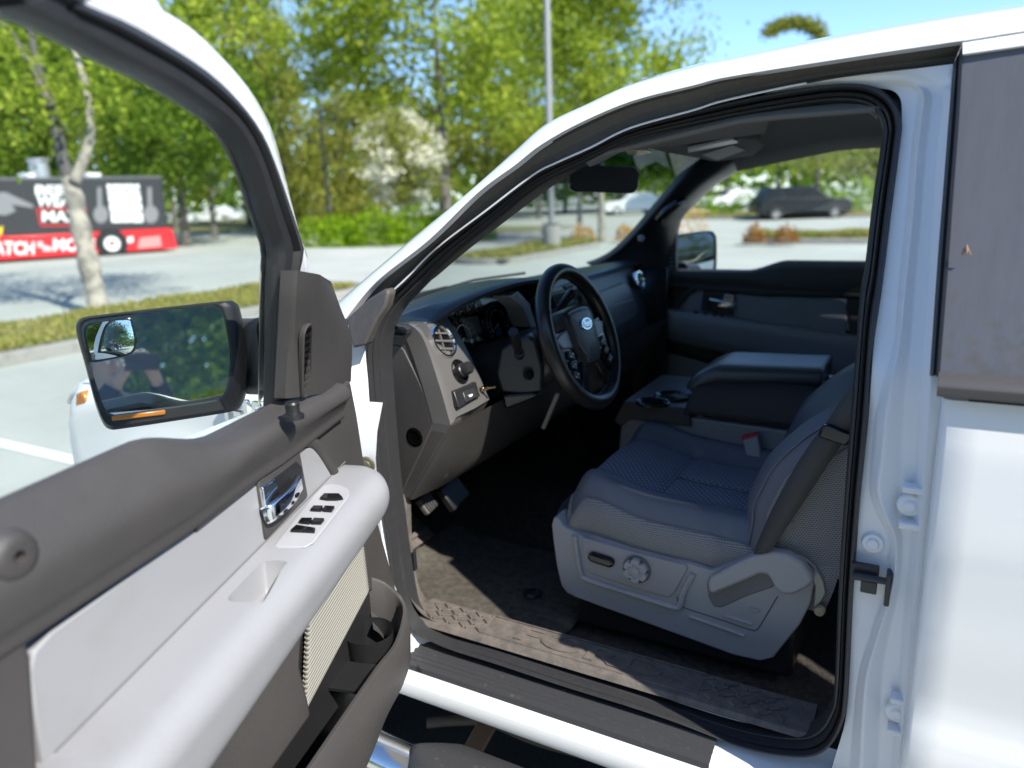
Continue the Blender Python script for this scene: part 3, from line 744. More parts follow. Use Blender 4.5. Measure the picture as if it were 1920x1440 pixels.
car(gpos(1415, 62), rz + 0.2, SILP, 'silver car far off beyond the hedge, just behind the dark car', group=G3)
car(gpos(1185, 52), rz + 0.2, WHP, 'white car far off, low in the windscreen behind the far pillar', group=G3)
car(V((-9.5, -14.5, 0)), R(200), WHP, 'white estate car mirrored in the small blind spot glass', H=1.6, suv=True)

# ================================================================== THE PICKUP TRUCK
TR = empty('pickup_truck', (-1.0, 1.0, 0.0), 'white crew-cab pickup truck with its driver door wide open, filling the foreground', 'pickup truck')

# ---- roof rail and windscreen pillar (white), traced on the leaning side of the cab
rail_top = [(629, 570), (687, 525), (782, 443), (873, 372), (965, 288), (1030, 231), (1110, 193), (1183, 160), (1300, 126), (1366, 113), (1548, 75), (1730, 42), (1920, 13), (2150, -16)]
rail_low = [(648, 598), (706, 528), (804, 450), (895, 362), (965, 310), (1012, 273), (1084, 232), (1183, 190), (1300, 160), (1366, 144), (1585, 109), (1805, 76), (1920, 58), (2150, 28)]
drip_low = [(700, 577), (757, 527), (819, 465), (910, 396), (1001, 327), (1045, 304), (1110, 275), (1183, 239), (1300, 206), (1366, 186), (1548, 149), (1787, 121), (1920, 96), (2150, 66)]
A0 = rows(Sl(rail_top, 0.10), 6); A2 = rows(Sl(rail_low, 0.035), 6)
Am = [a.lerp(b, 0.5) + V((0, -0.018, 0.004)) for a, b in zip(A0, A2)]
An = [a.lerp(b, 0.2) + V((0, -0.012, 0.004)) for a, b in zip(A0, A2)]
Aq = [a.lerp(b, 0.82) + V((0, -0.012, 0.0)) for a, b in zip(A0, A2)]
Ab = [a + V((0, 0.02, -0.003)) for a in A2]
for c_ in (A0, An, Am, Aq, A2, Ab):
    c_.append(c_[-1] + V((0.45, 0.0, -0.004))); c_.append(c_[-1] + V((0.55, 0.01, -0.03)))
m = MB().loft([A0, An, Am, Aq, A2, Ab]); rail = m.build('roof_rail', PAINT, TR, sharp=50)
# mirrored rail on the far side
def mirY(p): return V((p.x, 2.0 - p.y, p.z))
MB().loft([[mirY(p) for p in c] for c in (A0, An, Am, Aq, A2, Ab)]).build('roof_rail', PAINT, TR, sharp=50)
# roof skin between the rails
k0 = 34
roofpts = [A0[i] for i in range(k0, len(A0), 2)]
def roof_fn(i, t, dz=0.0, up=0.075):
    p = roofpts[i]; q = mirY(p)
    c = p.lerp(q, t); c.z += up*math.sin(math.pi*t)**0.8 + dz
    c.x -= 0.07*math.sin(math.pi*t)*(1 - i/len(roofpts))
    return c
MB().loft([[roof_fn(i, j/16) for j in range(17)] for i in range(len(roofpts))]).build('roof_panel', PAINT, TR, sharp=None)
# drip seal
D1 = [p.copy() for p in rows(Sl(rail_low, 0.052), 6)]
D2 = rows(Sl(drip_low, 0.085), 6)
Dl = [D1]
for t, o in ((0.06, -0.006), (0.16, -0.008), (0.2, 0.004), (0.3, 0.004), (0.6, 0.008), (0.93, 0.002), (0.97, -0.006), (1.0, -0.004)):
    Dl.append([a.lerp(b, t) + V((0, o, 0)) for a, b in zip(D1, D2)])
Dl.append([b + V((0, 0.02, 0)) for b in D2])
MB().loft([c[:6*11 + 1] for c in Dl]).build('drip_seal', DRIP, TR, sharp=25)
# light metal lip under the drip seal
L1 = [b + V((0, -0.002, 0.0)) for b in D2]
MB().tube([p + V((0, -0.002, -0.001)) for p in L1[4:6*10]], 0.0022, 6).build('drip_lip', PAINT_IN, TR)

# ---- weather seal round the door opening: matched outer and inner loops
WO = [(698, 705), (698, 640), (711, 597), (730, 557), (757, 528), (819, 467), (910, 398), (1001, 329), (1089, 287), (1183, 242), (1300, 209), (1400, 184), (1500, 166), (1580, 156), (1640, 162), (1678, 190), (1691, 228), (1688, 270), (1670, 410), (1655, 535), (1640, 635), (1629, 780), (1615, 917), (1601, 1100), (1592, 1284), (1583, 1350), (1553, 1400), (1501, 1414), (1400, 1397), (1279, 1351), (1178, 1317), (1069, 1284), (929, 1238), (847, 1212), (796, 1187), (767, 1160), (745, 1105), (731, 997), (716, 880)]
WI = [(722, 705), (722, 640), (733, 603), (752, 572), (777, 546), (838, 486), (925, 415), (1012, 347), (1098, 305), (1185, 263), (1300, 236), (1400, 217), (1500, 201), (1560, 194), (1610, 197), (1640, 212), (1653, 240), (1651, 275), (1635, 385), (1622, 495), (1612, 560), (1595, 780), (1581, 963), (1572, 1110), (1564, 1290), (1555, 1330), (1532, 1362), (1492, 1374), (1400, 1362), (1279, 1326), (1178, 1292), (1069, 1258), (929, 1214), (847, 1192), (805, 1172), (778, 1148), (765, 1100), (750, 997), (736, 880)]
O_ = rows(Sl(WO, 0.105), 5, closed=True); I_ = rows(Sl(WI, 0.14), 5, closed=True)
prof = ((0.0, 0.03), (0.0, 0.0), (0.10, -0.016), (0.24, -0.020), (0.33, -0.012), (0.38, 0.0), (0.43, -0.012), (0.52, -0.018), (0.60, -0.012), (0.66, 0.002), (0.72, -0.004), (0.86, -0.008), (1.0, 0.0), (1.0, 0.03))
MB().loft([[a.lerp(b, t) + V((0, o, 0)) for a, b in zip(O_, I_)] for t, o in prof], closed=True).build('door_opening_seal', RUBBER, TR, sharp=30)

# ---- white door jamb (B pillar), rows traced from top to bottom, pressed steps across
rowsT = [[(1430, 177), (1500, 157), (1570, 146), (1640, 137), (1715, 129), (1786, 120)], [(1520, 165), (1590, 154), (1640, 149), (1690, 146), (1740, 145), (1785, 144)], [(1640, 165), (1694, 160), (1712, 159), (1728, 159), (1758, 160), (1784, 160)]]
rowsB = [  # y, seal edge, bead start, bead step, flute, hinge-side rise, rear door edge
    (178, 1684, 1722, 1732, 1745, 1765, 1782), (225, 1691, 1716, 1727, 1742, 1762, 1780), (300, 1684, 1708, 1719, 1734, 1754, 1773), (410, 1670, 1699, 1711, 1725, 1746, 1764), (535, 1655, 1686, 1698, 1714, 1738, 1755), (635, 1640, 1678, 1688, 1706, 1731, 1749), (705, 1634, 1660, 1674, 1698, 1726, 1746),
    (780, 1629, 1641, 1662, 1692, 1722, 1742), (850, 1622, 1634, 1655, 1690, 1718, 1737), (917, 1615, 1630, 1646, 1686, 1714, 1732), (963, 1611, 1645, 1660, 1684, 1710, 1728), (1018, 1607, 1668, 1681, 1692, 1707, 1723),
    (1100, 1601, 1661, 1673, 1686, 1699, 1716), (1180, 1597, 1636, 1650, 1668, 1692, 1708), (1261, 1593, 1611, 1626, 1654, 1686, 1701), (1352, 1585, 1600, 1618, 1650, 1680, 1693), (1440, 1560, 1594, 1614, 1646, 1672, 1685), (1540, 1540, 1588, 1608, 1640, 1664, 1676)]
offs = (0.105, 0.100, 0.072, 0.085, 0.085, 0.052)
cols = [rows([S(*r_[k], (0.105, 0.098, 0.092, 0.086, 0.080, 0.066)[k]) for r_ in rowsT] + [S(r_[1+k], r_[0], offs[k]) for r_ in rowsB], 5) for k in range(6)]
allc = []
for k in range(5):
    allc.append(cols[k])
    allc.append([a.lerp(b, 0.15) + V((0, 0.0, 0)) for a, b in zip(cols[k], cols[k+1])])
    allc.append([a.lerp(b, 0.85) for a, b in zip(cols[k], cols[k+1])])
allc.append(cols[5]); allc.append([p + V((0.05, 0.035, 0)) for p in cols[5]])
MB().loft(allc).build('door_jamb', PAINT_IN, TR, sharp=None)
# striker latch, bump stops, plug, hinge leaves of the rear door
def onjamb(px, py, off=0.085): return S(px, py, off)
c = onjamb(1636, 1085, 0.09)
m = MB(); m.box(c + V((-0.012, -0.006, 0.012)), (0.042, 0.012, 0.030)); m.box(c + V((-0.004, -0.014, -0.006)), (0.024, 0.018, 0.022)); m.box(c + V((0.024, -0.012, -0.004)), (0.008, 0.03, 0.055)); m.tube([c + V((-0.03, -0.02, 0.01)), c + V((0.026, -0.02, 0.01))], 0.006, 10)
m.build('door_striker', mat('latch_black', (0.03, 0.03, 0.032), 0.45, dirt=((0.35, 0.34, 0.33), 60, 0.66, 0.74)), TR, bevel=0.003)
MB().lathe(onjamb(1637, 1016, 0.103), (0, -1, 0), ((0.0, 0.012), (0.008, 0.012), (0.010, 0.008), (0.0155, 0.008), (0.018, 0.0))).build('jamb_plug', PAINT_IN, TR)
for (px, py) in ((1706, 950), (1682, 1340)):
    c = onjamb(px, py, 0.066); m = MB()
    for dz in (0.030, -0.030):
        m.box(c + V((0.004, 0.002, dz)), (0.034, 0.024, 0.011))
    m.lathe(c + V((0.0, 0.004, 0)), (0, -1, 0), ((0.0, 0.006), (0.008, 0.006), (0.010, 0.002), (0.017, 0.002), (0.019, -0.004)), n=20)
    m.build('rear_door_hinge', PAINT_IN, TR, bevel=0.004)

# ---- rear door: outer skin with belly and crease, front edge, belt moulding, privacy glass
edge_px = [(1763, 705), (1757, 745), (1753, 780), (1746, 872), (1736, 1018), (1725, 1180), (1707, 1440), (1698, 1560)]
def skin_y(z):                      # side section: belt shoulder, hollow, crease, tuck-under
    pts = ((0.40, 0.060), (0.46, 0.030), (0.52, 0.012), (0.60, 0.006), (0.70, -0.006), (0.74, -0.006), (0.80, 0.006), (0.95, 0.000), (1.10, -0.006), (1.22, -0.003), (1.285, 0.006), (1.32, 0.012))
    for (a, b), (c_, d) in zip(pts, pts[1:]):
        if z <= c_:
            t = max(0.0, (z - a)/(c_ - a)); t = t*t*(3 - 2*t); return b + (d - b)*t
    return 0.012
zs = [0.42 + (1.30 - 0.42)*i/30 for i in range(31)]
def edge_x(z):
    return 0.026 + 0.004*math.sin((z - 0.4)*2)
rings = []
for dx, dy in ((0.0, 0.055), (0.0, 0.012), (0.003, 0.004), (0.010, 0.0), (0.05, 0.0), (0.2, 0.0), (0.5, 0.0), (0.85, 0.0), (1.02, 0.0), (1.025, 0.02)):
    rings.append([V((edge_x(z) + dx, skin_y(z) + dy, z)) for z in zs])
RD = MB().loft(rings).build('rear_door', PAINT, TR, sharp=40)
# belt moulding
bm_px = ((1761, 705), (1757, 745))
m = MB(); z0, z1 = S(1840, 744, 0.0).z, S(1840, 710, 0.0).z
prof = ((0.0, z0 - 0.004), (-0.010, z0 - 0.001), (-0.010, z0 + 0.012), (-0.006, z1 - 0.006), (0.004, z1), (0.03, z1 + 0.002))
m.loft([[V((x, y, z)) for y, z in prof] for x in (0.022, 0.5, 1.05)])
m.add([V((0.022, y, z)) for y, z in prof], [tuple(range(6))])
m.build('belt_moulding', mat('belt_strip', (0.055, 0.052, 0.052), 0.5), RD, bevel=0.001)
# upper frame: white header, black front strip, glass
hd_top = [(1805, 79), (1920, 61), (2150, 31)]; hd_low = [(1805, 104), (1920, 88), (2150, 60)]
a = Sl(hd_top, 0.010); b = Sl(hd_low, 0.010)
m = MB(); m.loft([[p + V((0, 0.05, 0)) for p in a], [p + V((0, 0.006, 0)) for p in a], [p.lerp(q, 0.12) for p, q in zip(a, b)], [p.lerp(q, 0.9) for p, q in zip(a, b)], [p + V((0, 0.008, 0)) for p in b], [p + V((0, 0.05, 0)) for p in b]])
m.add([a[0] + V((0, .05, 0)), a[0] + V((0, 0.002, 0)), b[0] + V((0, 0.002, 0)), b[0] + V((0, .05, 0))], [(0, 1, 2, 3)])
m.build('window_frame', PAINT, RD, sharp=40)
sl_ = [(1787, 121), (1778, 230), (1768, 360), (1757, 500), (1743, 704)]; sr = [(1806, 84), (1798, 230), (1788, 360), (1778, 500), (1762, 704)]
a = rows(Sl(sl_, 0.045), 5); b = rows(Sl(sr, 0.014), 5)
MB().loft([[p + V((0, 0.02, 0)) for p in a], a, [p.lerp(q, 0.35) + V((0, -0.006, 0)) for p, q in zip(a, b)], [p.lerp(q, 0.6) + V((0, 0.004, 0)) for p, q in zip(a, b)], [p.lerp(q, 0.7) + V((0, -0.008, 0)) for p, q in zip(a, b)], b, [p + V((0.0, 0.01, 0)) for p in b]]).build('edge_strip', RUBBER, RD, sharp=30)
gl_ = [(1805, 88), (1797, 230), (1787, 360), (1777, 500), (1760, 708)]
a = rows(Sl(gl_, 0.018), 5)
def gshift(p, x): q = V((x, p.y, p.z)); return q
gr_ = [V((1.0, p.y, p.z + 0.016)) for p in a]
MB().loft([a, [p.lerp(q, 0.3) + V((0, -0.004, 0)) for p, q in zip(a, gr_)], [p.lerp(q, 0.7) + V((0, -0.004, 0)) for p, q in zip(a, gr_)], gr_]).build('window_glass', PRIVACY, RD, sharp=None)

# ---- rocker sill: step plate, painted strip, underside
o_low = [(1501, 1414), (1400, 1397), (1279, 1351), (1178, 1317), (1069, 1284), (929, 1238), (847, 1212), (796, 1187), (767, 1160)]
xs = [-1.22 + 0.08*i for i in range(19)]
sec = ((0.150, 0.570), (0.142, 0.556), (0.132, 0.548), (0.090, 0.536), (0.062, 0.530), (0.036, 0.522), (0.018, 0.508), (0.014, 0.490), (0.020, 0.470), (0.040, 0.455), (0.12, 0.45), (0.4, 0.45))
MB().loft([[V((x, y, z)) for y, z in sec] for x in xs]).build('rocker_panel', PAINT_IN, TR, sharp=30)
# scuff plate on the rocker (ribbed, rounded front)
def plate_pt(x, t, up):
    y = 0.136 - 0.094*t; z = 0.552 - 0.018*t - 0.004*t*t
    return V((x, y, z + up))
m = MB(); NX = 60
cur = []
for i in range(NX + 1):
    x = -1.02 + 0.735*i/NX
    e = 1.0 if x > -0.985 else 0.0
    sect = []
    for j in range(41):
        t = j/40
        rib = 0.0022 if (0.30 < t < 0.42 or 0.46 < t < 0.56 or 0.60 < t < 0.70 or 0.74 < t < 0.82) else 0.0
        lip = 0.006
        if j in (0, 40): lip = -0.004; rib = 0
        xx = x
        if x < -0.98: xx = x + 0.03*(2*t - 1)**4
        sect.append(plate_pt(xx, t, lip + rib))
    cur.append(sect)
m.loft(cur); m.add([p for p in cur[0]] + [p - V((0, 0, 0.012)) for p in cur[0]], [(i, i+1, 42+i, 41+i) for i in range(40)])
m.build('scuff_plate', SCUFF, TR, sharp=28)
# small trim clips and dirt specks on the painted strip
# inner sill tread (dusty plastic) with raised letters and tread-plate lozenges
m = MB()
xs2 = [-1.05, -1.02, -1.0, -0.75, -0.5, -0.3, -0.15, -0.12]
sec2 = ((0.128, 0.588), (0.136, 0.597), (0.150, 0.600), (0.215, 0.600), (0.232, 0.597), (0.242, 0.575), (0.245, 0.50))
m.loft([[V((x, y, z)) for y, z in sec2] for x in xs2])
for (x0, x1) in ((-1.015, -0.875), (-0.33, -0.19)):
    for i in range(7):
        for j in range(4):
            x = x0 + (x1 - x0)*i/6 + (0.0 if j % 2 else 0.010); y = 0.155 + 0.019*j
            a_ = R(35 if (i + j) % 2 else -35)
            m.box((x, y, 0.601), (0.022, 0.0055, 0.007), Matrix.Rotation(a_, 3, 'Z'))
SILL = m.build('sill_tread', DUSTY, TR, sharp=30, bevel=0.001)
vs, fs = text_mesh('FORD', 0.078, 0.003, bold=0.002, sx=1.75)
M = frame((-0.60, 0.186, 0.600), (1, 0, 0), (0, 1, 0))
MB().add([M @ p for p in vs], fs).build('raised_letters', DUSTY, SILL, sharp=30)
m = MB()
for y in (0.149, 0.226):
    m.tube([V((-0.86, y, 0.6005)), V((-0.34, y, 0.6005))], 0.0018, 6)
for x in (-0.86, -0.34):
    m.tube([V((x, 0.149, 0.6005)), V((x, 0.226, 0.6005))], 0.0018, 6)
m.build('letter_border', DUSTY, SILL)
# front jamb: hinge pillar painted strip below the windscreen pillar
hp_o = [(629, 585), (650, 640), (664, 700), (668, 780), (672, 880), (690, 1000), (716, 1100), (735, 1180), (770, 1262)]
hp_i = [(700, 578), (699, 640), (699, 705), (708, 800), (717, 880), (732, 997), (746, 1105), (768, 1160), (806, 1196)]
a = rows(Sl(hp_o, 0.05), 5); b = rows(Sl([(x_ + 8, y_) for x_, y_ in hp_i], 0.128), 5)
MB().loft([[p + V((-0.06, 0.0, 0)) for p in a], a, [p.lerp(q, 0.3) + V((0, 0.02, 0)) for p, q in zip(a, b)], [p.lerp(q, 0.7) + V((0, 0.012, 0)) for p, q in zip(a, b)], b, [q + V((0, 0.02, 0)) for q in b]]).build('hinge_pillar', PAINT_IN, TR, sharp=None)
# rubber corner block between pillar and door, brass-coloured plug on the pillar
MB().prism([S(x, y, 0.03) for x, y in ((648, 598), (690, 560), (722, 540), (729, 547), (722, 575), (705, 600), (683, 648), (660, 654))], (0, 0.03, 0)).build('pillar_corner_seal', DRIP, TR, bevel=0.008, seg=3)
MB().lathe(S(687, 872, 0.02), (0.3, -1, 0), ((0.0, 0.008), (0.010, 0.008), (0.012, 0.004), (0.018, 0.004), (0.020, 0.0))).build('pillar_plug', mat('olive_plug', (0.13, 0.12, 0.08), 0.4, metal=0.4), TR)

# ---- windscreen pillars inside, header, headliner, far side of the cab
At = rows([S(819, 518, 0.165), S(872, 473, 0.165), S(928, 430, 0.165), S(1019, 361, 0.165), S(1074, 324, 0.165), S(1110, 296, 0.165)], 6)
Ai = rows([S(760, 560, 0.145), S(838, 486, 0.145), S(925, 415, 0.145), S(1012, 347, 0.145), S(1098, 305, 0.145), S(1140, 286, 0.145)], 6)
Af = [p + V((-0.09, 0.02, 0.0)) for p in At]
MB().loft([Ai, [a.lerp(b, 0.5) + V((0, 0.004, 0)) for a, b in zip(Ai, At)], At, [a.lerp(b, .1) + V((0, 0.006, 0)) for a, b in zip(At, Af)], Af]).build('windscreen_pillar_trim', TRIM, TR, sharp=40)
# far windscreen pillar, traced on the plane y = 1.82
pf = [(1105, 497), (1130, 488), (1160, 470), (1200, 430), (1250, 370), (1285, 328), (1310, 300), (1345, 275), (1420, 240)]
pb = [(1262, 560), (1262, 470), (1268, 420), (1285, 395), (1330, 352), (1370, 326), (1400, 310), (1450, 294), (1520, 282)]
def SF(px, py, off):
    y = 2 - off
    for _ in range(25):
        p = on(px, py, 'y', y); y = 2.0 - (tum(p.z) + off)
    return p
a = rows([SF(x, y, 0.19) for x, y in pf], 6); b = rows([SF(x, y, 0.075) for x, y in pb], 6)
mid = [p.lerp(q, 0.45) + V((0, -0.035, 0)) for p, q in zip(a, b)]
FP = MB().loft([[p + V((-0.07, 0.12, 0.0)) for p in a], a, [p.lerp(q, 0.3) + V((0, 0.01, 0)) for p, q in zip(a, mid)], mid, [p.lerp(q, 0.6) + V((0, -0.02, 0)) for p, q in zip(mid, b)], b, [q + V((0, 0.06, 0)) for q in b]]).build('far_pillar_trim', DASH, TR, sharp=None)
g0, g1 = SF(1236, 412, 0.19), SF(1278, 378, 0.19)
d_ = (g1 - g0)
MB().tube([g0 + V((0, 0.02, 0)), g0.lerp(g1, 0.12) + V((0, -0.03, 0)), g0.lerp(g1, 0.5) + V((0, -0.045, 0)), g0.lerp(g1, 0.88) + V((0, -0.03, 0)), g1 + V((0, 0.02, 0))], 0.016, 10).build('grab_handle', GLOSSBLACK, FP)
MB().lathe(SF(1202, 447, 0.205), (0.3, -1, 0.1), ((0.0, 0.006), (0.012, 0.005), (0.014, 0.0))).build('pillar_button', LIGHTTRIM, FP)
# headliner: inside of the roof
hp = [(p.x, p.y, p.z) for p in roofpts]
def liner(i, j):
    t = j/20
    x = -0.66 + (0.95 + 0.66)*i/24
    zc = 1.765 + 0.055*min(1, (x + 0.66)/0.35)
    y = 0.26 + 1.48*t
    e = abs(2*t - 1)
    z = zc - 0.10*e**5
    return V((x, y, z))
MB().loft([[liner(i, j) for j in range(21)] for i in range(25)]).build('headliner', HEADLINER, TR, sharp=None, solid=0.01)
# near header trim (pale line below the seal) and far header
h1 = [(1098, 305), (1185, 263), (1300, 236), (1400, 217), (1500, 201), (1610, 197), (1645, 215)]
ha = rows(Sl(h1, 0.14), 5)
MB().loft([ha, [p + V((0, 0.02, -0.008)) for p in ha], [p + V((0.0, 0.07, 0.0)) for p in ha], [p + V((0.0, 0.16, 0.07)) for p in ha]]).build('near_header_trim', HEADLINER, TR, sharp=None)
hf = [(1380, 320), (1400, 309), (1460, 293), (1520, 283), (1650, 267), (1800, 252), (1960, 240)]
hu = [(1150, 460), (1190, 420), (1230, 370), (1290, 322), (1350, 285), (1440, 262), (1520, 246), (1650, 225), (1800, 210), (1960, 198)]
a = rows([SF(x, y, 0.075) for x, y in hf], 5); 
MB().loft([[p + V((0, 0.03, 0)) for p in a], a, [p + V((-0.0, -0.03, 0.015)) for p in a], [p + V((0, -0.13, 0.055)) for p in a], [p + V((0, -0.25, 0.075)) for p in a]]).build('far_header_trim', HEADLINER, TR, sharp=None)
# far roof side closing panel and rear inner cab
MB().grid(lambda u, v: V((-0.75 + 1.9*u, 1.99 - 0.17*v, 1.74 + 0.10*v)), 8, 4).build('far_roof_side', PAINT, TR, solid=0.02)
# sun visor on the near side, overhead lamp and console, mirror
vz = [(1170, 282), (1300, 243), (1440, 217), (1428, 250), (1352, 254), (1230, 277)]
vis = [on(x, y, 'y', yy) for (x, y), yy in zip(vz, (0.42, 0.34, 0.36, 0.66, 0.68, 0.62))]
VS = empty
m = MB(); m.add([p for p in vis] + [p + V((0, 0, 0.018)) for p in vis], [(0, 1, 2, 3, 4, 5), (11, 10, 9, 8, 7, 6)] + [(i, (i+1) % 6, 6 + (i+1) % 6, 6+i) for i in range(6)])
VIS = m.build('sun_visor', HEADLINER, TR, bevel=0.006, seg=3)
# overhead console between the visors
oc = [(1178, 282), (1352, 258), (1420, 262), (1432, 275), (1405, 300), (1340, 304), (1260, 288)]
yy = (0.80, 0.86, 0.88, 1.1, 1.25, 1.2, 0.98)
vA, vB, vC = on(1250, 287, 'x', -0.70), on(1405, 299, 'x', -0.64), on(1352, 257, 'x', -0.48)
vN = (vB - vA).cross(vC - vA).normalized()
if vN.z > 0: vN = -vN
def onV(px, py, o=0.0): return pln(px, py, vA + vN*o, vN)
P_ = [onV(x, y) for x, y in ((1215, 279), (1352, 257), (1422, 262), (1433, 275), (1405, 299), (1340, 303), (1250, 287))]
m = MB(); m.prism(P_, -vN*0.02); OC = m.build('far_sun_visor', HEADLINER, TR, bevel=0.006, seg=3)
lab = [onV(x, y, 0.002) for x, y in ((1316, 290), (1373, 272), (1397, 281), (1345, 300))]
MB().prism(lab, vN*0.001).build('warning_label', mat('label_grey', (0.45, 0.44, 0.43), 0.8), OC)
st = [onV(x, y, 0.004) for x, y in ((1290, 274), (1372, 256), (1384, 262), (1290, 281))]
MB().prism(st, vN*0.008).build('map_lamp', mat('lamp_plastic', (0.32, 0.32, 0.33), 0.35), TR, bevel=0.003)
st = [onV(x, y, 0.004) for x, y in ((1172, 277), (1200, 276), (1222, 281), (1196, 286), (1176, 284))]
MB().prism(st, vN*0.008).build('dome_lens', mat('dome_lens', (0.6, 0.45, 0.33), 0.25), TR, bevel=0.003)
# rear view mirror
mc = on(1134, 336, 'y', 0.98)
ax = V((0.72, -0.69, 0.02)).normalized(); MX = frame(mc, V((0.69, 0.72, -0.06)), V((0.02, 0, 1)))
m = MB(); prof2 = rrect(0.225, 0.078, 0.026, 6)
m.loft([[MX @ V((x*s_, y*s_, z)) for x, y in prof2] for s_, z in ((0.97, 0.004), (1.0, 0.0), (1.0, -0.018), (0.8, -0.038), (0.3, -0.045))], closed=True)
RVM = m.build('rear_view_mirror', GLOSSBLACK, TR, sharp=40)
m = MB(); m.add([MX @ V((x*0.96, y*0.93, 0.0045)) for x, y in prof2], [tuple(range(len(prof2)))]); m.build('mirror_face', mat('dim_mirror', (0.5, 0.5, 0.5), 0.0, metal=1.0), RVM, sharp=None)
MB().tube([MX @ V((0.0, 0, -0.03)), MX @ V((0.0, 0.05, -0.06)), MX @ V((0.01, 0.13, -0.11))], 0.009, 8).build('mirror_stem', GLOSSBLACK, RVM)
# windscreen
def ws(u, v):
    y = 0.17 + 1.66*u; b = 1 - (2*u - 1)**2
    lo = V((-1.25 - 0.20*b, y, 1.27)); hi = V((-0.63 - 0.07*b, 0.26 + 1.48*u, 1.765 + 0.03*b))
    return lo.lerp(hi, v) + V((-0.03*math.sin(math.pi*v), 0, 0.02*math.sin(math.pi*v)))
MB().grid(ws, 21, 13).build('windscreen', WSGLASS, TR, sharp=None)
# a pale sticker seen through the top of the screen
MB().add([ws(0.535, 0.965) + V((0.004, 0, 0)), ws(0.54, 0.93) + V((0.004, 0, 0)), ws(0.552, 0.915) + V((0.004, 0, 0)), ws(0.565, 0.93) + V((0.004, 0, 0)), ws(0.57, 0.965) + V((0.004, 0, 0))], [(0, 1, 2, 3, 4)]).build('windscreen_sticker', mat('sticker', (0.3, 0.36, 0.36), 0.7), TR)
# wipers and cowl
MB().grid(lambda u, v: V((-1.34 - 0.20*(1 - (2*u - 1)**2) - 0.16*v, 0.12 + 1.76*u, 1.255 - 0.02*v)), 15, 4).build('cowl', SHADEBLACK, TR, solid=0.01)
m = MB()
m.tube([V((-1.56, 0.42, 1.262)), V((-1.50, 0.75, 1.285)), V((-1.49, 1.02, 1.292))], 0.006, 6)
m.tube([V((-1.58, 0.95, 1.262)), V((-1.52, 1.25, 1.290)), V((-1.46, 1.55, 1.287))], 0.006, 6)
m.build('wiper', SHADEBLACK, TR)

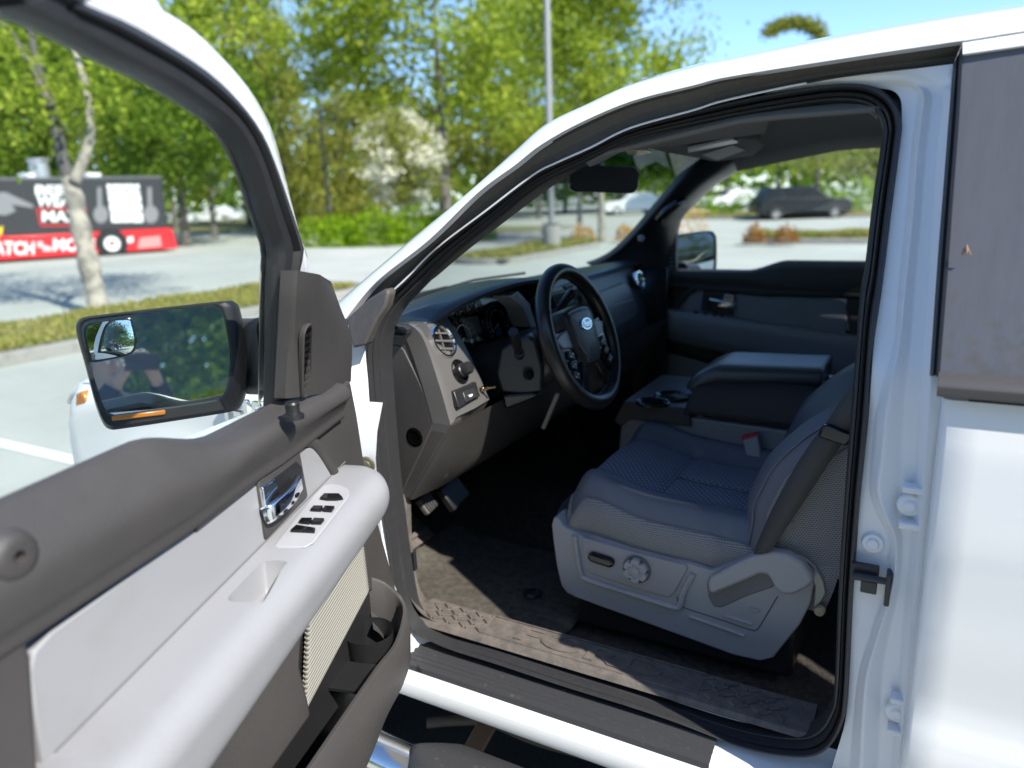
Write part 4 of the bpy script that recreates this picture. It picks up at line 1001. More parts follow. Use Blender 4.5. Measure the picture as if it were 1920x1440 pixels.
# ================================================================== FRONT DOORS
def belt(u):
    t = min(1, max(0, (u - 0.53)/0.16)); t = t*t*(3 - 2*t)
    return 1.272 + 0.040*t
def DT(px, py, off):                 # photo point on the leaning window part of the open door
    n = off
    for _ in range(25):
        p = DL(px, py, n); n = tum(p[2]) + off
    return p
CREAM_GROOVE = mat('cream_groove', (0.12, 0.115, 0.10), 0.9, spec=0.1)
def build_door(T, name, label, frame_=True):
    def P(pts): return [T(*p) for p in pts]
    # ---- white pressed shell
    m = MB()
    us = [0.085, 0.09, 0.10, 0.14, 0.3, 0.6, 0.9, 1.10, 1.135, 1.14]
    rings = []
    for u in us:
        e = 0.012 if u in (0.085, 1.14) else 0.0
        zz = [0.50, 0.56, 0.64, 0.72, 0.80, 0.95, 1.1, 1.2, belt(u) - 0.02]
        ring = [(u, -0.035 + skin_y(z) - 0.0 + e, z) for z in zz] + [(u, -0.006, belt(u) - 0.022), (u, 0.030 - e, 1.18), (u, 0.030 - e, 0.8), (u, 0.03 - e, 0.53), (u, 0.0, 0.50)]
        rings.append(P(ring))
    m.loft(rings, closed=True)
    k = len(rings[0])
    m.add(rings[0], [tuple(range(k))]); m.add(rings[-1], [tuple(range(k))])
    door = m.build(name, PAINT, TR, sharp=40, label=label)
    # ---- window frame
    fo = [DT(x, y, -0.02) for x, y in ((277, 0), (350, 47), (401, 95), (456, 157), (500, 233), (525, 321), (554, 437), (576, 507))][::-1]
    fm = [DT(x, y, 0.004) for x, y in ((124, 0), (219, 40), (310, 91), (383, 142), (437, 197), (478, 255), (503, 313), (529, 383), (547, 434), (559, 474))][::-1]
    fi = [DT(x, y, 0.010) for x, y in ((0, 7), (109, 51), (219, 109), (310, 153), (383, 199), (427, 233), (459, 281), (481, 335), (503, 408), (521, 467))][::-1]
    zt = fo[-1][2]
    fo = [(fo[0][0] + 0.03, -0.02, 1.27), (fo[0][0] + 0.01, -0.02, 1.38)] + fo + [(0.70, tum(zt + 0.012) - 0.02, zt + 0.012), (0.98, tum(zt + .012) - 0.02, zt + 0.012), (1.08, tum(zt - 0.03) - 0.02, zt - 0.03), (1.12, -0.0, 1.45), (1.13, -0.02, 1.28)]
    zt = fm[-1][2]
    fm = [DT(536, 756, 0.012), DT(541, 640, 0.012), DT(549, 508, 0.010)] + fm + [(0.80, tum(zt + .008) + .004, zt + 0.008), (0.97, tum(zt) + .004, zt + 0.003), (1.055, tum(zt - .04) + .004, zt - 0.05), (1.09, 0.04, 1.43), (1.10, 0.004, 1.28)]
    zt = fi[-1][2]
    fi = [DT(513, 762, 0.012), DT(516, 640, 0.012), DT(518, 530, 0.012)] + fi + [(0.85, tum(zt) + .01, zt + 0.002), (0.95, tum(zt) + .01, zt - 0.003), (1.02, tum(zt - .05) + .01, zt - 0.06), (1.05, 0.04, 1.42), (1.06, 0.01, 1.28)]
    n = 70
    a = resample([T(*p) for p in fo], n); b = resample([T(*p) for p in fm], n); c = resample([T(*p) for p in fi], n)
    nv = T(0, 1, 0) - T(0, 0, 0)
    if frame_: MB().loft([[p - nv*0.03 for p in c], [p - nv*0.03 for p in a], a, [p.lerp(q, 0.15) + nv*0.008 for p, q in zip(a, b)], [p.lerp(q, 0.6) + nv*0.010 for p, q in zip(a, b)], b]).build('window_frame', PAINT, door, sharp=50)
    if frame_: MB().loft([[p - nv*0.02 for p in b], [p + nv*0.004 for p in b], [p.lerp(q, 0.12) + nv*0.016 for p, q in zip(b, c)], [p.lerp(q, 0.35) + nv*0.018 for p, q in zip(b, c)], [p.lerp(q, 0.45) + nv*0.008 for p, q in zip(b, c)], [p.lerp(q, 0.6) + nv*0.012 for p, q in zip(b, c)], [p.lerp(q, 0.9) + nv*0.010 for p, q in zip(b, c)], c, [p - nv*0.02 for p in c]]).build('window_seal', RUBBER, door, sharp=30)
    # ---- glass
    fi2 = sorted([(p[0], p[2]) for p in fi if p[2] > 1.44])
    def top(u):
        if u <= fi2[0][0]: return fi2[0][1]
        for (u0, z0), (u1, z1) in zip(fi2, fi2[1:]):
            if u <= u1: return z0 + (z1 - z0)*(u - u0)/max(1e-6, u1 - u0)
        return fi2[-1][1]
    def gf(s, t):
        u = 0.285 + 0.765*s; zb = belt(u) - 0.02; z = zb + (top(u) + 0.006 - zb)*t
        return T(u, tum(z) + 0.004, z)
    MB().grid(gf, 40, 14).build('window_glass', GLASS, door, sharp=None)
    # ---- upper trim with the ledge under the window
    st = []
    for i in range(46):
        u = 0.20 + 0.90*i/45
        t = min(1, max(0, (u - 0.50)/0.17)); t = t*t*(3 - 2*t); bz = belt(u)
        A = ((0.014, bz - 0.03), (0.014, bz), (0.03, bz + 0.001), (0.064, bz - 0.003), (0.078, bz - 0.012), (0.082, bz - 0.028), (0.075, 1.225), (0.066, 1.207), (0.064, 1.190), (0.040, 1.182))
        B = ((0.014, bz - 0.03), (0.014, bz), (0.024, bz + 0.002), (0.036, bz - 0.004), (0.058, bz - 0.026), (0.078, bz - 0.060), (0.076, 1.215), (0.070, 1.200), (0.066, 1.182), (0.040, 1.172))
        sl0 = 0.012*min(1, max(0, (0.42 - u)/0.2))
        st.append([T(u, a_[0] + (b_[0] - a_[0])*t, a_[1] + (b_[1] - a_[1])*t + (sl0 if k_ > 5 else 0)) for k_, (a_, b_) in enumerate(zip(A, B))])
    MB().loft([rows(s_, 4) for s_ in st]).build('upper_trim', TRIM, door, sharp=None)
    # ---- front column of the trim
    col = [DL(x, y, 0.052) for x, y in ((560, 762), (621, 734), (658, 712), (671, 778), (684, 866), (700, 930), (712, 985), (748, 1119), (720, 1119), (692, 1108), (679, 1023), (640, 1000), (600, 960), (570, 860))]
    MB().prism([T(u, 0.02, z) for u, n_, z in col], nv*0.032).build('front_trim', TRIM, door, bevel=0.008, seg=3)
    # arch moulding round the front of the insert
    arch = [DL(x, y, 0.06) for x, y in ((367, 985), (481, 896), (552, 838), (580, 826), (600, 838), (622, 872), (634, 894))]
    MB().tube(rows([T(u, 0.052, z) for u, n_, z in arch], 6), 0.012, 10).build('arch_trim', TRIM, door)
    # ---- door insert
    ins = [(0.343, 1.190), (0.477, 1.182), (0.627, 1.175), (0.766, 1.172), (0.873, 1.168), (0.898, 1.16), (0.908, 1.14), (0.915, 1.02), (0.23, 1.02), (0.249, 1.103), (0.275, 1.155), (0.300, 1.178)]
    MB().prism([T(u, 0.03, z) for u, z in ins], nv*0.026).build('door_insert', LIGHTTRIM, door, bevel=0.003)
    # rear end cap of the panel, backing panel below
    MB().prism([T(u, 0.02, z) for u, z in ((0.91, 1.20), (1.11, 1.20), (1.11, 0.56), (0.95, 0.56), (0.93, 1.0), (0.905, 1.16))], nv*0.044).build('rear_trim', TRIM, door, bevel=0.010, seg=3)
    MB().prism([T(u, 0.02, z) for u, z in ((0.12, 1.05), (1.0, 1.05), (1.0, 0.54), (0.13, 0.54))], nv*0.026).build('lower_backing', SHADEBLACK, door)
    # ---- armrest
    def ztop(u): return 1.106 - 0.105*(min(max(u, 0.15), 0.95) - 0.26)
    rings = []
    for i in range(44):
        s = i/43; u = 0.175 + 0.80*s
        k = math.sqrt(max(0, 1 - (1 - min(1, s/0.085))**2)); k = 0.05 + 0.95*k
        z0 = ztop(u)
        sec = ((0.030, z0), (0.056, z0), (0.110, z0), (0.136, z0 - 0.004), (0.152, z0 - 0.016), (0.160, z0 - 0.034), (0.158, z0 - 0.060), (0.145, z0 - 0.082 - 0.05*s), (0.110, z0 - 0.115 - 0.05*s), (0.080, z0 - 0.135 - 0.04*s), (0.030, z0 - 0.14 - 0.04*s))
        rings.append(rows([T(u, 0.030 + (n_ - 0.030)*k, z0 - 0.06 + (z - z0 + 0.06)*(0.55 + 0.45*k)) for n_, z in sec], 4))
    m = MB().loft(rings, closed=True)
    m.add(rings[-1], [tuple(range(len(rings[-1])))]); m.add(rings[0], [tuple(range(len(rings[0])))])
    arm = recalc(m.build('armrest', LIGHTTRIM, door, sharp=None))
    MB().tube([T(0.20 + 0.70*i/30, 0.0575, ztop(0.20 + 0.70*i/30) + 0.0012) for i in range(31)], 0.0011, 6).build('armrest_seam_shade', mat('seam_shade', (0.13, 0.13, 0.13), 0.8), door)  # seam between armrest and insert; the dark tube stands for its shadow line
    # switch plate
    def AZ(px, py, dz=0.0):
        z = 1.08
        for _ in range(30):
            p = on(px, py, 'z', z) - HG; z = ztop(p.dot(U_)) + dz
        return (p.dot(U_), p.dot(N_), z)
    def ap(pts, dz): return [T(*AZ(x, y, dz)) for x, y in pts]
    up = V((0, 0, 1))
    pl = [(606, 914), (622, 910), (641, 913), (654, 920), (655, 931), (648, 942), (588, 1020), (572, 1029), (524, 1030), (515, 1027), (530, 1006), (590, 930)]
    m = MB(); m.prism(ap(pl, -0.002), up*0.0035); m.build('switch_plate', mat('switch_plate', (0.34, 0.34, 0.35), 0.45), door, bevel=0.0015)
    for q in (((600, 938), (608, 930), (636, 930), (644, 938), (630, 940), (612, 940)), ((582, 960), (588, 953), (606, 953), (602, 961)), ((605, 961), (609, 953), (628, 954), (622, 962)), ((560, 983), (566, 976), (586, 976), (580, 985)), ((583, 985), (589, 976), (609, 977), (602, 985)), ((545, 999), (556, 989), (592, 995), (590, 1001))):
        m = MB(); m.prism(ap(q, 0.001), up*0.006); sw = m.build('window_switch', GLOSSBLACK, door, bevel=0.0012)
    # grab cup in the armrest
    cup = [(456, 1105), (478, 1075), (514, 1038), (530, 1032), (564, 1032), (556, 1045), (526, 1098), (510, 1106)]
    t_ = [p - nv*0.026 for p in ap(cup, 0.02)]; cc = sum(t_, V())/len(t_)
    m = MB(); tt = rows(t_, 4, closed=True)
    lev = [[p for p in tt], [p - up*0.02 for p in tt], [cc + (p - cc)*0.93 - up*0.028 for p in tt], [cc + (p - cc)*0.82 - up*0.058 for p in tt], [cc + (p - cc)*0.70 - up*0.064 for p in tt]]
    lev = [[V((p.x, p.y, p.z)) for p in l_] for l_ in lev]
    m.loft(lev, closed=True); m.add(lev[0], [tuple(range(len(tt)))]); m.add(lev[-1], [tuple(range(len(tt)))])
    cut = recalc(m.build('cutter', LIGHTTRIM, door, sharp=None))
    bo_ = arm.modifiers.new('cup', 'BOOLEAN'); bo_.object = cut; bo_.operation = 'DIFFERENCE'; bo_.solver = 'EXACT'
    bpy.context.view_layer.update()
    nm_ = bpy.data.meshes.new_from_object(arm.evaluated_get(bpy.context.evaluated_depsgraph_get()))
    arm.modifiers.clear(); arm.data = nm_; nm_.shade_smooth(); nm_.set_sharp_from_angle(angle=R(40))
    bpy.data.objects.remove(cut)
    # ---- handle bezel with chrome lever
    bz = [DL(x, y, 0.060) for x, y in ((483, 902), (562, 843), (578, 931), (499, 1013))]
    MB().prism([T(u, 0.045, z) for u, n_, z in bz], nv*0.016).build('handle_bezel', TRIM, door, bevel=0.004)
    hole = [DL(x, y, 0.062) for x, y in ((494, 912), (556, 866), (566, 876), (569, 915), (563, 930), (508, 975))]
    MB().prism([T(u, 0.0605, z) for u, n_, z in hole], nv*0.0015).build('handle_recess', SHADEBLACK, door)
    m = MB()
    m.prism([T(u, 0.058, z) for u, n_, z in [DL(x, y, 0.066) for x, y in ((492, 914), (517, 897), (527, 930), (512, 955), (505, 980), (502, 978))]], nv*0.008)
    h1 = m.build('handle_plate', CHROME, door, bevel=0.003)
    m = MB()
    p0, p1, p2 = [DL(x, y, 0.075) for x, y in ((509, 968), (540, 932), (565, 906))]
    pts = rows([T(p0[0], 0.062, p0[2]), T(p0[0] - 0.01, 0.072, p0[2] + 0.004), T(p1[0], 0.078, p1[2]), T(p2[0], 0.070, p2[2])], 6)
    for dz in (-0.008, 0.0, 0.008):
        pass
    sec = rrect(0.012, 0.030, 0.005, 3)
    rings = []
    for i, p in enumerate(pts):
        tdir = (pts[min(i+1, len(pts)-1)] - pts[max(i-1, 0)]).normalized(); side = up - tdir*tdir.z; side.normalize(); ot = tdir.cross(side)
        rings.append([p + ot*x + side*y for x, y in sec])
    m.loft(rings, closed=True); m.add(rings[0], [tuple(range(len(sec)))]); m.add(rings[-1], [tuple(range(len(sec)))])
    m.build('handle_lever', CHROME, door, sharp=50)
    # ---- ribbed cloth panel
    cr = [DL(x, y, 0.062) for x, y in ((681, 1015), (692, 1108), (575, 1330), (582, 1168))]
    n_u, n_z = 24, 150
    def cf(s, t):
        a = V(cr[0]).lerp(V(cr[3]), s); b = V(cr[1]).lerp(V(cr[2]), s); p = a.lerp(b, t)
        return T(p.x, 0.062 + 0.0007*math.sin(t*2*math.pi*18), p.z)
    m = MB().grid(cf, n_u, 18*8 + 1); m.mi = [1 if (k // (n_u - 1)) % 8 in (5, 6) else 0 for k in range(len(m.f))]
    m.build('cloth_panel', [CREAM, CREAM_GROOVE], door, sharp=None, solid=-0.01)
    # lower rear panel under the armrest
    lr = [(0.445, 0.935), (0.475, 0.905), (0.487, 0.87), (0.475, 0.80), (0.47, 0.76), (1.02, 0.74), (1.02, 0.95)]
    MB().prism([T(u, 0.03, z) for u, z in lr], nv*0.068).build('pull_panel', TRIM, door, bevel=0.012, seg=3)
    # ---- map pocket
    path = [(0.115, 0.040), (0.098, 0.075), (0.102, 0.110), (0.135, 0.134), (0.21, 0.145), (0.30, 0.147), (0.42, 0.148), (0.70, 0.148), (1.02, 0.145)]
    rim = [0.822, 0.800, 0.772, 0.757, 0.735, 0.742, 0.745, 0.745, 0.745]
    bot = [0.74, 0.69, 0.65, 0.625, 0.615, 0.605, 0.565, 0.555, 0.555]
    pa = rows([V((u, n_, z)) for (u, n_), z in zip(path, rim)], 6); pb_ = rows([V((u, n_, z)) for (u, n_), z in zip(path, bot)], 6)
    inn = []
    for i, p in enumerate(pa):
        d = pa[min(i+1, len(pa)-1)] - pa[max(i-1, 0)]; d.z = 0; d.normalize(); nrm = V((d.y, -d.x, 0))
        if nrm.y > 0 and i > 12: nrm = -nrm
        inn.append(nrm)
    for i in range(len(inn)):
        d = pa[min(i+1, len(pa)-1)] - pa[max(i-1, 0)]; d.z = 0; d.normalize(); inn[i] = V((d.y, -d.x, 0))
    # the pocket's inside lies towards the door skin (smaller n)
    sg = -1 if inn[-1].y > 0 else 1
    inn = [v_*sg for v_ in inn]
    Lw = [[p + v_*0.012 + V((0, 0, -0.10)) for p, v_ in zip(pa, inn)], [p + v_*0.012 for p, v_ in zip(pa, inn)], [p + v_*0.009 + V((0, 0, 0.005)) for p, v_ in zip(pa, inn)], [p + v_*0.003 + V((0, 0, 0.005)) for p, v_ in zip(pa, inn)], [p - v_*0.001 for p, v_ in zip(pa, inn)],
          [p.lerp(q, 0.3) - v_*0.004 for p, q, v_ in zip(pa, pb_, inn)], [p.lerp(q, 0.8) for p, q, v_ in zip(pa, pb_, inn)], [q + v_*0.02 for q, v_ in zip(pb_, inn)], [q + v_*0.07 + V((0, 0, -0.002)) for q, v_ in zip(pb_, inn)]]
    MB().loft([[T(p.x, p.y, p.z) for p in c_] for c_ in Lw]).build('map_pocket', TRIM, door, sharp=45)
    m = MB()
    m.lathe(T(0.20, 0.075, 0.60), (0, 0, 1), ((0.030, 0.02), (0.040, 0.03), (0.046, 0.10), (0.050, 0.150)), n=28)
    m.prism([T(u, n_, 0.700) for u, n_ in ((0.245, 0.045), (0.245, 0.130), (0.33, 0.130), (0.33, 0.045))], V((0, 0, 0.006)))
    m.prism([T(u, n_, 0.60) for u, n_ in ((0.33, 0.045), (0.335, 0.130), (1.0, 0.130), (1.0, 0.045))], V((0, 0, 0.006)))
    m.add([T(u, 0.047, z) for u, z in ((0.13, 0.55), (1.0, 0.55), (1.0, 0.78), (0.45, 0.78), (0.13, 0.83))], [(0, 1, 2, 3, 4)])
    m.build('pocket_liner', SHADEBLACK, door, sharp=40)
    # ---- sail panel with the slotted speaker grille
    if not frame_: return door
    la = [DT(x, y, o) for x, y, o in ((548, 507, 0.040), (545, 560, 0.046), (540, 650, 0.048), (534, 747, 0.050))]
    lb = [DT(x, y, o) for x, y, o in ((600, 515, 0.058), (605, 565, 0.062), (610, 650, 0.064), (615, 736, 0.064))]
    lc = [DT(x, y, o) for x, y, o in ((619, 529, 0.035), (637, 575, 0.03), (659, 634, 0.03), (658, 714, 0.034))]
    A_ = rows([T(*p) for p in la], 5); B_ = rows([T(*p) for p in lb], 5); C_ = rows([T(*p) for p in lc], 5)
    bk = -nv*0.020
    m = MB().loft([[p + bk for p in A_], A_, [p.lerp(q, 0.06) + nv*0.006 for p, q in zip(A_, B_)], [p.lerp(q, 0.8) + nv*0.004 for p, q in zip(A_, B_)], [p.lerp(q, 0.10) + nv*0.0 for p, q in zip(B_, C_)], [p.lerp(q, 0.92) + nv*0.003 for p, q in zip(B_, C_)], C_, [p + bk for p in C_]])
    top_ = [A_[0] + bk, A_[0], B_[0], C_[0], C_[0] + bk]
    m.add(top_, [(0, 1, 2, 3, 4)])
    SP = m.build('sail_panel', TRIM, door, sharp=40)
    so_ = [DT(x, y, 0.055) for x, y in ((568, 626), (566, 728))]
    q0, q1 = T(so_[0][0], so_[0][1] + 0.006, so_[0][2]), T(so_[1][0], so_[1][1] + 0.006, so_[1][2])
    ax_ = (q0 - q1).normalized(); w_ = ax_.cross(nv).normalized(); L = (q0 - q1).length
    def slot(r_, o_):
        pts = []
        for c0, a0 in ((q0, 0), (q1, 180)):
            for k in range(9):
                a_ = R(a0 + 180*k/8); pts.append(c0 + w_*math.cos(a_)*r_ + ax_*math.sin(a_)*r_ + nv*o_)
        return pts
    m = MB(); m.loft([slot(0.0185, -0.004), slot(0.0185, 0.003), slot(0.016, 0.005), slot(0.0130, 0.004), slot(0.0125, -0.002)], closed=True)
    for k in range(9):
        c0 = q1.lerp(q0, (k + 0.3)/8.6)
        m.add([c0 - w_*0.0127 + nv*0.001 + ax_*0.002, c0 + w_*0.0127 + nv*0.001 - ax_*0.002, c0 + w_*0.0127 + nv*0.0035 + ax_*0.003, c0 - w_*0.0127 + nv*0.0035 + ax_*0.007], [(0, 1, 2, 3)])
    m.build('speaker_grille', TRIM, door, sharp=30)
    m = MB(); m.add(slot(0.0127, 0.0005), [tuple(range(18))]); m.build('grille_void', GLOSSBLACK, door)
    # lock knob
    kp = on(550, 781, 'z', 1.275) - HG; c0 = T(kp.dot(U_), kp.dot(N_), 1.276)
    MB().lathe(c0, (0, 0, 1), ((0.017, -0.004), (0.0165, 0.002), (0.012, 0.003), (0.0115, 0.006), (0.0105, 0.009), (0.0115, 0.020), (0.010, 0.023), (0.0, 0.024))).build('lock_knob', SHADEBLACK, door, sharp=30)
    return door
DD = build_door(DW, 'driver_door', 'open driver door with pale grey armrest')
def PW2(u, n, z): return V((-1.18 + u, 1.972 - (n if n < 0.06 else 0.06 + (n - 0.06)*0.5), z))
PD = build_door(PW2, 'passenger_door', 'closed passenger door in shade', False)
sp_ = [on(x, y, 'y', 1.905) for x, y in ((1205, 560), (1215, 470), (1240, 430), (1262, 412), (1267, 425), (1267, 536))]
SPP = MB().prism(sp_, (0, 0.04, 0)).build('sail_panel', TRIM, PD, bevel=0.004)
m = MB(); g0, g1 = on(1258, 468, 'y', 1.903), on(1257, 531, 'y', 1.903)
for k in range(9):
    m.box(g0.lerp(g1, k/8), (0.016, 0.006, 0.007))
m.build('speaker_grille', BEZEL, SPP)

# round bolt cap on the near end of the upper trim of the open door
p = DL(32, 1045, 0.075)
MB().lathe(DW(p[0], 0.066, p[2]), N_, ((0.0, 0.004), (0.006, 0.004), (0.007, 0.013), (0.016, 0.014), (0.024, 0.010), (0.028, 0.0))).build('pull_ring', TRIM, DD, sharp=50)

# ---- door mirrors
def build_mirror(c, nrm, out, parent, spot=None, lamp=None, lip=0.020):
    """glass outline given as points on the glass plane through c"""
    nrm = V(nrm).normalized(); rt = V((0, 0, 1)).cross(nrm).normalized(); upv = nrm.cross(rt)
    M = frame(c, rt, upv)
    def loc(pts): return [M.inverted() @ pln(x, y, c, nrm) for x, y in pts]
    base = rows(loc(out), 4, closed=True); cc = sum(base, V())/len(base)
    def ring(s, z, k=0.0, side=0.0):
        o = []
        for p in base:
            q = cc + (p - cc)*s
            if k and q.y < cc.y: q.y -= k*min(1, (cc.y - q.y)/0.04)
            if side and q.x > cc.x: q.x += side*min(1, (q.x - cc.x)/0.08)
            o.append(M @ V((q.x, q.y, z)))
        return o
    m = MB(); m.loft([ring(0.985, 0.002), ring(1.02, 0.008), ring(1.05, 0.008, lip*0.7, lip*0.5), ring(1.07, -0.004, lip, lip), ring(1.08, -0.03, lip, lip*1.2), ring(1.02, -0.085, lip*0.6, lip), ring(0.75, -0.13), ring(0.2, -0.145)], closed=True)
    ho = m.build('mirror_housing', SHADEBLACK, parent, sharp=50)
    m = MB(); m.add(ring(1.0, 0.003), [tuple(range(len(base)))]); m.build('mirror_glass', MIRROR, parent, sharp=None)
    if spot:
        P_ = rows(loc(spot), 4, closed=True); c2 = sum(P_, V())/len(P_); rm = max((p - c2).length for p in P_)
        rr = []
        for k in range(14):
            s = 1 - k/13.2; r_ = []
            for p in P_:
                q = c2 + (p - c2)*s; d = (q - c2).length
                r_.append(M @ V((q.x, q.y, 0.0045 + 0.0062*(1 - (d/rm)**2))))
            rr.append(r_)
        m = MB().loft(rr, closed=True); m.add(rr[-1], [tuple(range(len(P_)))]); m.build('spotter_glass', MIRROR, parent, sharp=None)
        m = MB(); m.tube([M @ V((p.x, p.y, 0.0062)) for p in P_ + [P_[0]]], 0.0022, 6); m.build('spotter_rim', GLOSSBLACK, parent)
    if lamp:
        L_ = loc(lamp); MB().prism([M @ V((p.x, p.y, 0.004)) for p in L_], nrm*0.010).build('mirror_lamp', AMBER, parent, bevel=0.002)
    return M
MC = dep(297, 676, 1.34)
MN = ((V((0.42, -1.48, 1.56)) - MC).normalized() - (MC - EYE).normalized()).normalized()
MM = build_mirror(MC, MN, ((153, 626), (154, 609), (166, 600), (200, 595), (300, 583), (392, 573), (410, 576), (419, 590), (429, 640), (432, 680), (427, 720), (419, 741), (404, 750), (330, 762), (232, 776), (210, 777), (197, 767), (184, 735), (166, 675)), DD,
    spot=((160, 626), (163, 612), (175, 606), (210, 601), (243, 598), (249, 610), (254, 640), (251, 655), (240, 664), (210, 671), (176, 677), (169, 668)), lamp=((209, 779), (310, 767), (310, 776), (211, 788)))
# mirror arm to the door
b0 = MM @ V((0.09, 0.0, -0.07)); b1 = MM @ V((0.165, -0.015, -0.065)); b2 = DW(0.24, -0.04, 1.33)
m = MB()
for k in range(1):
    sec = rrect(0.06, 0.15, 0.025, 4)
    pts = rows([b0, b1, b2], 6); rings = []
    for i, p in enumerate(pts):
        d = (pts[min(i+1, len(pts)-1)] - pts[max(i-1, 0)]).normalized(); s_ = d.cross(V((0, 0, 1))).normalized()
        rings.append([p + s_*x + V((0, 0, 1))*y for x, y in sec])
    m.loft(rings, closed=True)
m.build('mirror_arm', TRIM, DD, sharp=50)
# far mirror seen through the passenger window
c2 = on(1304, 478, 'y', 2.12)
build_mirror(c2, (0.62, -0.78, 0.02), ((1270, 455), (1272, 446), (1282, 442), (1325, 436), (1334, 440), (1338, 452), (1338, 495), (1333, 508), (1320, 514), (1285, 520), (1275, 514), (1270, 500)), PD, lip=0.010)
MB().tube([c2 + V((0.0, -0.02, -0.07)), V((c2.x - 0.02, 1.98, 1.26))], 0.035, 10).build('mirror_arm', SHADEBLACK, PD)

# ================================================================== INTERIOR
def lathe_on(c, ax, prof, n=28): return MB().lathe(c, ax, prof, n)
# ---- floor, firewall, kick panel
fl = MB()
def floor_pt(s, t):
    x = -1.75 + 1.95*s; y = 0.235 + 1.53*t
    z = 0.505
    if x < -1.25: z += (-1.25 - x)*0.45
    z += 0.10*math.exp(-((y - 1.0)/0.16)**2)
    z += 0.006*mnoise.noise((x*6, y*6, 0))
    return V((x, y, z))
fl.grid(floor_pt, 60, 44)
fl.build('carpet', CARPET, TR, sharp=None)
# floor mat in front of the seat
def mat_pt(s, t):
    x = -1.32 + 0.60*s; y = 0.262 + 0.47*t
    z = 0.520 + max(0, -1.25 - x)*0.45
    return V((x, y, z + 0.006*mnoise.noise((x*5, y*5, 3))))
FM = MB().grid(mat_pt, 30, 24).build('floor_mat', mat('mat_pile', (0.055, 0.051, 0.046), 0.95, bump=('noise', 500, 1.0, 0.005), dirt=((0.185, 0.165, 0.135), 45, 0.30, 0.85), spec=0.1), None, sharp=None, solid=0.008)
tag(FM, 'dusty black carpet floor mat in the driver footwell', 'floor mat')
MB().lathe(on(998, 1112, 'z', 0.535), (0, 0, 1), ((0.0, 0.004), (0.008, 0.004), (0.009, 0.008), (0.016, 0.007), (0.024, 0.002), (0.026, 0.0))).build('mat_grommet', SHADEBLACK, FM, sharp=30)
# firewall
MB().grid(lambda u, v: V((-1.62 + 0.05*v, 0.16 + 1.68*u, 0.5 + 0.68*v)), 6, 6).build('firewall', SHADEBLACK, TR)
# kick panel: side of the footwell, runs down the front of the door opening
ka = [(728, 880), (738, 938), (742, 1000), (750, 1060), (764, 1110), (790, 1150), (828, 1172)]
kb = [(766, 935), (770, 945), (772, 1000), (776, 1050), (786, 1100), (806, 1130), (836, 1143)]
a = rows([S(x, y, 0.14) for x, y in ka], 5); b = rows([on(x, y, 'y', 0.215) for x, y in kb], 5)
KP = MB().loft([a, [p.lerp(q, 0.5) + V((0, -0.012, 0)) for p, q in zip(a, b)], b, [q + V((-0.12, 0.03, 0)) for q in b], [q + V((-0.45, 0.04, 0.0)) for q in b]]).build('kick_panel', DUSTY, TR, sharp=50)
MB().prism([on(x, y, 'y', 0.172) for x, y in ((765, 1040), (776, 1034), (779, 1070), (768, 1075))], (0, 0.01, 0)).build('kick_clip', SHADEBLACK, KP, bevel=0.002)
# dead pedal with ribs, pedals
m = MB()
c = on(797, 1005, 'z', 0.60)
for i in range(5):
    m.box(c + V((-0.03 - 0.028*i, 0.0, 0.002 + 0.018*i)), (0.016, 0.10, 0.012), Matrix.Rotation(R(33), 3, 'Y'))
m.box(c + V((-0.09, 0.0, 0.026)), (0.19, 0.12, 0.012), Matrix.Rotation(R(33), 3, 'Y'))
m.build('foot_rest', DUSTY, TR, bevel=0.003)
pc = on(800, 944, 'y', 0.36)
RB = Matrix.Rotation(R(-35), 3, 'Y') @ Matrix.Rotation(R(8), 3, 'X')
m = MB(); m.box(pc, (0.020, 0.055, 0.050), RB)
PB = m.build('parking_brake_pedal', mat('pedal_rubber', (0.09, 0.085, 0.075), 0.7, bump=('noise', 200, .3, .002)), TR, bevel=0.006, seg=3)
m = MB()
for k in range(5):
    m.box(pc + RB @ V((0.0115, -0.02 + 0.010*k, 0)), (0.003, 0.004, 0.044), RB)
m.build('pedal_ribs', SHADEBLACK, PB)
MB().tube([pc + V((-0.01, 0, 0)), pc + V((-0.12, 0.01, 0.06))], 0.010, 8).build('pedal_arm', SHADEBLACK, PB)
pc = on(850, 925, 'y', 0.52)
m = MB(); m.box(pc, (0.022, 0.10, 0.075), RB); m.tube([pc, pc + V((-0.10, 0, 0.12))], 0.012, 8); m.build('brake_pedal', SHADEBLACK, TR, bevel=0.006)

# ---- dashboard
DB = MB()
# left end cap
ec = [(716, 700), (722, 625), (757, 606), (775, 612), (792, 632), (820, 710), (844, 790), (846, 800), (768, 936), (735, 938), (727, 850)]
DB.prism([on(x, y, 'y', 0.195) for x, y in ec], (0, 0.05, 0))
DBO = DB.build('dashboard', TRIM, TR, bevel=0.006, seg=3)
cv = [(719, 650), (724, 646), (748, 647), (757, 656), (786, 716), (813, 778), (814, 793), (790, 848), (764, 902), (750, 937), (738, 938), (727, 850)]
m = MB(); m.prism([on(x, y, 'y', 0.1925) for x, y in cv], (0, 0.02, 0)); m.build('end_cover', TRIM, DBO, bevel=0.003)
MB().lathe(on(777, 820, 'y', 0.192), (0, -1, 0), ((0.0, 0.0004), (0.0155, 0.0006), (0.0165, 0.002), (0.021, 0.0012), (0.024, 0.0))).build('cover_hole', mat('hole_black', (0.003, 0.003, 0.003), 0.9, spec=0.0), DBO, sharp=20)
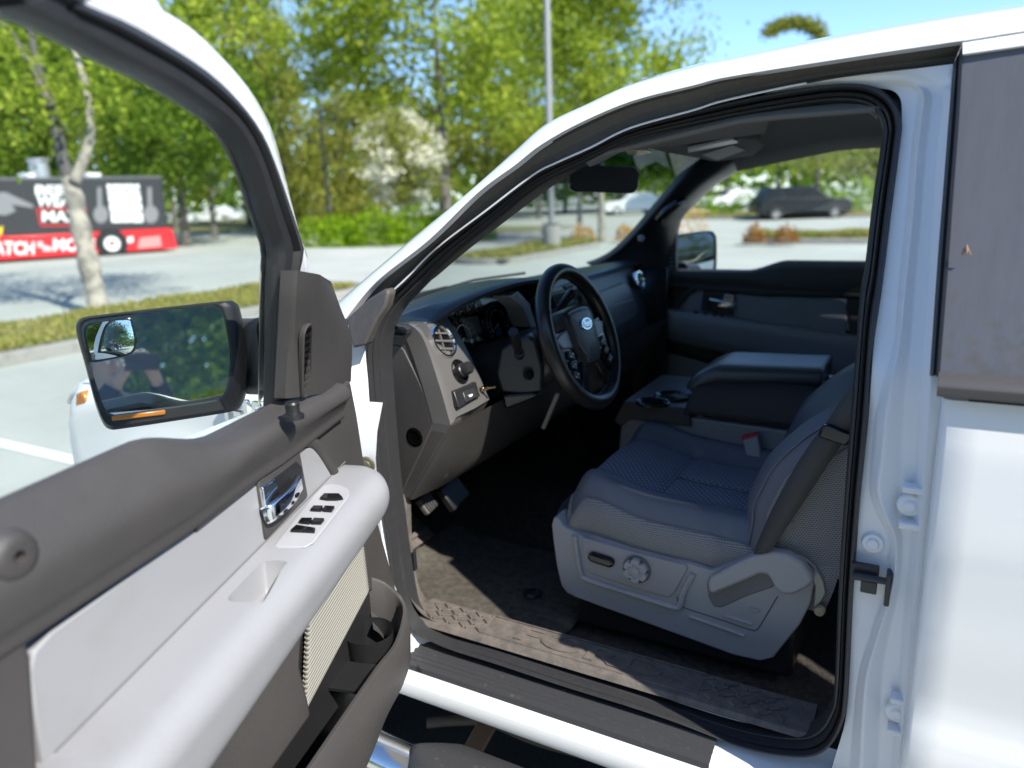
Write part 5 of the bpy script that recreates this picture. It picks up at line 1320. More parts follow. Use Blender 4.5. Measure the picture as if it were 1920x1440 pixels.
# instrument bezel facing the driver: loft from the end cap to the cluster
cA = rows([on(x, y, 'y', 0.192) for x, y in ((766, 607), (792, 632), (820, 710), (845, 797))], 5)
cB = rows([on(x, y, 'y', 0.212) + V((0.002, 0, 0)) for x, y in ((779, 608), (800, 634), (831, 704), (854, 782))], 5)
cC = rows([on(x, y, 'y', 0.36) for x, y in ((836, 592), (857, 622), (886, 676), (917, 748))], 5)
cD = rows([on(x, y, 'y', 0.385) + V((-0.03, 0, 0)) for x, y in ((846, 588), (870, 625), (902, 680), (926, 742))], 5)
cE = rows([on(x, y, 'y', 0.385) + V((-0.10, 0, 0)) for x, y in ((846, 588), (870, 625), (902, 680), (926, 742))], 5)
BZ = MB().loft([[p + V((-0.05, 0, 0)) for p in cA], cA, [p.lerp(q, .5) + V((0.002, -.001, 0)) for p, q in zip(cA, cB)], cB, [p.lerp(q, 0.5) + V((0.006, 0, 0)) for p, q in zip(cB, cC)], [p.lerp(q, 0.96) + V((0.003, 0, 0)) for p, q in zip(cB, cC)], cC, cD, cE]).build('instrument_bezel', BEZEL, DBO, sharp=45)
# bevelled lower edge of the bezel
be = [cA[-1] + V((-0.05, 0, 0)), cA[-1], cB[-1], cC[-1], cD[-1]]
MB().loft([be, [p + V((-0.02, 0.004, -0.030)) for p in be]]).build('bezel_lower_edge', BEZEL, DBO, sharp=30)
# knee bolster
kA = rows([on(x, y, 'y', 0.195) for x, y in ((846, 798), (807, 868), (768, 937))], 4)
kB = rows([on(x, y, 'y', 0.36) for x, y in ((912, 765), (874, 868), (838, 907))], 4)
kC = [V((p.x, 0.50, p.z)) for p in kB]; kD = [V((p.x, 1.80, p.z)) for p in kB]
m = MB().loft([kA, [p.lerp(q, 0.04) + V((0.006, 0, 0)) for p, q in zip(kA, kB)], kB, kC, kD])
m.loft([[kA[-1], kB[-1], kC[-1], kD[-1]], [p + V((-0.30, 0, 0.03)) for p in (kA[-1], kB[-1], kC[-1], kD[-1])]])
KB = m.build('knee_bolster', TRIM, DBO, sharp=40)
rec = [on(x, y, 'y', 0.27) + V((0.03, 0, 0)) for x, y in ((826, 873), (852, 856), (840, 884), (818, 892))]
hb = [on(x, y, 'y', 0.30) for x, y in ((823, 880), (850, 857), (842, 882), (812, 900))]
MB().prism([p + V((0.004, 0, 0)) for p in hb], (-0.01, 0, 0)).build('hood_release_recess', GLOSSBLACK, KB)
hl = [on(x, y, 'y', 0.30) + V((0.010, 0, 0)) for x, y in ((812, 899), (836, 886), (838, 891), (812, 906))]
MB().prism(hl, (-0.012, 0, 0)).build('hood_release_lever', STEEL, KB, bevel=0.002)
# air vents
bN = (cB[-1] - cB[0]).cross(cC[len(cC)//2] - cB[0]).normalized()
if bN.x < 0: bN = -bN
bP = cB[0].lerp(cB[-1], 0.5).lerp(cC[len(cC)//2], 0.5) + V((0.013, 0, 0))
def onB(px, py, o=0.0): return pln(px, py, bP + bN*o, bN)
def vent(px, py, y, r, parent, nrm):
    c = on(px, py, 'y', y) if nrm else onB(px, py)
    nrm = V(nrm).normalized() if nrm else bN
    m = MB().lathe(c, nrm, ((r*0.76, 0.001), (r*0.79, 0.004), (r*0.86, 0.010), (r*0.96, 0.010), (r*1.0, 0.004), (r*1.0, -0.004)), 40)
    v = m.build('air_vent', CHROME, parent, sharp=40)
    m = MB().lathe(c, nrm, ((0.0, 0.0022), (r*0.78, 0.002)), 30); m.build('vent_void', GLOSSBLACK, parent)
    a = nrm.cross(V((0, 0, 1))).normalized(); b = a.cross(nrm)
    ts = R(12)
    a, b = a*math.cos(ts) + b*math.sin(ts), b*math.cos(ts) - a*math.sin(ts)
    m = MB()
    RM = Matrix((a, nrm, b)).transposed()
    for k in (-1, 0.0, 1):
        wv = 2*r*0.76*math.sqrt(max(0.05, 1 - (k*0.5/0.76)**2))
        m = MB(); m.box(c + b*(k*r*0.46) + nrm*(0.005), (wv, 0.006, 0.0055), RM)
        m.build('vent_slat', mat('slat_%d' % (k+2), (0.20, 0.19, 0.18), 0.35) if k == 99 else BEZEL, parent, bevel=0.001)
    m = MB(); m.box(c + a*(r*0.15) + nrm*(0.004), (0.004, 0.004, r*1.4), RM); m.build('vent_rib', BEZEL, parent)
vent(829, 641, 0.268, 0.042, BZ, None)
# headlamp knob
cK = onB(861, 697); nK = bN
MB().lathe(cK - nK*0.003, nK, ((0.0, 0.006), (0.026, 0.006), (0.029, 0.008), (0.031, 0.006), (0.031, 0.0))).build('lamp_switch_plate', GLOSSBLACK, BZ, sharp=30)
MB().lathe(cK + V((0, 0.004, 0.0)), nK, ((0.019, 0.0), (0.018, 0.012), (0.0155, 0.014), (0.0150, 0.030), (0.013, 0.033), (0.0, 0.034))).build('lamp_knob', SHADEBLACK, BZ, sharp=35)
# seat heater style switch panel with rocker, brass toggle
def onbz(px, py, y): return onB(px, py, 0.006)
sw = [onbz(x, y, yy) for x, y, yy in ((851, 734, 0.262), (893, 716, 0.325), (901, 743, 0.325), (861, 765, 0.258))]
MB().prism(sw, (-0.016, 0, 0)).build('switch_panel', SHADEBLACK, BZ, bevel=0.002)
rk = [onbz(x, y, yy) + V((0.005, 0, 0)) for x, y, yy in ((865, 735, 0.28), (886, 727, 0.312), (892, 744, 0.312), (871, 755, 0.276))]
MB().prism(rk, (-0.012, 0, 0)).build('rocker_switch', DASH, BZ, bevel=0.002)
rk2 = [onbz(x, y, yy) + V((0.0065, 0, 0)) for x, y, yy in ((874, 741, 0.288), (882, 738, 0.30), (881, 742, 0.30), (877, 744, 0.29))]
MB().prism(rk2, (-0.003, 0, 0)).build('switch_symbol', WHITEMARK, BZ)
tg = onB(903, 729, 0.0)
m = MB(); m.lathe(tg, (0.94, 0.2, 0.15), ((0.0, 0.0), (0.007, 0.0), (0.007, 0.006), (0.0045, 0.007), (0.0045, 0.016), (0.003, 0.017), (0.0025, 0.032), (0.0035, 0.036), (0.0, 0.038)), 12); m.build('toggle_switch', BRASS, BZ, sharp=30)
# cluster: recess, face, gauges
fx = -1.115
q = [V((fx, 0.385, 1.315)), V((fx, 0.875, 1.335)), V((fx + 0.05, 0.875, 1.09)), V((fx + 0.05, 0.385, 1.09))]
CL = MB().prism(q, (-0.03, 0, 0)).build('gauge_cluster', GLOSSBLACK, DBO)
MB().prism([V((fx + 0.002, 0.80, 1.33)), V((fx + 0.04, 0.80, 1.12)), V((-0.985, 0.86, 1.10)), V((-1.03, 0.86, 1.31))], (0, 0.03, 0)).build('cluster_side', BEZEL, CL, bevel=0.006)
def fc(px, py): return pln(px, py, V((fx + 0.004, 0.6, 1.315)), V((0.225, 0, 0.05)).normalized())
DIM = mat('gauge_print', (0.75, 0.82, 0.90), 0.5)
BLUE = mat('gauge_blue', (0.06, 0.22, 0.50), 0.25)
m = MB(); s_ = [fc(x, y) for x, y in ((862, 597), (894, 592), (903, 622), (876, 634))]
m.prism([p + V((0.001, 0, 0)) for p in s_], (0.002, 0, 0)); m.build('trip_display', mat('trip_display', (0.12, 0.15, 0.15), 0.3), CL)
def ring_arc(c, r, a0, a1, w, n=40):
    A = V((0, 1, 0)); B = V((-0.2, 0, 1)).normalized()
    p = []; 
    o1 = []; o2 = []
    for k in range(n+1):
        a = R(a0 + (a1 - a0)*k/n); d = A*math.cos(a) + B*math.sin(a)
        o1.append(c + d*r); o2.append(c + d*(r + w))
    return o1, o2
def dial(c, r, name, ticks, blue=True):
    m = MB(); m.lathe(c, (1, 0, 0.2), ((r*0.98, 0.0), (r*1.0, 0.006), (r*1.04, 0.005), (r*1.06, 0.0)), 40)
    g = m.build(name, CHROME if ticks > 10 else BEZEL, CL)
    a1, a2 = ring_arc(c + V((0.003, 0, 0)), r*0.62, 215, -35, r*0.05)
    MB().loft([a1, a2]).build('dial_scale', DIM, CL)
    A = V((0, 1, 0)); B = V((-0.2, 0, 1)).normalized()
    m = MB()
    for k in range(ticks):
        a = R(215 - 250*k/(ticks - 1)); d = A*math.cos(a) + B*math.sin(a); t = A*-math.sin(a) + B*math.cos(a)
        p0, p1 = c + V((0.003, 0, 0)) + d*r*0.76, c + V((0.003, 0, 0)) + d*r*0.92
        m.add([p0 - t*0.0008, p0 + t*0.0008, p1 + t*0.0008, p1 - t*0.0008], [(0, 1, 2, 3)])
    m.build('dial_ticks', DIM, CL)
    if blue:
        a1, a2 = ring_arc(c + V((0.002, 0, 0)), 0.001, 235, 290, r*0.6, 12); MB().loft([a1, a2]).build('dial_face', BLUE, CL)
    m = MB(); a = R(205); d = A*math.cos(a) + B*math.sin(a); t = A*-math.sin(a) + B*math.cos(a); cc = c + V((0.005, 0, 0))
    m.add([cc - t*0.002, cc + t*0.002, cc + d*r*0.8 + t*0.0006, cc + d*r*0.8 - t*0.0006], [(0, 1, 2, 3)]); m.build('dial_needle', DIM, CL)
dial(fc(932, 606), 0.062, 'speedometer', 17)
dial(fc(868, 634), 0.056, 'tachometer', 13, False)
for (x, y) in ((849, 585), (864, 582), (879, 578), (894, 573)):
    dial(fc(x, y), 0.017, 'small_gauge', 5, False)
# dash top pad with brow
def lip(y):
    """rear edge of the pad"""
    x = -1.035 - 0.03*min(1, max(0, (y - 0.9)/0.3)); z = 1.318
    t = max(0.0, 1 - ((y - 0.60)/0.30)**2)
    x += 0.055*math.sqrt(t); z += 0.058*math.sqrt(t)
    return V((x, y, z))
def pad(s, t):
    y = 0.17 + 1.66*s
    b = 1 - (2*s - 1)**2
    r_ = lip(y); f0 = V((-1.24 - 0.20*b, y, 1.275))
    p = f0.lerp(r_, t)
    br = max(0.0, 1 - ((y - 0.60)/0.31)**2)
    p.z += math.sin(math.pi*min(1, t))*0.018 + br*0.008*math.sin(math.pi*t)
    return p
cur = []
NS = 70
for i in range(NS + 1):
    s = i/NS; row = [pad(s, j/14) for j in range(15)]
    L = row[-1]
    row += [L + V((0.008, 0, -0.006)), L + V((0.006, 0, -0.016)), L + V((-0.010, 0, -0.022)), L + V((-0.075, 0, -0.022)), L + V((-0.20, 0, -0.06)), L + V((-0.34, 0, -0.14))]
    cur.append(row)
m = MB().loft(cur); m.build('dash_top', DASH, DBO, sharp=50)
# speaker/defrost seam line and right dash face with upper glovebox
prof = ((-1.065, 1.310), (-1.050, 1.300), (-1.035, 1.265), (-1.010, 1.20), (-0.985, 1.10), (-0.980, 1.05), (-1.0, 1.0), (-1.06, 0.93), (-1.12, 0.90))
ys = [0.88, 0.9, 1.2, 1.5, 1.7, 1.76, 1.80, 1.81]
dx = [0, 0, 0, 0, -0.01, -0.02, -0.05, -0.09]
MB().loft([rows([V((x + d_, y, z)) for x, z in prof], 4) for y, d_ in zip(ys, dx)]).build('dash_face', DASH, DBO, sharp=50)
gq = [on(x, y, 'x', -0.998) for x, y in ((1132, 545), (1172, 531), (1181, 536), (1193, 575), (1195, 592), (1187, 601), (1150, 622), (1118, 630))]
gb = MB()
def dfx(z):
    for (x0, z0), (x1, z1) in zip(prof, prof[1:]):
        if z >= z1: return x0 + (x1 - x0)*(z0 - z)/max(1e-6, z0 - z1)
    return -1.0
def dface(px, py, o=0.004):
    x = -1.0
    for _ in range(10):
        p = on(px, py, 'x', x); x = dfx(p.z) + o
    return p
g1 = [dface(x, y, 0.006) for x, y in ((1100, 556), (1168, 530), (1178, 534), (1196, 574), (1196, 588), (1188, 597), (1110, 640))]
GBX = MB().prism(g1, (-0.02, 0, 0)).build('upper_glovebox', mat('glovebox_grain', (0.062, 0.066, 0.072), 0.33, bump=('vor', 380, 0.2, 0.0006)), DBO, bevel=0.004)
ln = [dface(x, y, 0.0068) for x, y in ((1104, 586), (1186, 562))]
MB().tube([ln[0], ln[1]], 0.0012, 6).build('glovebox_seam', GLOSSBLACK, GBX)
vent(1197, 526, 1.68, 0.038, DBO, (0.93, -0.05, 0.25))
# centre stack: pewter strip, screen, vent, controls
cs = [dface(x, y, 0.02) for x, y in ((984, 552), (1000, 548), (1090, 528), (1112, 540), (1120, 650), (1030, 668))]
CSK = MB().prism([on(x, y, 'x', -0.985) for x, y in ((992, 560), (1112, 528), (1128, 640), (1022, 668))], (-0.05, 0, 0)).build('centre_stack', DASH, DBO, bevel=0.008)
st = [on(x, y, 'x', -0.975) for x, y in ((958, 556), (972, 546), (994, 570), (1006, 612), (995, 614), (981, 577))]
MB().prism(st, (-0.06, 0.0, 0)).build('stack_trim_strip', mat('silver_trim', (0.50, 0.50, 0.53), 0.35, metal=0.2), DBO, bevel=0.003)
sc_ = [on(x, y, 'x', -0.978) for x, y in ((1060, 571), (1084, 563), (1086, 580), (1064, 588))]
MB().prism(sc_, (-0.01, 0, 0)).build('radio_screen', mat('radio_screen', (0.16, 0.19, 0.18), 0.2), CSK)
bt = [on(x, y, 'x', -0.976) for x, y in ((1091, 553), (1103, 550), (1108, 566), (1094, 572))]
MB().prism(bt, (-0.01, 0, 0)).build('radio_button', BEZEL, CSK, bevel=0.002)
hz = [on(x, y, 'x', -0.976) for x, y in ((1059, 537), (1074, 532), (1077, 538), (1061, 543))]
MB().prism(hz, (-0.01, 0, 0)).build('hazard_switch', BEZEL, CSK, bevel=0.002)
cv_ = on(1016, 566, 'x', -0.98)
m = MB(); m.prism([on(x, y, 'x', -0.972) for x, y in ((1000, 560), (1016, 548), (1038, 555), (1046, 575), (1020, 592), (1004, 585))], (-0.03, 0, 0)); m.build('centre_vent', GLOSSBLACK, CSK, bevel=0.006)

# ---- steering column and wheel
WC = V((-0.79, 0.60, 1.235)); ta = R(20)
Wn = V((math.cos(ta), 0, math.sin(ta))); Wr = V((0, 1, 0)); Wu = Wn.cross(Wr)*1.0
if Wu.z < 0: Wu = -Wu
WM = Matrix(((Wr.x, Wu.x, Wn.x, WC.x), (Wr.y, Wu.y, Wn.y, WC.y), (Wr.z, Wu.z, Wn.z, WC.z), (0, 0, 0, 1)))
def rr3(w, h, r, z, dy=0.0): return [WM @ V((x, y + dy, z)) for x, y in rrect(w, h, r, 5)]
m = MB().loft([rr3(0.10, 0.10, 0.04, -0.045), rr3(0.155, 0.135, 0.05, -0.06, -0.008), rr3(0.175, 0.155, 0.05, -0.10, -0.014), rr3(0.19, 0.165, 0.05, -0.16, -0.02), rr3(0.20, 0.17, 0.05, -0.24, -0.02), rr3(0.20, 0.17, 0.05, -0.34, -0.02)], closed=True)
SCOL = m.build('steering_column', DASH, TR, sharp=50)
# shroud plate round the column with the keyed button
sp = [on(x, y, 'y', yy) for x, y, yy in ((938, 655, .44), (962, 640, .455), (990, 628, .47), (1006, 640, .48), (1018, 690, .49), (1016, 735, .49), (985, 742, .47), (940, 736, .44), (930, 700, .43))]
m = MB().prism([p + V((0.0, 0, 0)) for p in sp], (-0.02, 0.06, 0)); SHR = m.build('column_shroud', DASH, SCOL, bevel=0.008, seg=3)
sp = [on(x, y, 'y', yy) for x, y, yy in ((941, 742, .43), (985, 738, .46), (1014, 738, .48), (1000, 748, .475), (975, 758, .46), (948, 768, .44))]
MB().prism(sp, (-0.03, 0.05, 0)).build('shroud_pocket', GLOSSBLACK, SCOL, bevel=0.006)
MB().lathe(on(991, 703, 'y', 0.462), (0.75, -0.65, 0.2), ((0.0, 0.008), (0.011, 0.008), (0.013, 0.006), (0.014, 0.0))).build('column_button', GLOSSBLACK, SCOL, sharp=30)
# indicator stalk (points at the camera) and gear lever
s0, s1 = on(975, 668, 'y', 0.47), on(962, 622, 'y', 0.385)
MB().tube([s0, s0.lerp(s1, 0.15), s0.lerp(s1, 0.16), s0.lerp(s1, 0.5), s0.lerp(s1, 0.52), s1], [0.013, 0.013, 0.009, 0.010, 0.0125, 0.0125], 16).build('indicator_stalk', SHADEBLACK, SCOL, sharp=35)
g0, g1 = on(1035, 596, 'y', 0.70), on(1072, 548, 'y', 0.80)
MB().tube([g0 + V((-0.05, 0, -0.05)), g0, g0.lerp(g1, 0.3), g0.lerp(g1, 0.32), g1], [0.009, 0.009, 0.010, 0.013, 0.013], 12).build('gear_lever', GLOSSBLACK, SCOL, sharp=35)
# support strut under the column (pale bracket)
t0, t1 = on(1046, 738, 'y', 0.62), on(1019, 803, 'y', 0.62)
m = MB(); d_ = (t1 - t0); m.box(t0.lerp(t1, 0.5), (0.010, 0.012, d_.length), V((0, 0, 1)).rotation_difference(d_).to_matrix()); m.build('column_strut', mat('strut_grey', (0.36, 0.35, 0.32), 0.5), SCOL, bevel=0.001)
# wheel
SW = MB()
Rm = 0.178
def rim_pt(a, b):
    rr = 0.0188 + 0.0015*math.cos(2*a)**2
    rad = Rm + rr*math.cos(b)
    return WM @ V((rad*math.sin(a), rad*math.cos(a), rr*1.1*math.sin(b)))
SW.loft([[rim_pt(2*math.pi*i/96, 2*math.pi*j/20) for j in range(20)] for i in range(96)], closed=True, ring=True)
WHL = SW.build('steering_wheel', LEATHER, TR, sharp=None)
def wtube(a0, a1, rr, off, matl, name, ro=0.0):
    pts = [WM @ V(((Rm + ro)*math.sin(R(a0 + (a1-a0)*k/24)), (Rm + ro)*math.cos(R(a0 + (a1-a0)*k/24)), off)) for k in range(25)]
    MB().tube(pts, rr, 10).build(name, matl, WHL)
# seams where the leather panels meet, pale seam round the inside
for a_ in (-62, 62, -128, 128):
    m = MB(); m.loft([[rim_pt(R(a_ + k), 2*math.pi*j/20)*1.0 + (rim_pt(R(a_ + k), 2*math.pi*j/20) - (WM @ V((Rm*math.sin(R(a_+k)), Rm*math.cos(R(a_+k)), 0))))*0.05 for j in range(20)] for k in (-0.4, 0.4)], closed=True)
    m.build('rim_seam', SHADEBLACK, WHL)
m = MB()
for k in range(160):
    a = 2*math.pi*k/160
    p = rim_pt(a, math.pi*0.93); q = rim_pt(a + 0.018, math.pi*1.03); c_ = WM @ V((Rm*math.sin(a), Rm*math.cos(a), 0))
    m.tube([p + (p - c_)*0.03, q + (q - c_)*0.03], 0.0008, 4, cap=False)
m.build('rim_stitching', mat('stitch', (0.10, 0.09, 0.08), 0.6), WHL)['kind'] = 'stuff'
# hub pad
def hubring(s, z, dy=0.0):
    base = [(-0.078, 0.060), (-0.05, 0.078), (0.05, 0.078), (0.078, 0.060), (0.074, -0.01), (0.050, -0.066), (0.035, -0.080), (-0.035, -0.080), (-0.050, -0.066), (-0.074, -0.01)]
    return [WM @ V((p.x*s, p.y*s + dy, z)) for p in rows([V((x, y, 0)) for x, y in base], 4, closed=True)]
m = MB().loft([hubring(1.0, -0.05), hubring(1.02, -0.01), hubring(0.98, 0.010), hubring(0.9, 0.016), hubring(0.82, 0.017), hubring(0.80, 0.021), hubring(0.6, 0.024), hubring(0.3, 0.026), hubring(0.02, 0.0265)], closed=True)
m.build('airbag_pad', DASH, WHL, sharp=30)
m = MB()
for j, z in ((0, 0.018),):
    base = [(-0.062, 0.052), (-0.04, 0.060), (0.04, 0.060), (0.062, 0.052), (0.055, -0.01), (0.036, -0.055), (-0.036, -0.055), (-0.055, -0.01)]
    P_ = rows([V((x, y, 0.0205)) for x, y in base], 4, closed=True)
    m.tube([WM @ p for p in P_] + [WM @ P_[0]], 0.0022, 6, cap=False)
m.build('pad_outline', mat('pad_edge', (0.06, 0.06, 0.062), 0.35), WHL)
# oval badge
def oval(a, b, z): return [WM @ V((a*math.cos(2*math.pi*k/32), 0.026 + b*math.sin(2*math.pi*k/32), z)) for k in range(32)]
m = MB().loft([oval(0.031, 0.0155, 0.024), oval(0.030, 0.0150, 0.030), oval(0.027, 0.0125, 0.030), oval(0.0265, 0.012, 0.029)], closed=True); bd = m.build('badge_rim', CHROME, WHL)
m = MB().add(oval(0.0267, 0.0122, 0.0292), [tuple(range(32))]); m.build('oval_badge', mat('badge_blue', (0.06, 0.16, 0.36), 0.2, coat=1.0), WHL)
vs, fs = text_mesh('Ford', 0.021, 0.0006, shear=0.35, bold=0.0003)
M2 = WM @ Matrix.Translation((0.0, 0.0262, 0.0296))
MB().add([M2 @ p for p in vs], fs).build('badge_script', CHROME, WHL)
vs, fs = text_mesh('AIRBAG', 0.007, 0.0003); M2 = WM @ Matrix.Translation((0.012, -0.044, 0.0235)); MB().add([M2 @ p for p in vs], fs).build('airbag_lettering', SHADEBLACK, WHL)
# spokes with switch pods
for sx in (-1, 1):
    m = MB()
    pts = [(0.060, 0.036), (0.115, 0.030), (0.168, 0.040), (0.172, -0.010), (0.150, -0.085), (0.125, -0.125), (0.108, -0.135), (0.080, -0.07), (0.055, -0.045)]
    m.prism([WM @ V((sx*x, y, -0.012)) for x, y in pts], Wn*0.016)
    m.build('wheel_spoke', BEZEL if False else GLOSSBLACK, WHL, bevel=0.004, seg=2)
    m = MB(); pts = [(0.075, 0.030), (0.118, 0.024), (0.150, 0.014), (0.128, -0.012), (0.075, -0.020)]
    m.prism([WM @ V((sx*x, y, 0.000)) for x, y in pts], Wn*0.008); m.build('spoke_trim', mat('spoke_silver', (0.24, 0.24, 0.25), 0.35, metal=0.2), WHL, bevel=0.003)
    for k in range(3):
        m = MB(); p0 = (0.103 - 0.0*k, -0.035 - 0.026*k)
        RMw = Matrix(((Wr.x, Wu.x, Wn.x), (Wr.y, Wu.y, Wn.y), (Wr.z, Wu.z, Wn.z))) @ Matrix.Rotation(R(sx*22), 3, 'Z')
        m.box(WM @ V((sx*(p0[0] + 0.004*k), p0[1], 0.007)), (0.030, 0.021, 0.008), RMw)
        pod = m.build('wheel_button', SHADEBLACK, WHL, bevel=0.003)
        m = MB()
        for dx_ in (-0.007, 0.007):
            m.box(WM @ V((sx*(p0[0] + 0.004*k) + dx_, p0[1] + 0.002*dx_/0.007, 0.0115)), (0.004, 0.003, 0.0006), RMw)
        m.build('button_mark', WHITEMARK, WHL)
m = MB()
pts = [(-0.05, -0.07), (0.05, -0.07), (0.085, -0.165), (0.06, -0.172), (0.0, -0.176), (-0.06, -0.172), (-0.085, -0.165)]
for sx in (-1, 1):
    m = MB(); m.prism([WM @ V((sx*x, y, -0.010)) for x, y in ((0.028, -0.072), (0.052, -0.060), (0.100, -0.142), (0.085, -0.155), (0.066, -0.163))], Wn*0.015); m.build('lower_spoke', GLOSSBLACK, WHL, bevel=0.003)

# ---- centre console / folding armrest seat
CY0 = 0.86
sidep = [on(x, y, 'y', CY0) for x, y in ((1163, 800), (1167, 785), (1172, 768), (1290, 782), (1480, 808), (1600, 822), (1600, 1000), (1150, 960))]
m = MB().prism(sidep, (0, 0.36, 0)); CON = m.build('centre_console', mat('console_grey', (0.20, 0.20, 0.21), 0.5, bump=('vor', 420, .25, .0006)), TR, bevel=0.008, seg=3)
trp = [on(x, y, 'y', CY0 - 0.004) for x, y in ((1150, 775), (1170, 756), (1292, 772), (1292, 782), (1295, 802), (1180, 792), (1164, 800))]
MB().prism([on(x, y, 'y', CY0 - 0.012) for x, y in ((1170, 752), (1292, 770), (1296, 800), (1180, 787), (1164, 800), (1150, 790))], (0, 0.012, 0)).build('console_edge', TRIM, CON, bevel=0.004)
zt = on(1230, 762, 'y', CY0).z
x0, x1 = on(1168, 755, 'y', CY0).x, on(1296, 772, 'y', CY0).x
m = MB().box(((x0 + x1)/2, CY0 + 0.18, zt - 0.01), (x1 - x0, 0.376, 0.03)); m.build('console_tray', DASH, CON, bevel=0.005)
cc1 = on(1224, 756, 'z', zt + 0.006); cc2 = on(1262, 744, 'z', zt + 0.006)
for c_, r_ in ((cc1, 0.046), (cc2, 0.052)):
    MB().lathe(c_, (0, 0, 1), ((0.0, 0.0005), (r_*0.85, 0.001), (r_*0.93, 0.006), (r_, 0.007), (r_*1.08, 0.005), (r_*1.1, 0.0)), 36).build('cup_holder', GLOSSBLACK, CON, sharp=35)
# two padded lids
A_, B_, C_, D_ = on(1322, 722, 'y', 0.925), on(1530, 733, 'y', 0.925), on(1530, 800, 'y', 0.862), on(1286, 768, 'y', 0.862)
def nl(u, v):
    p = A_.lerp(B_, u).lerp(D_.lerp(C_, u), v); e = (2*u - 1)**6*0.006 + (2*v - 1)**6*0.006
    return p + V((0, -0.010, 0.014))*math.sin(math.pi*v)**0.7 - V((0, 0, e))
m = MB().grid(nl, 28, 14)
m.build('console_lid', mat('lid_fabric', (0.040, 0.036, 0.036), 0.75, bump=('noise', 200, .2, .001)), CON, sharp=None, solid=-0.02)
q4 = [on(x, y, 'z', 1.062) for x, y in ((1356, 684), (1560, 693), (1540, 724), (1312, 716))]
def fl_(u, v):
    p = q4[0].lerp(q4[1], u).lerp(q4[3].lerp(q4[2], u), v)
    return p - V((0, 0, 0.035*max(0, (0.16 - u)/0.16)**2 + 0.012*abs(2*v - 1)**8))
m = MB().grid(fl_, 28, 14)
m.build('console_lid', mat('lid_vinyl', (0.075, 0.080, 0.088), 0.30, bump=('vor', 300, .3, .001)), CON, sharp=None, solid=-0.05)
bx = [on(x, y, 'z', 1.058) for x, y in ((1514, 730), (1540, 700), (1640, 700), (1640, 745))]
MB().prism(bx, (0, 0, -0.10)).build('rear_tray', DASH, CON, bevel=0.006)
for (x, y) in ((1562, 708), (1552, 718)):
    MB().lathe(on(x, y, 'z', 1.0585), (0, 0, 1), ((0.0, 0.0004), (0.036, 0.0008), (0.040, 0.003), (0.043, 0.0))).build('cup_holder', GLOSSBLACK, CON, sharp=30)
MB().box((-0.36, 1.04, 0.95), (0.36, 0.32, 0.14)).build('console_body', DASH, CON, bevel=0.01)

# ---- driver's seat
YS = 0.36
def sy(px, py, y=YS): return on(px, py, 'y', y)
sh = [(1034, 985), (1037, 1015), (1044, 1065), (1052, 1098), (1062, 1112), (1082, 1122), (1225, 1174), (1375, 1229), (1425, 1240), (1450, 1234), (1500, 1171), (1519, 1133), (1526, 1095), (1519, 1071), (1487, 1041), (1447, 1031), (1409, 1040), (1334, 1071), (1287, 1056), (1259, 1052), (1180, 1032), (1091, 1005), (1058, 988), (1044, 970), (1038, 970)]
m = MB().prism([sy(x, y) for x, y in sh], (0, 0.06, 0)); SEAT = m.build('driver_seat', SEATGREY, TR, bevel=0.014, seg=4)
# front apron and far side
fr = [sy(x, y) for x, y in ((1036, 972), (1037, 1015), (1046, 1070), (1056, 1102))]
MB().loft([[p + V((-0.002, 0.03, 0)) for p in fr], [p + V((-0.02, 0.10, 0)) for p in fr], [p + V((-0.02, 0.46, 0)) for p in fr], [p + V((0.0, 0.53, 0)) for p in fr]]).build('seat_apron', SEATGREY, SEAT, sharp=None)
# raised frame round the switch panel (the panel sits in a shallow recess)
def plate(pts, y, t, name, mt, bev=0.004, seg=2): return MB().prism([sy(x, v, y) for x, v in pts], (0, t, 0)).build(name, mt, SEAT, bevel=bev, seg=seg)
plate(((1091, 1007), (1180, 1034), (1258, 1054), (1287, 1060), (1288, 1070), (1267, 1108), (1258, 1119), (1250, 1120), (1200, 1107), (1108, 1076), (1098, 1068), (1093, 1050)), YS - 0.006, 0.012, 'seat_switch_panel', mat('seat_panel', (0.27, 0.27, 0.285), 0.45, bump=('noise', 400, .08, .0004)), 0.003)
rc = [(1078, 1004), (1084, 1050), (1089, 1072), (1100, 1086), (1180, 1112), (1262, 1138), (1276, 1132), (1282, 1110), (1300, 1076)]
pts = rows([sy(x, y, YS - 0.002) for x, y in rc], 5)
MB().tube(pts, 0.0075, 8).build('panel_surround', SEATGREY, SEAT)
# black rocker switch
c0, c1 = sy(1110, 1046, YS - 0.016), sy(1141, 1056, YS - 0.016)
d_ = (c1 - c0).normalized(); w_ = V((0, -1, 0)).cross(d_).normalized()
def pill(c0, c1, r_, o):
    pts = []
    for c_, a0 in ((c1, -90), (c0, 90)):
        for k in range(9):
            a = R(a0 + 180*k/8); pts.append(c_ + d_*math.cos(a)*r_ + w_*math.sin(a)*r_ + V((0, o, 0)))
    return pts
m = MB().loft([pill(c0, c1, 0.0125, 0.012), pill(c0, c1, 0.0125, 0.003), pill(c0, c1, 0.011, 0.0), pill(c0, c1, 0.006, -0.002)], closed=True)
m.add(pill(c0, c1, 0.006, -0.002), [tuple(range(18))]); m.build('seat_switch', GLOSSBLACK, SEAT, sharp=40)
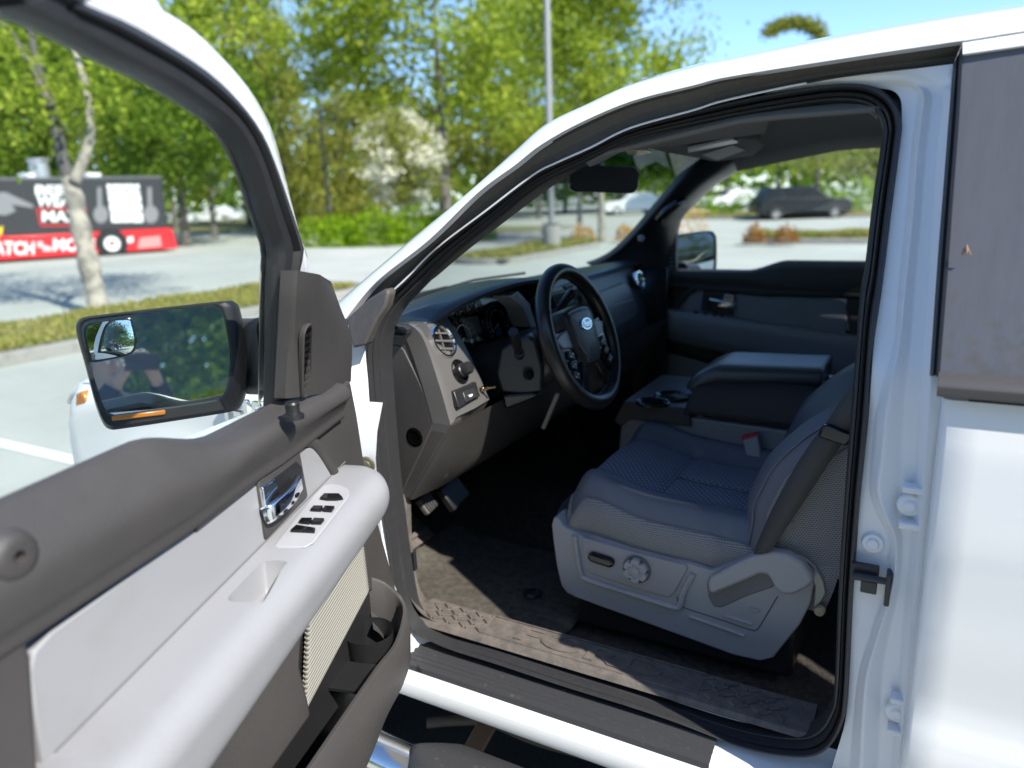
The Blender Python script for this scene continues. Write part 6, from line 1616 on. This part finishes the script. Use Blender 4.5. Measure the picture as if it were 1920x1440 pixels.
# six-lobed recliner knob
ck = sy(1194, 1067, YS - 0.008)
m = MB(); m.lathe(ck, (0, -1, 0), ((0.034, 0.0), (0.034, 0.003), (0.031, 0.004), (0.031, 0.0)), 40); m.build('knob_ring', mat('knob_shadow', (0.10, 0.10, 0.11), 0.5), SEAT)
def lobe(s, o):
    pts = []
    for k in range(72):
        a = 2*math.pi*k/72; r_ = 0.030 - 0.0085*max(0, math.cos(6*a))**2.2
        pts.append(ck + V((math.cos(a)*r_*s, -o, math.sin(a)*r_*s)))
    return pts
m = MB().loft([lobe(1.0, 0.0), lobe(1.0, 0.012), lobe(0.95, 0.015), lobe(0.62, 0.015), lobe(0.58, 0.0125), lobe(0.40, 0.0125), lobe(0.38, 0.015), lobe(0.02, 0.016)], closed=True); m.build('seat_knob', SEATGREY, SEAT, sharp=30)
# seam of the rear cover and grooves
def seam(pts, r_, mt, name, o=0.0015): 
    MB().tube(rows([sy(x, y, YS - o) for x, y in pts], 5), r_, 6).build(name, mt, SEAT)
SEAMD = mat('seam_dark', (0.05, 0.05, 0.055), 0.6)
seam(((1269, 1118), (1274, 1134), (1290, 1142), (1340, 1158), (1405, 1180), (1418, 1181), (1426, 1172), (1458, 1118)), 0.0013, SEAMD, 'cover_seam', 0.0)
for q in (((1292, 1155), (1396, 1192)), ((1361, 1154), (1410, 1170)), ((1405, 1141), (1423, 1146))):
    a, b = [sy(x, y, YS - 0.0005) for x, y in q]
    MB().tube([a, b], 0.0042, 8).build('cover_groove', SEATGREY, SEAT)
# recliner: hollow and lever
hol = [(1325, 1095), (1330, 1082), (1400, 1045), (1450, 1060), (1460, 1085), (1448, 1102), (1400, 1118), (1352, 1140), (1338, 1138), (1328, 1120)]
plate(hol, YS - 0.0035, 0.006, 'recliner_hollow', mat('hollow_grey', (0.14, 0.14, 0.15), 0.55), 0.003)
lev = [(1326, 1094), (1331, 1083), (1370, 1062), (1412, 1042), (1446, 1034), (1478, 1040), (1505, 1056), (1521, 1078), (1526, 1092), (1512, 1104), (1488, 1116), (1466, 1116), (1452, 1104), (1446, 1090), (1438, 1078), (1424, 1077), (1400, 1088), (1334, 1116), (1328, 1108)]
m = MB().prism([sy(x, y, YS - 0.030) for x, y in lev], (0, 0.028, 0)); m.build('recliner_lever', SEATGREY, SEAT, bevel=0.008, seg=4)
# metal side plate and bolt behind the lever
mp = [(1476, 1033), (1500, 1040), (1528, 1062), (1544, 1090), (1548, 1112), (1540, 1128), (1526, 1140), (1528, 1100), (1518, 1074), (1492, 1048)]
plate(mp, YS + 0.006, 0.006, 'hinge_plate', mat('hinge_plate', (0.30, 0.31, 0.28), 0.45, metal=0.3), 0.002)
MB().lathe(sy(1537, 1143, YS + 0.012), (0, -1, 0), ((0.0, 0.012), (0.010, 0.011), (0.012, 0.0)), 12).build('hinge_bolt', mat('bolt_tan', (0.35, 0.28, 0.2), 0.5), SEAT)
# cushion: height field with bolsters, rounded front, skirt
CX0, CX1, CYA, CYB = -0.755, -0.13, 0.384, 0.885
def cush(s, t, lift=0.0):
    x = CX0 + (CX1 - CX0)*s; y = CYA + (CYB - CYA)*t
    v = abs(2*t - 1)
    z = 0.888 + 0.028*math.exp(-((s - 0.12)/0.16)**2) - 0.03*s
    z += (0.022 if t < 0.5 else 0.036)*min(1, max(0, (v - 0.50)/0.27))**2 - 0.05*max(0, (v - 0.82)/0.18)**2.2
    if s < 0.10: z -= 0.060*((0.10 - s)/0.10)**2.2
    z -= 0.011*math.exp(-((s - 0.36)/0.016)**2)*(1 if v < 0.66 else 0)
    z -= 0.006*math.exp(-((v - (0.70 if t < 0.5 else 0.58))/0.025)**2)
    z -= 0.004*math.exp(-((t - 0.46)/0.02)**2)*(1 if s > 0.38 else 0)
    z += 0.005*mnoise.noise((x*9, y*9, 1.3)) + 0.004*max(0, s - 0.6)*mnoise.noise((x*26, y*40, 4.3))
    return V((x + (0.03*v*v if s < 0.3 else 0)*(1 - s/0.3) - 0.0, y, z + lift))
NU, NV = 64, 56
m = MB()
gridp = [[cush(i/(NU-1), j/(NV-1)) for i in range(NU)] for j in range(NV)]
base = len(m.v)
for j in range(NV):
    m.v += gridp[j]
for j in range(NV - 1):
    for i in range(NU - 1):
        m.f.append((j*NU + i, j*NU + i + 1, (j+1)*NU + i + 1, (j+1)*NU + i))
        s, t = (i + .5)/(NU-1), (j + .5)/(NV-1); v = abs(2*t - 1)
        m.mi.append(1 if v < ((0.71 if t < 0.5 else 0.58)) else 0)
CU = m.build('seat_cushion', [VINYL, FAB], SEAT, sharp=None)
def cush_line(fn, n_=40): return [cush(*fn(i/(n_ - 1)), 0.0012) for i in range(n_)]
SEAMC = mat('cushion_seam', (0.028, 0.030, 0.038), 0.8)
for k, fn in enumerate((lambda w: (0.03 + 0.9*w, 0.145), lambda w: (0.03 + 0.9*w, 0.79), lambda w: (0.36, 0.145 + 0.645*w), lambda w: (0.36 + 0.57*w, 0.46))):
    MB().tube(cush_line(fn), 0.0010, 6).build('cushion_seam', SEAMC, SEAT)
# skirt of the cushion: piping and pale woven side
edge = [gridp[0][i] for i in range(NU - 1, -1, -1)] + [gridp[j][0] for j in range(1, NV)] + [gridp[NV-1][i] for i in range(1, NU)]
cx_, cy_ = (CX0 + CX1)/2, (CYA + CYB)/2
def outw(p, d):
    q = V((p.x - cx_, p.y - cy_, 0)); a = V((q.x/0.31, q.y/0.27, 0))
    k = max(abs(a.x), abs(a.y)); o = V((math.copysign(1, a.x) if abs(a.x) > k*0.93 else 0, math.copysign(1, a.y) if abs(a.y) > k*0.93 else 0, 0)).normalized()
    return p + o*d
sk = [edge, [outw(p, 0.010) + V((0, 0, -0.010)) for p in edge], [outw(p, 0.016) + V((0, 0, -0.035)) for p in edge], [outw(p, 0.010) + V((0, 0, -0.065)) for p in edge], [outw(p, -0.005) + V((0, 0, -0.12)) for p in edge]]
MB().loft(sk).build('cushion_side', FABSIDE, SEAT, sharp=None)
MB().tube(edge[::2], 0.0028, 6).build('cushion_piping', VINYL, SEAT)
# backrest
bo = [(1402, 1030), (1412, 985), (1415, 950), (1425, 925), (1453, 874), (1500, 830), (1540, 802), (1600, 770)]
B0 = rows([on(x, y, 'y', 0.385) for x, y in bo], 6)
def brow(dy, dn, k=1.0):
    out = []
    for i, p in enumerate(B0):
        d = (B0[min(i+1, len(B0)-1)] - B0[max(i-1, 0)]).normalized(); nn = V((-d.z, 0, d.x))
        if nn.x > 0: nn = -nn
        out.append(p + V((0, dy, 0)) + nn*dn)
    return out
ext = [B0[-1] + (V((0.10, 0, 0.22)))*k for k in (0.5, 1.0, 1.6, 2.2, 2.8)]
B0 = B0 + ext
back = [brow(0.03, -0.30), brow(-0.005, -0.16), brow(-0.022, -0.09), brow(-0.018, -0.03), brow(0.0, 0.0), brow(0.035, 0.022), brow(0.09, 0.012), brow(0.14, -0.018), brow(0.25, -0.022), brow(0.36, -0.018), brow(0.41, 0.012), brow(0.465, 0.02), brow(0.50, -0.01), brow(0.52, -0.09), brow(0.50, -0.2)]
m = MB().loft(back)
n0 = len(back[0]) - 1
m.mi = []
for j in range(len(back) - 1):
    m.mi += [1 if j < 3 else 0]*n0
m.build('backrest', [VINYL, FABSIDE], SEAT, sharp=None)
MB().tube(brow(-0.001, 0.001), 0.0028, 6).build('backrest_piping', VINYL, SEAT)
pl2 = brow(-0.0215, -0.055)
MB().tube(pl2, 0.0018, 6).build('backrest_seam', VINYL, SEAT)
# seat belt: webbing from the floor up across the backrest, with its guide, and the buckle
bl = [(1328, 1042), (1345, 1015), (1400, 935), (1470, 860), (1530, 805), (1560, 775), (1600, 740), (1650, 690)]
br = [(1440, 1030), (1455, 1012), (1490, 960), (1535, 890), (1584, 818), (1610, 780), (1640, 740), (1690, 690)]
bl = [(1412, 1038), (1425, 1005), (1450, 950), (1488, 880), (1520, 830), (1545, 798), (1580, 745), (1620, 690)]
br = [(1442, 1036), (1462, 1008), (1500, 952), (1540, 890), (1575, 838), (1592, 815), (1625, 770), (1660, 720)]
a = rows([on(x, y, 'y', 0.335) for x, y in bl], 5); b = rows([on(x, y, 'y', 0.325) for x, y in br], 5)
BE = MB().loft([a, [p.lerp(q, 0.5) + V((0, -0.003, 0)) for p, q in zip(a, b)], b]).build('seat_belt', BELT, TR, sharp=None, solid=0.0015)
gq = [(1533, 820), (1540, 800), (1552, 797), (1596, 812), (1600, 822), (1588, 838)]
MB().prism([on(x, y, 'y', 0.318) for x, y in gq], (0, 0.022, 0)).build('belt_guide', GLOSSBLACK, BE, bevel=0.005, seg=3)
# buckle
c_ = on(1408, 822, 'y', 0.875)
bk = [on(x, y, 'y', 0.812) for x, y in ((1390, 820), (1420, 815), (1428, 862), (1418, 868), (1402, 866))]
BU = MB().prism(bk, (0, 0.03, 0)).build('belt_buckle', SEATGREY, SEAT, bevel=0.005, seg=3)
bk = [on(x, y, 'y', 0.818) for x, y in ((1391, 821), (1419, 816), (1420, 822), (1393, 827))]
MB().prism([p + V((0.0, -0.006, 0.003)) for p in bk], (0, 0.026, 0.002)).build('buckle_button', RED, SEAT, bevel=0.002)
MB().tube([on(1413, 862, 'y', 0.825), on(1424, 885, 'y', 0.825)], 0.012, 8).build('buckle_stalk', BELT, SEAT)
# seat legs / rail below the shield
MB().box((-0.45, 0.60, 0.60), (0.52, 0.44, 0.13)).build('seat_base', SHADEBLACK, SEAT, bevel=0.01)
# passenger seat behind the console
m = MB()
def pcush(s, t): return V((-0.72 + 0.62*s, 1.24 + 0.48*t, 0.90 + 0.03*math.cos(6.28*t) - 0.06*max(0, (0.12 - s)/0.12)**2 - 0.06*(abs(2*t - 1)**8)))
m.grid(pcush, 24, 20); m.box((-0.42, 1.48, 0.74), (0.58, 0.46, 0.24))
PS = m.build('passenger_seat', VINYL, TR, sharp=50)
def pback(s, t):
    h = s; a = 2*math.pi*t
    return V((-0.10 + 0.26*h + 0.075*math.cos(a)*(1 - 0.3*h), 1.48 + 0.235*math.copysign(abs(math.sin(a))**0.5, math.sin(a))*(1 - 0.12*h*h), 0.88 + 0.60*h))
MB().loft([[pback(i/14, k/28) for k in range(28)] for i in range(15)], closed=True).build('passenger_backrest', VINYL, PS, sharp=None)
MB().grid(lambda u, v: V((-1.75 + 0.80*u, 1.83 + 0.02*u, 0.45 + (0.72 + 0.12*u)*v)), 6, 6).build('far_kick_panel', SHADEBLACK, TR, solid=0.02)
MB().grid(lambda u, v: V((0.07 + 0.95*u, 0.19 + 0.12*v, 1.74 + 0.07*v)), 10, 4).build('header_sun_block', HEADLINER, TR, solid=0.02)  # unseen strip added to block sun leaking in above the rear door
# closing panels: rear wall of the cab, far lower side, B pillar inside
MB().grid(lambda u, v: V((1.0, 0.18 + 1.64*u, 0.5 + 1.3*v)), 4, 4).build('cab_rear_wall', HEADLINER, TR)
MB().grid(lambda u, v: V((-0.12 + 0.10*u, 1.88 + 0.06*(1 - v) - tum(1.3 + .5*v)*v, 0.5 + 1.3*v)), 4, 10).build('far_door_pillar', HEADLINER, TR, solid=0.02)
MB().grid(lambda u, v: V((-0.02 + 1.05*u, 1.93, 0.45 + 0.85*v)), 4, 4).build('far_rear_door', PAINT, TR, solid=0.02)
MB().grid(lambda u, v: V((-1.20 + 2.3*u, 1.96, 0.45 + 0.15*v)), 4, 3).build('far_rocker', PAINT, TR, solid=0.02)

# ---- bonnet, wing, headlight, badge, running board
def hood_pt(s, t):
    x = -2.26 + (1.00)*s; y = 0.075 + 1.85*t; b = 1 - abs(2*t - 1)**2.5
    z = 1.105 + 0.055*s + (0.075 + 0.02*s)*b - 0.07*max(0, (0.12 - s)/0.12)**2 + 0.018*(math.exp(-((abs(2*t-1) - 0.62)/0.10)**2))
    return V((x - 0.10*b*(1 - s), y, z))
MB().grid(hood_pt, 30, 41).build('bonnet', PAINT, TR, sharp=None, solid=-0.01)
ac, az, ar = -1.70, 0.46, 0.50
def wing(yf, name):
    m = MB(); top_ = []; 
    cols_ = []
    for i in range(61):
        x = -2.30 + 1.27*i/60
        zt_ = hood_pt((x + 2.26)/1.00 if x > -2.26 else 0, 0).z - 0.006
        d = ar*ar - (x - ac)**2
        zl = az + math.sqrt(d) if d > 0 else 0.46
        zl = min(zl, zt_ - 0.03)
        col = []
        for j in range(13):
            t = j/12; z = zl + (zt_ - zl)*t
            bul = 0.02*math.exp(-((math.hypot(x - ac, z - az) - ar)/0.06)**2)
            y = 0.030 - bul + 0.04*max(0, (t - 0.8)/0.2)**2 + 0.10*max(0, (-2.15 - x)/0.15)**2*0.6
            col.append(V((x, yf(y), z)))
        cols_.append([V((x, yf(0.13), zl))] + col)
    m.loft(cols_); return m.build(name, PAINT, TR, sharp=45)
wing(lambda y: y, 'front_wing'); wing(lambda y: 2 - y, 'front_wing')
MB().grid(lambda u, v: V((-2.25 - 0.05*(1 - (2*u - 1)**2), 0.14 + 1.72*u, 0.40 + 0.66*v)), 12, 8).build('front_face', SHADEBLACK, TR, solid=0.02)
m = MB(); m.box((-2.40, 1.0, 0.58), (0.16, 1.9, 0.22)); m.build('front_bumper', CHROME, TR, bevel=0.03)
hlq = [on(x, y, 'y', 0.035) for x, y in ((141, 738), (152, 734), (161, 752), (160, 790), (150, 815), (140, 805))]
MB().prism(hlq, (0, 0.06, 0)).build('headlight', AMBER, TR, bevel=0.006)
bd0 = [on(x, y, 'y', 0.020) for x, y in ((418, 762), (430, 756), (492, 742), (492, 760), (430, 775))]
bb = MB().prism([on(x, y, 'y', 0.022) for x, y in ((415, 764), (470, 757), (492, 752), (492, 760), (470, 766), (415, 772))], (0, 0.012, 0)).build('wing_badge', CHROME, TR, bevel=0.003)
vs, fs = text_mesh('F-150', 0.075, 0.006, bold=0.003)
a_, b_ = on(440, 790, 'y', 0.012), on(500, 780, 'y', 0.012)
M2 = frame(on(452, 772, 'y', 0.014) + V((0.03, 0, 0)), (1, 0, 0), (0, 0, 1))
MB().add([M2 @ p for p in vs], fs).build('badge_lettering', CHROME, bb, sharp=40)
def tyre(x, y, s):
    m = MB().lathe((x, y, 0.39), (0, s, 0), ((0.20, 0.0), (0.36, 0.0), (0.385, 0.03), (0.39, 0.06), (0.39, 0.20), (0.385, 0.23), (0.36, 0.25), (0.24, 0.25)), 40); w_ = m.build('wheel', TYRE, TR, sharp=40)
    MB().lathe((x, y, 0.39), (0, s, 0), ((0.0, 0.20), (0.05, 0.215), (0.07, 0.19), (0.20, 0.17), (0.23, 0.23), (0.24, 0.25)), 32).build('rim', SILVERRIM, w_)
tyre(ac, 0.30, -1); tyre(ac, 1.70, 1); tyre(1.98, 0.30, -1); tyre(1.98, 1.70, 1)
# rest of the body behind the cab
MB().grid(lambda u, v: V((1.05 + 0.22*u, 0.03 + tum(0.42 + 1.42*v), 0.42 + 1.42*v)), 3, 20).build('cab_corner', PAINT, TR, solid=0.02)
MB().grid(lambda u, v: V((1.30 + 1.55*u, 0.02, 0.72 + 0.55*v)), 4, 4).build('bed_side', PAINT, TR, solid=0.03)
MB().grid(lambda u, v: V((1.30 + 1.55*u, 1.98, 0.72 + 0.55*v)), 4, 4).build('bed_side', PAINT, TR, solid=0.03)
MB().box((2.88, 1.0, 0.98), (0.05, 1.9, 0.56)).build('tailgate', PAINT, TR, bevel=0.02)
MB().box((2.1, 1.0, 0.74), (1.55, 1.86, 0.04)).build('bed_floor', SHADEBLACK, TR)
# underbody
MB().box((-0.1, 1.0, 0.44), (2.4, 1.0, 0.10)).build('underbody', SHADEBLACK, TR)
# running board: bent chrome tube with a ribbed step pad
zb_ = 0.345
tp = [V((-1.32, 0.16, zb_ - 0.02)), V((-1.22, 0.04, zb_)), V((-1.10, -0.035, zb_)), V((-0.95, -0.055, zb_)), V((-0.5, -0.055, zb_)), V((0.6, -0.055, zb_)), V((0.95, -0.05, zb_)), V((1.15, 0.10, zb_ - 0.02))]
RBD = MB().tube(rows(tp, 8), 0.052, 20).build('running_board', CHROME_OLD, TR, sharp=None)
def stp(u, v):
    x = -0.915 + 0.62*u; w = 0.075*min(1, math.sqrt(max(0, u)/0.13 + 0.0))
    y = -0.055 + w*(2*v - 1); z = zb_ + 0.050 + 0.010 - 0.03*abs(2*v - 1)**3
    return V((x, y, z))
MB().grid(stp, 40, 15).build('step_pad', SCUFF, RBD, sharp=None, solid=0.012)
m = MB()
for i in range(9):
    for j in range(4):
        m.box((-0.74 + 0.032*i, -0.095 + 0.026*j, zb_ + 0.0615 - 0.002*abs(j - 1.5)), (0.026, 0.021, 0.006))
o = m.build('step_grip', SCUFF, RBD, bevel=0.002); o['kind'] = 'stuff'
# bracket and hose under the sill
m = MB(); m.box((-0.86, 0.16, 0.33), (0.05, 0.42, 0.012), Matrix.Rotation(R(18), 3, 'X')); m.build('step_bracket', mat('rusty_bracket', (0.24, 0.15, 0.08), 0.7), RBD, bevel=0.003)
hs = [on(x, y, 'z', z) for x, y, z in ((800, 1356, 0.30), (860, 1351, 0.30), (920, 1354, 0.30), (1000, 1386, 0.30), (1090, 1412, 0.30), (1200, 1446, 0.30), (1400, 1500, 0.3))]
MB().tube(rows(hs, 6), 0.013, 10).build('underbody_pipe', mat('pipe_brown', (0.10, 0.085, 0.07), 0.6), TR)
# small stones and flecks on the step plate, and a moth on the rear window
fly = S(1812, 463, 0.004)
FY = MB()
for a in (-1, 1):
    FY.add([fly, fly + V((0.004*a + 0.002, -0.004, -0.010)), fly + V((0.007*a + 0.001, -0.001, -0.012)), fly + V((0.004*a, -0.003, -0.002))], [(0, 1, 2, 3)])
FY.tube([fly + V((0, -0.003, 0.003)), fly + V((0.0005, -0.004, -0.003)), fly + V((0.001, -0.003, -0.009))], [0.0012, 0.0022, 0.001], 8)
tag(FY.build('moth', mat('moth_brown', (0.30, 0.20, 0.13), 0.8), None), 'tiny brown moth resting on the dusty rear door window', 'insect')

# ================================================================== THE PHOTOGRAPHER (seen in the door mirror)
def skin_mesh(name, nodes, edges, mt, parent, sub=2):
    """nodes: name -> ((x, y, z), (rx, ry)); one continuous skinned surface"""
    keys = list(nodes); idx = {k: i for i, k in enumerate(keys)}
    off = BASE.get(parent.name, V((0, 0, 0))) if parent else V((0, 0, 0))
    me = bpy.data.meshes.new(name); me.from_pydata([tuple(PM @ V(nodes[k][0]) - off) for k in keys], [(idx[a], idx[b]) for a, b in edges], [])
    o = bpy.data.objects.new(name, me); COL.objects.link(o)
    sk = o.modifiers.new('skin', 'SKIN'); sk.use_smooth_shade = True
    for i, k in enumerate(keys):
        r_ = nodes[k][1]; me.skin_vertices[0].data[i].radius = r_ if isinstance(r_, tuple) else (r_, r_)
    me.skin_vertices[0].data[0].use_root = True
    s2 = o.modifiers.new('sub', 'SUBSURF'); s2.levels = sub; s2.render_levels = sub
    bpy.context.view_layer.update()
    m2 = bpy.data.meshes.new_from_object(o.evaluated_get(bpy.context.evaluated_depsgraph_get()))
    o.modifiers.clear(); o.data = m2; m2.materials.clear(); m2.materials.append(mt); m2.shade_smooth(); m2.name = name
    if parent: o.parent = parent
    BASE[o.name] = off
    return o
SKIN = mat('skin', (0.42, 0.26, 0.19), 0.5); HOOD = mat('hoodie_black', (0.022, 0.022, 0.024), 0.9, bump=('noise', 14, 0.5, 0.03), spec=0.1)
JEAN = mat('dark_trousers', (0.03, 0.034, 0.045), 0.9); HAIR = mat('dark_hair', (0.02, 0.016, 0.012), 0.7); SHOE = mat('shoe_black', (0.02, 0.02, 0.02), 0.6)
def q(x, y, z): return V((x, y, z))                       # the figure's own axes: x right, y ahead
PM = Matrix.Translation((0.88, -2.12, 0)) @ Matrix.Rotation(YAW, 4, 'Z')
N = {'pelvis': (q(0, 0, .96), .12), 'chest': (q(0, .02, 1.28), .13), 'neck0': (q(0, .03, 1.46), .062), 'neck': (q(0, .05, 1.53), .055), 'skull': (q(0, .07, 1.63), (.078, .095)), 'top': (q(0, .06, 1.72), (.070, .085))}
Ed = [('pelvis', 'chest'), ('chest', 'neck0'), ('neck0', 'neck'), ('neck', 'skull'), ('skull', 'top')]
for s_, sx in (('l', -1), ('r', 1)):
    sh_ = q(.18*sx, .02, 1.42); el_ = q(.27*sx, .15, 1.24); wr_ = q(.085*sx, .37, 1.53)
    N['sh'+s_] = (sh_, .055); N['el'+s_] = (el_, .042); N['wr'+s_] = (wr_, .028)
    d = (wr_ - el_).normalized(); pm = wr_ + d*.055; N['pa'+s_] = (pm, (.036, .020))
    Ed += [('chest', 'sh'+s_), ('sh'+s_, 'el'+s_), ('el'+s_, 'wr'+s_), ('wr'+s_, 'pa'+s_)]
    sd = V((1, 0, 0))
    for k in range(4):                                    # four fingers curled round the phone edge
        a = pm + d*.030 + sd*(.0) + V((0, -.026 + .017*k, .004*k)); L = (.040, .046, .043, .034)[k]
        b = a + V((-sx*.010, 0, L)); c_ = b + V((-sx*.022, 0, .014)); e_ = c_ + V((-sx*.016, 0, -.010))
        for nm_, p, r_ in (('a', a, .0095), ('b', b, .0088), ('c', c_, .008), ('d', e_, .0068)): N['f%s%d%s' % (s_, k, nm_)] = (p, r_)
        Ed += [('pa'+s_, 'f%s%da' % (s_, k))] + [('f%s%d%s' % (s_, k, u), 'f%s%d%s' % (s_, k, v)) for u, v in (('a', 'b'), ('b', 'c'), ('c', 'd'))]
    t1 = pm + V((-sx*.024, -.020, .010)); t2 = t1 + V((-sx*.020, -.010, .026)); t3 = t2 + V((-sx*.010, .0, .022))
    N['t1'+s_] = (t1, .011); N['t2'+s_] = (t2, .010); N['t3'+s_] = (t3, .008); Ed += [('pa'+s_, 't1'+s_), ('t1'+s_, 't2'+s_), ('t2'+s_, 't3'+s_)]
    N['hip'+s_] = (q(.10*sx, 0, .90), .095); N['kn'+s_] = (q(.12*sx, .02, .50), .062); N['an'+s_] = (q(.13*sx, 0, .10), .042); N['toe'+s_] = (q(.14*sx, .16, .045), .038)
    Ed += [('pelvis', 'hip'+s_), ('hip'+s_, 'kn'+s_), ('kn'+s_, 'an'+s_), ('an'+s_, 'toe'+s_)]
PERS = skin_mesh('person', N, Ed, SKIN, None)
tag(PERS, 'person in a black printed hoodie holding up a phone, mirrored in the door mirror', 'person')
H = {'pelvis': (q(0, 0, .93), (.17, .125)), 'waist': (q(0, .0, 1.08), (.17, .125)), 'chest': (q(0, .02, 1.30), (.19, .14)), 'collar': (q(0, .03, 1.46), (.10, .085)), 'hood': (q(0, -.05, 1.50), (.10, .07))}
He = [('pelvis', 'waist'), ('waist', 'chest'), ('chest', 'collar'), ('collar', 'hood')]
for s_, sx in (('l', -1), ('r', 1)):
    H['sh'+s_] = (N['sh'+s_][0], .075); H['el'+s_] = (N['el'+s_][0], .062); w = N['el'+s_][0].lerp(N['wr'+s_][0], .9); H['wr'+s_] = (w, .042)
    He += [('chest', 'sh'+s_), ('sh'+s_, 'el'+s_), ('el'+s_, 'wr'+s_)]
skin_mesh('hoodie', H, He, HOOD, PERS)
for s_ in 'lr':
    e0, w0 = PM @ N['el'+s_][0], PM @ N['wr'+s_][0]; MB().tube([e0, e0.lerp(w0, .5), e0.lerp(w0, .92)], [.062, .052, .042], 14).build('sleeve', HOOD, PERS)
T_ = {'pelvis': (q(0, 0, .92), (.16, .12))}; Te = []
for s_, sx in (('l', -1), ('r', 1)):
    T_['hip'+s_] = (q(.10*sx, 0, .84), .10); T_['kn'+s_] = (q(.12*sx, .02, .50), .078); T_['an'+s_] = (q(.13*sx, 0, .10), .062)
    Te += [('pelvis', 'hip'+s_), ('hip'+s_, 'kn'+s_), ('kn'+s_, 'an'+s_)]
skin_mesh('trousers', T_, Te, JEAN, PERS)
for sx in (-1, 1):
    MB().grid(lambda u, v: q(.135*sx + .052*math.cos(6.283*u)*max(0.0, math.sin(3.1416*v))**.6, .06 + .15*math.cos(3.1416*v), max(.0, .055 + .055*math.sin(6.283*u)*max(0.0, math.sin(3.1416*v))**.6)), 20, 12).xf(PM).build('shoe', SHOE, PERS)
hc = q(0, .062, 1.665)
MB().grid(lambda u, v: hc + V((.086*math.cos(6.283*u)*math.cos(1.5*v), (.100*math.sin(6.283*u)*math.cos(1.5*v)) - .012, .085*math.sin(1.5*v) + .006 - .05*max(0, -math.sin(6.283*u))*(1 - v))), 28, 8).xf(PM).build('hair', HAIR, PERS)
fy = .07 + .094
for dx in (-.032, .032):
    MB().lathe(q(dx, fy - .006, 1.648), (0, 1, 0.05), ((.0, .010), (.007, .008), (.011, .0)), 14).xf(PM).build('eye', mat('eye', (.6, .58, .55), .3), PERS)
    MB().tube([q(dx*2.5, .06, 1.66), q(dx*2.75, .05, 1.64), q(dx*2.55, .06, 1.61)], [.008, .012, .007], 8).xf(PM).build('ear', SKIN, PERS)
MB().tube([q(0, fy - .006, 1.655), q(0, fy + .012, 1.622), q(0, fy + .002, 1.613)], [.006, .012, .008], 8).xf(PM).build('nose', SKIN, PERS)
MB().tube([q(-.022, fy - .014, 1.588), q(0, fy - .004, 1.586), q(.022, fy - .014, 1.588)], [.003, .007, .003], 8).xf(PM).build('mouth', mat('lips', (.38, .16, .14), .5), PERS)
m = MB()
for (x, z, w, h_) in ((-.09, 1.30, .06, .02), (-.05, 1.27, .03, .05), (0, 1.31, .05, .018), (.03, 1.27, .022, .055), (.075, 1.29, .06, .02), (.09, 1.255, .03, .03)):
    m.grid(lambda u, v: q(x + w*(u - .5), .02 + .152 - 1.6*(x + w*(u - .5))**2, z + h_*(v - .5) + .01*math.sin(9*u)), 5, 4)
m.xf(PM).build('hoodie_print', mat('print_white', (.5, .5, .5), .8), PERS)
# phone, held up in front of the face
fwd = V((_f.x, _f.y, _f.z)); pc = PM @ V((0, 0.445, 1.60))
PHM = Matrix(((_r.x, _u.x, -_f.x, pc.x), (_r.y, _u.y, -_f.y, pc.y), (_r.z, _u.z, -_f.z, pc.z), (0, 0, 0, 1)))
m = MB(); m.box((0, 0, 0), (0.155, 0.075, 0.008)); m.xf(PHM)
tag(m.build('phone', GLOSSBLACK, None, bevel=0.006, seg=3), 'black phone held up sideways by the photographer', 'phone')
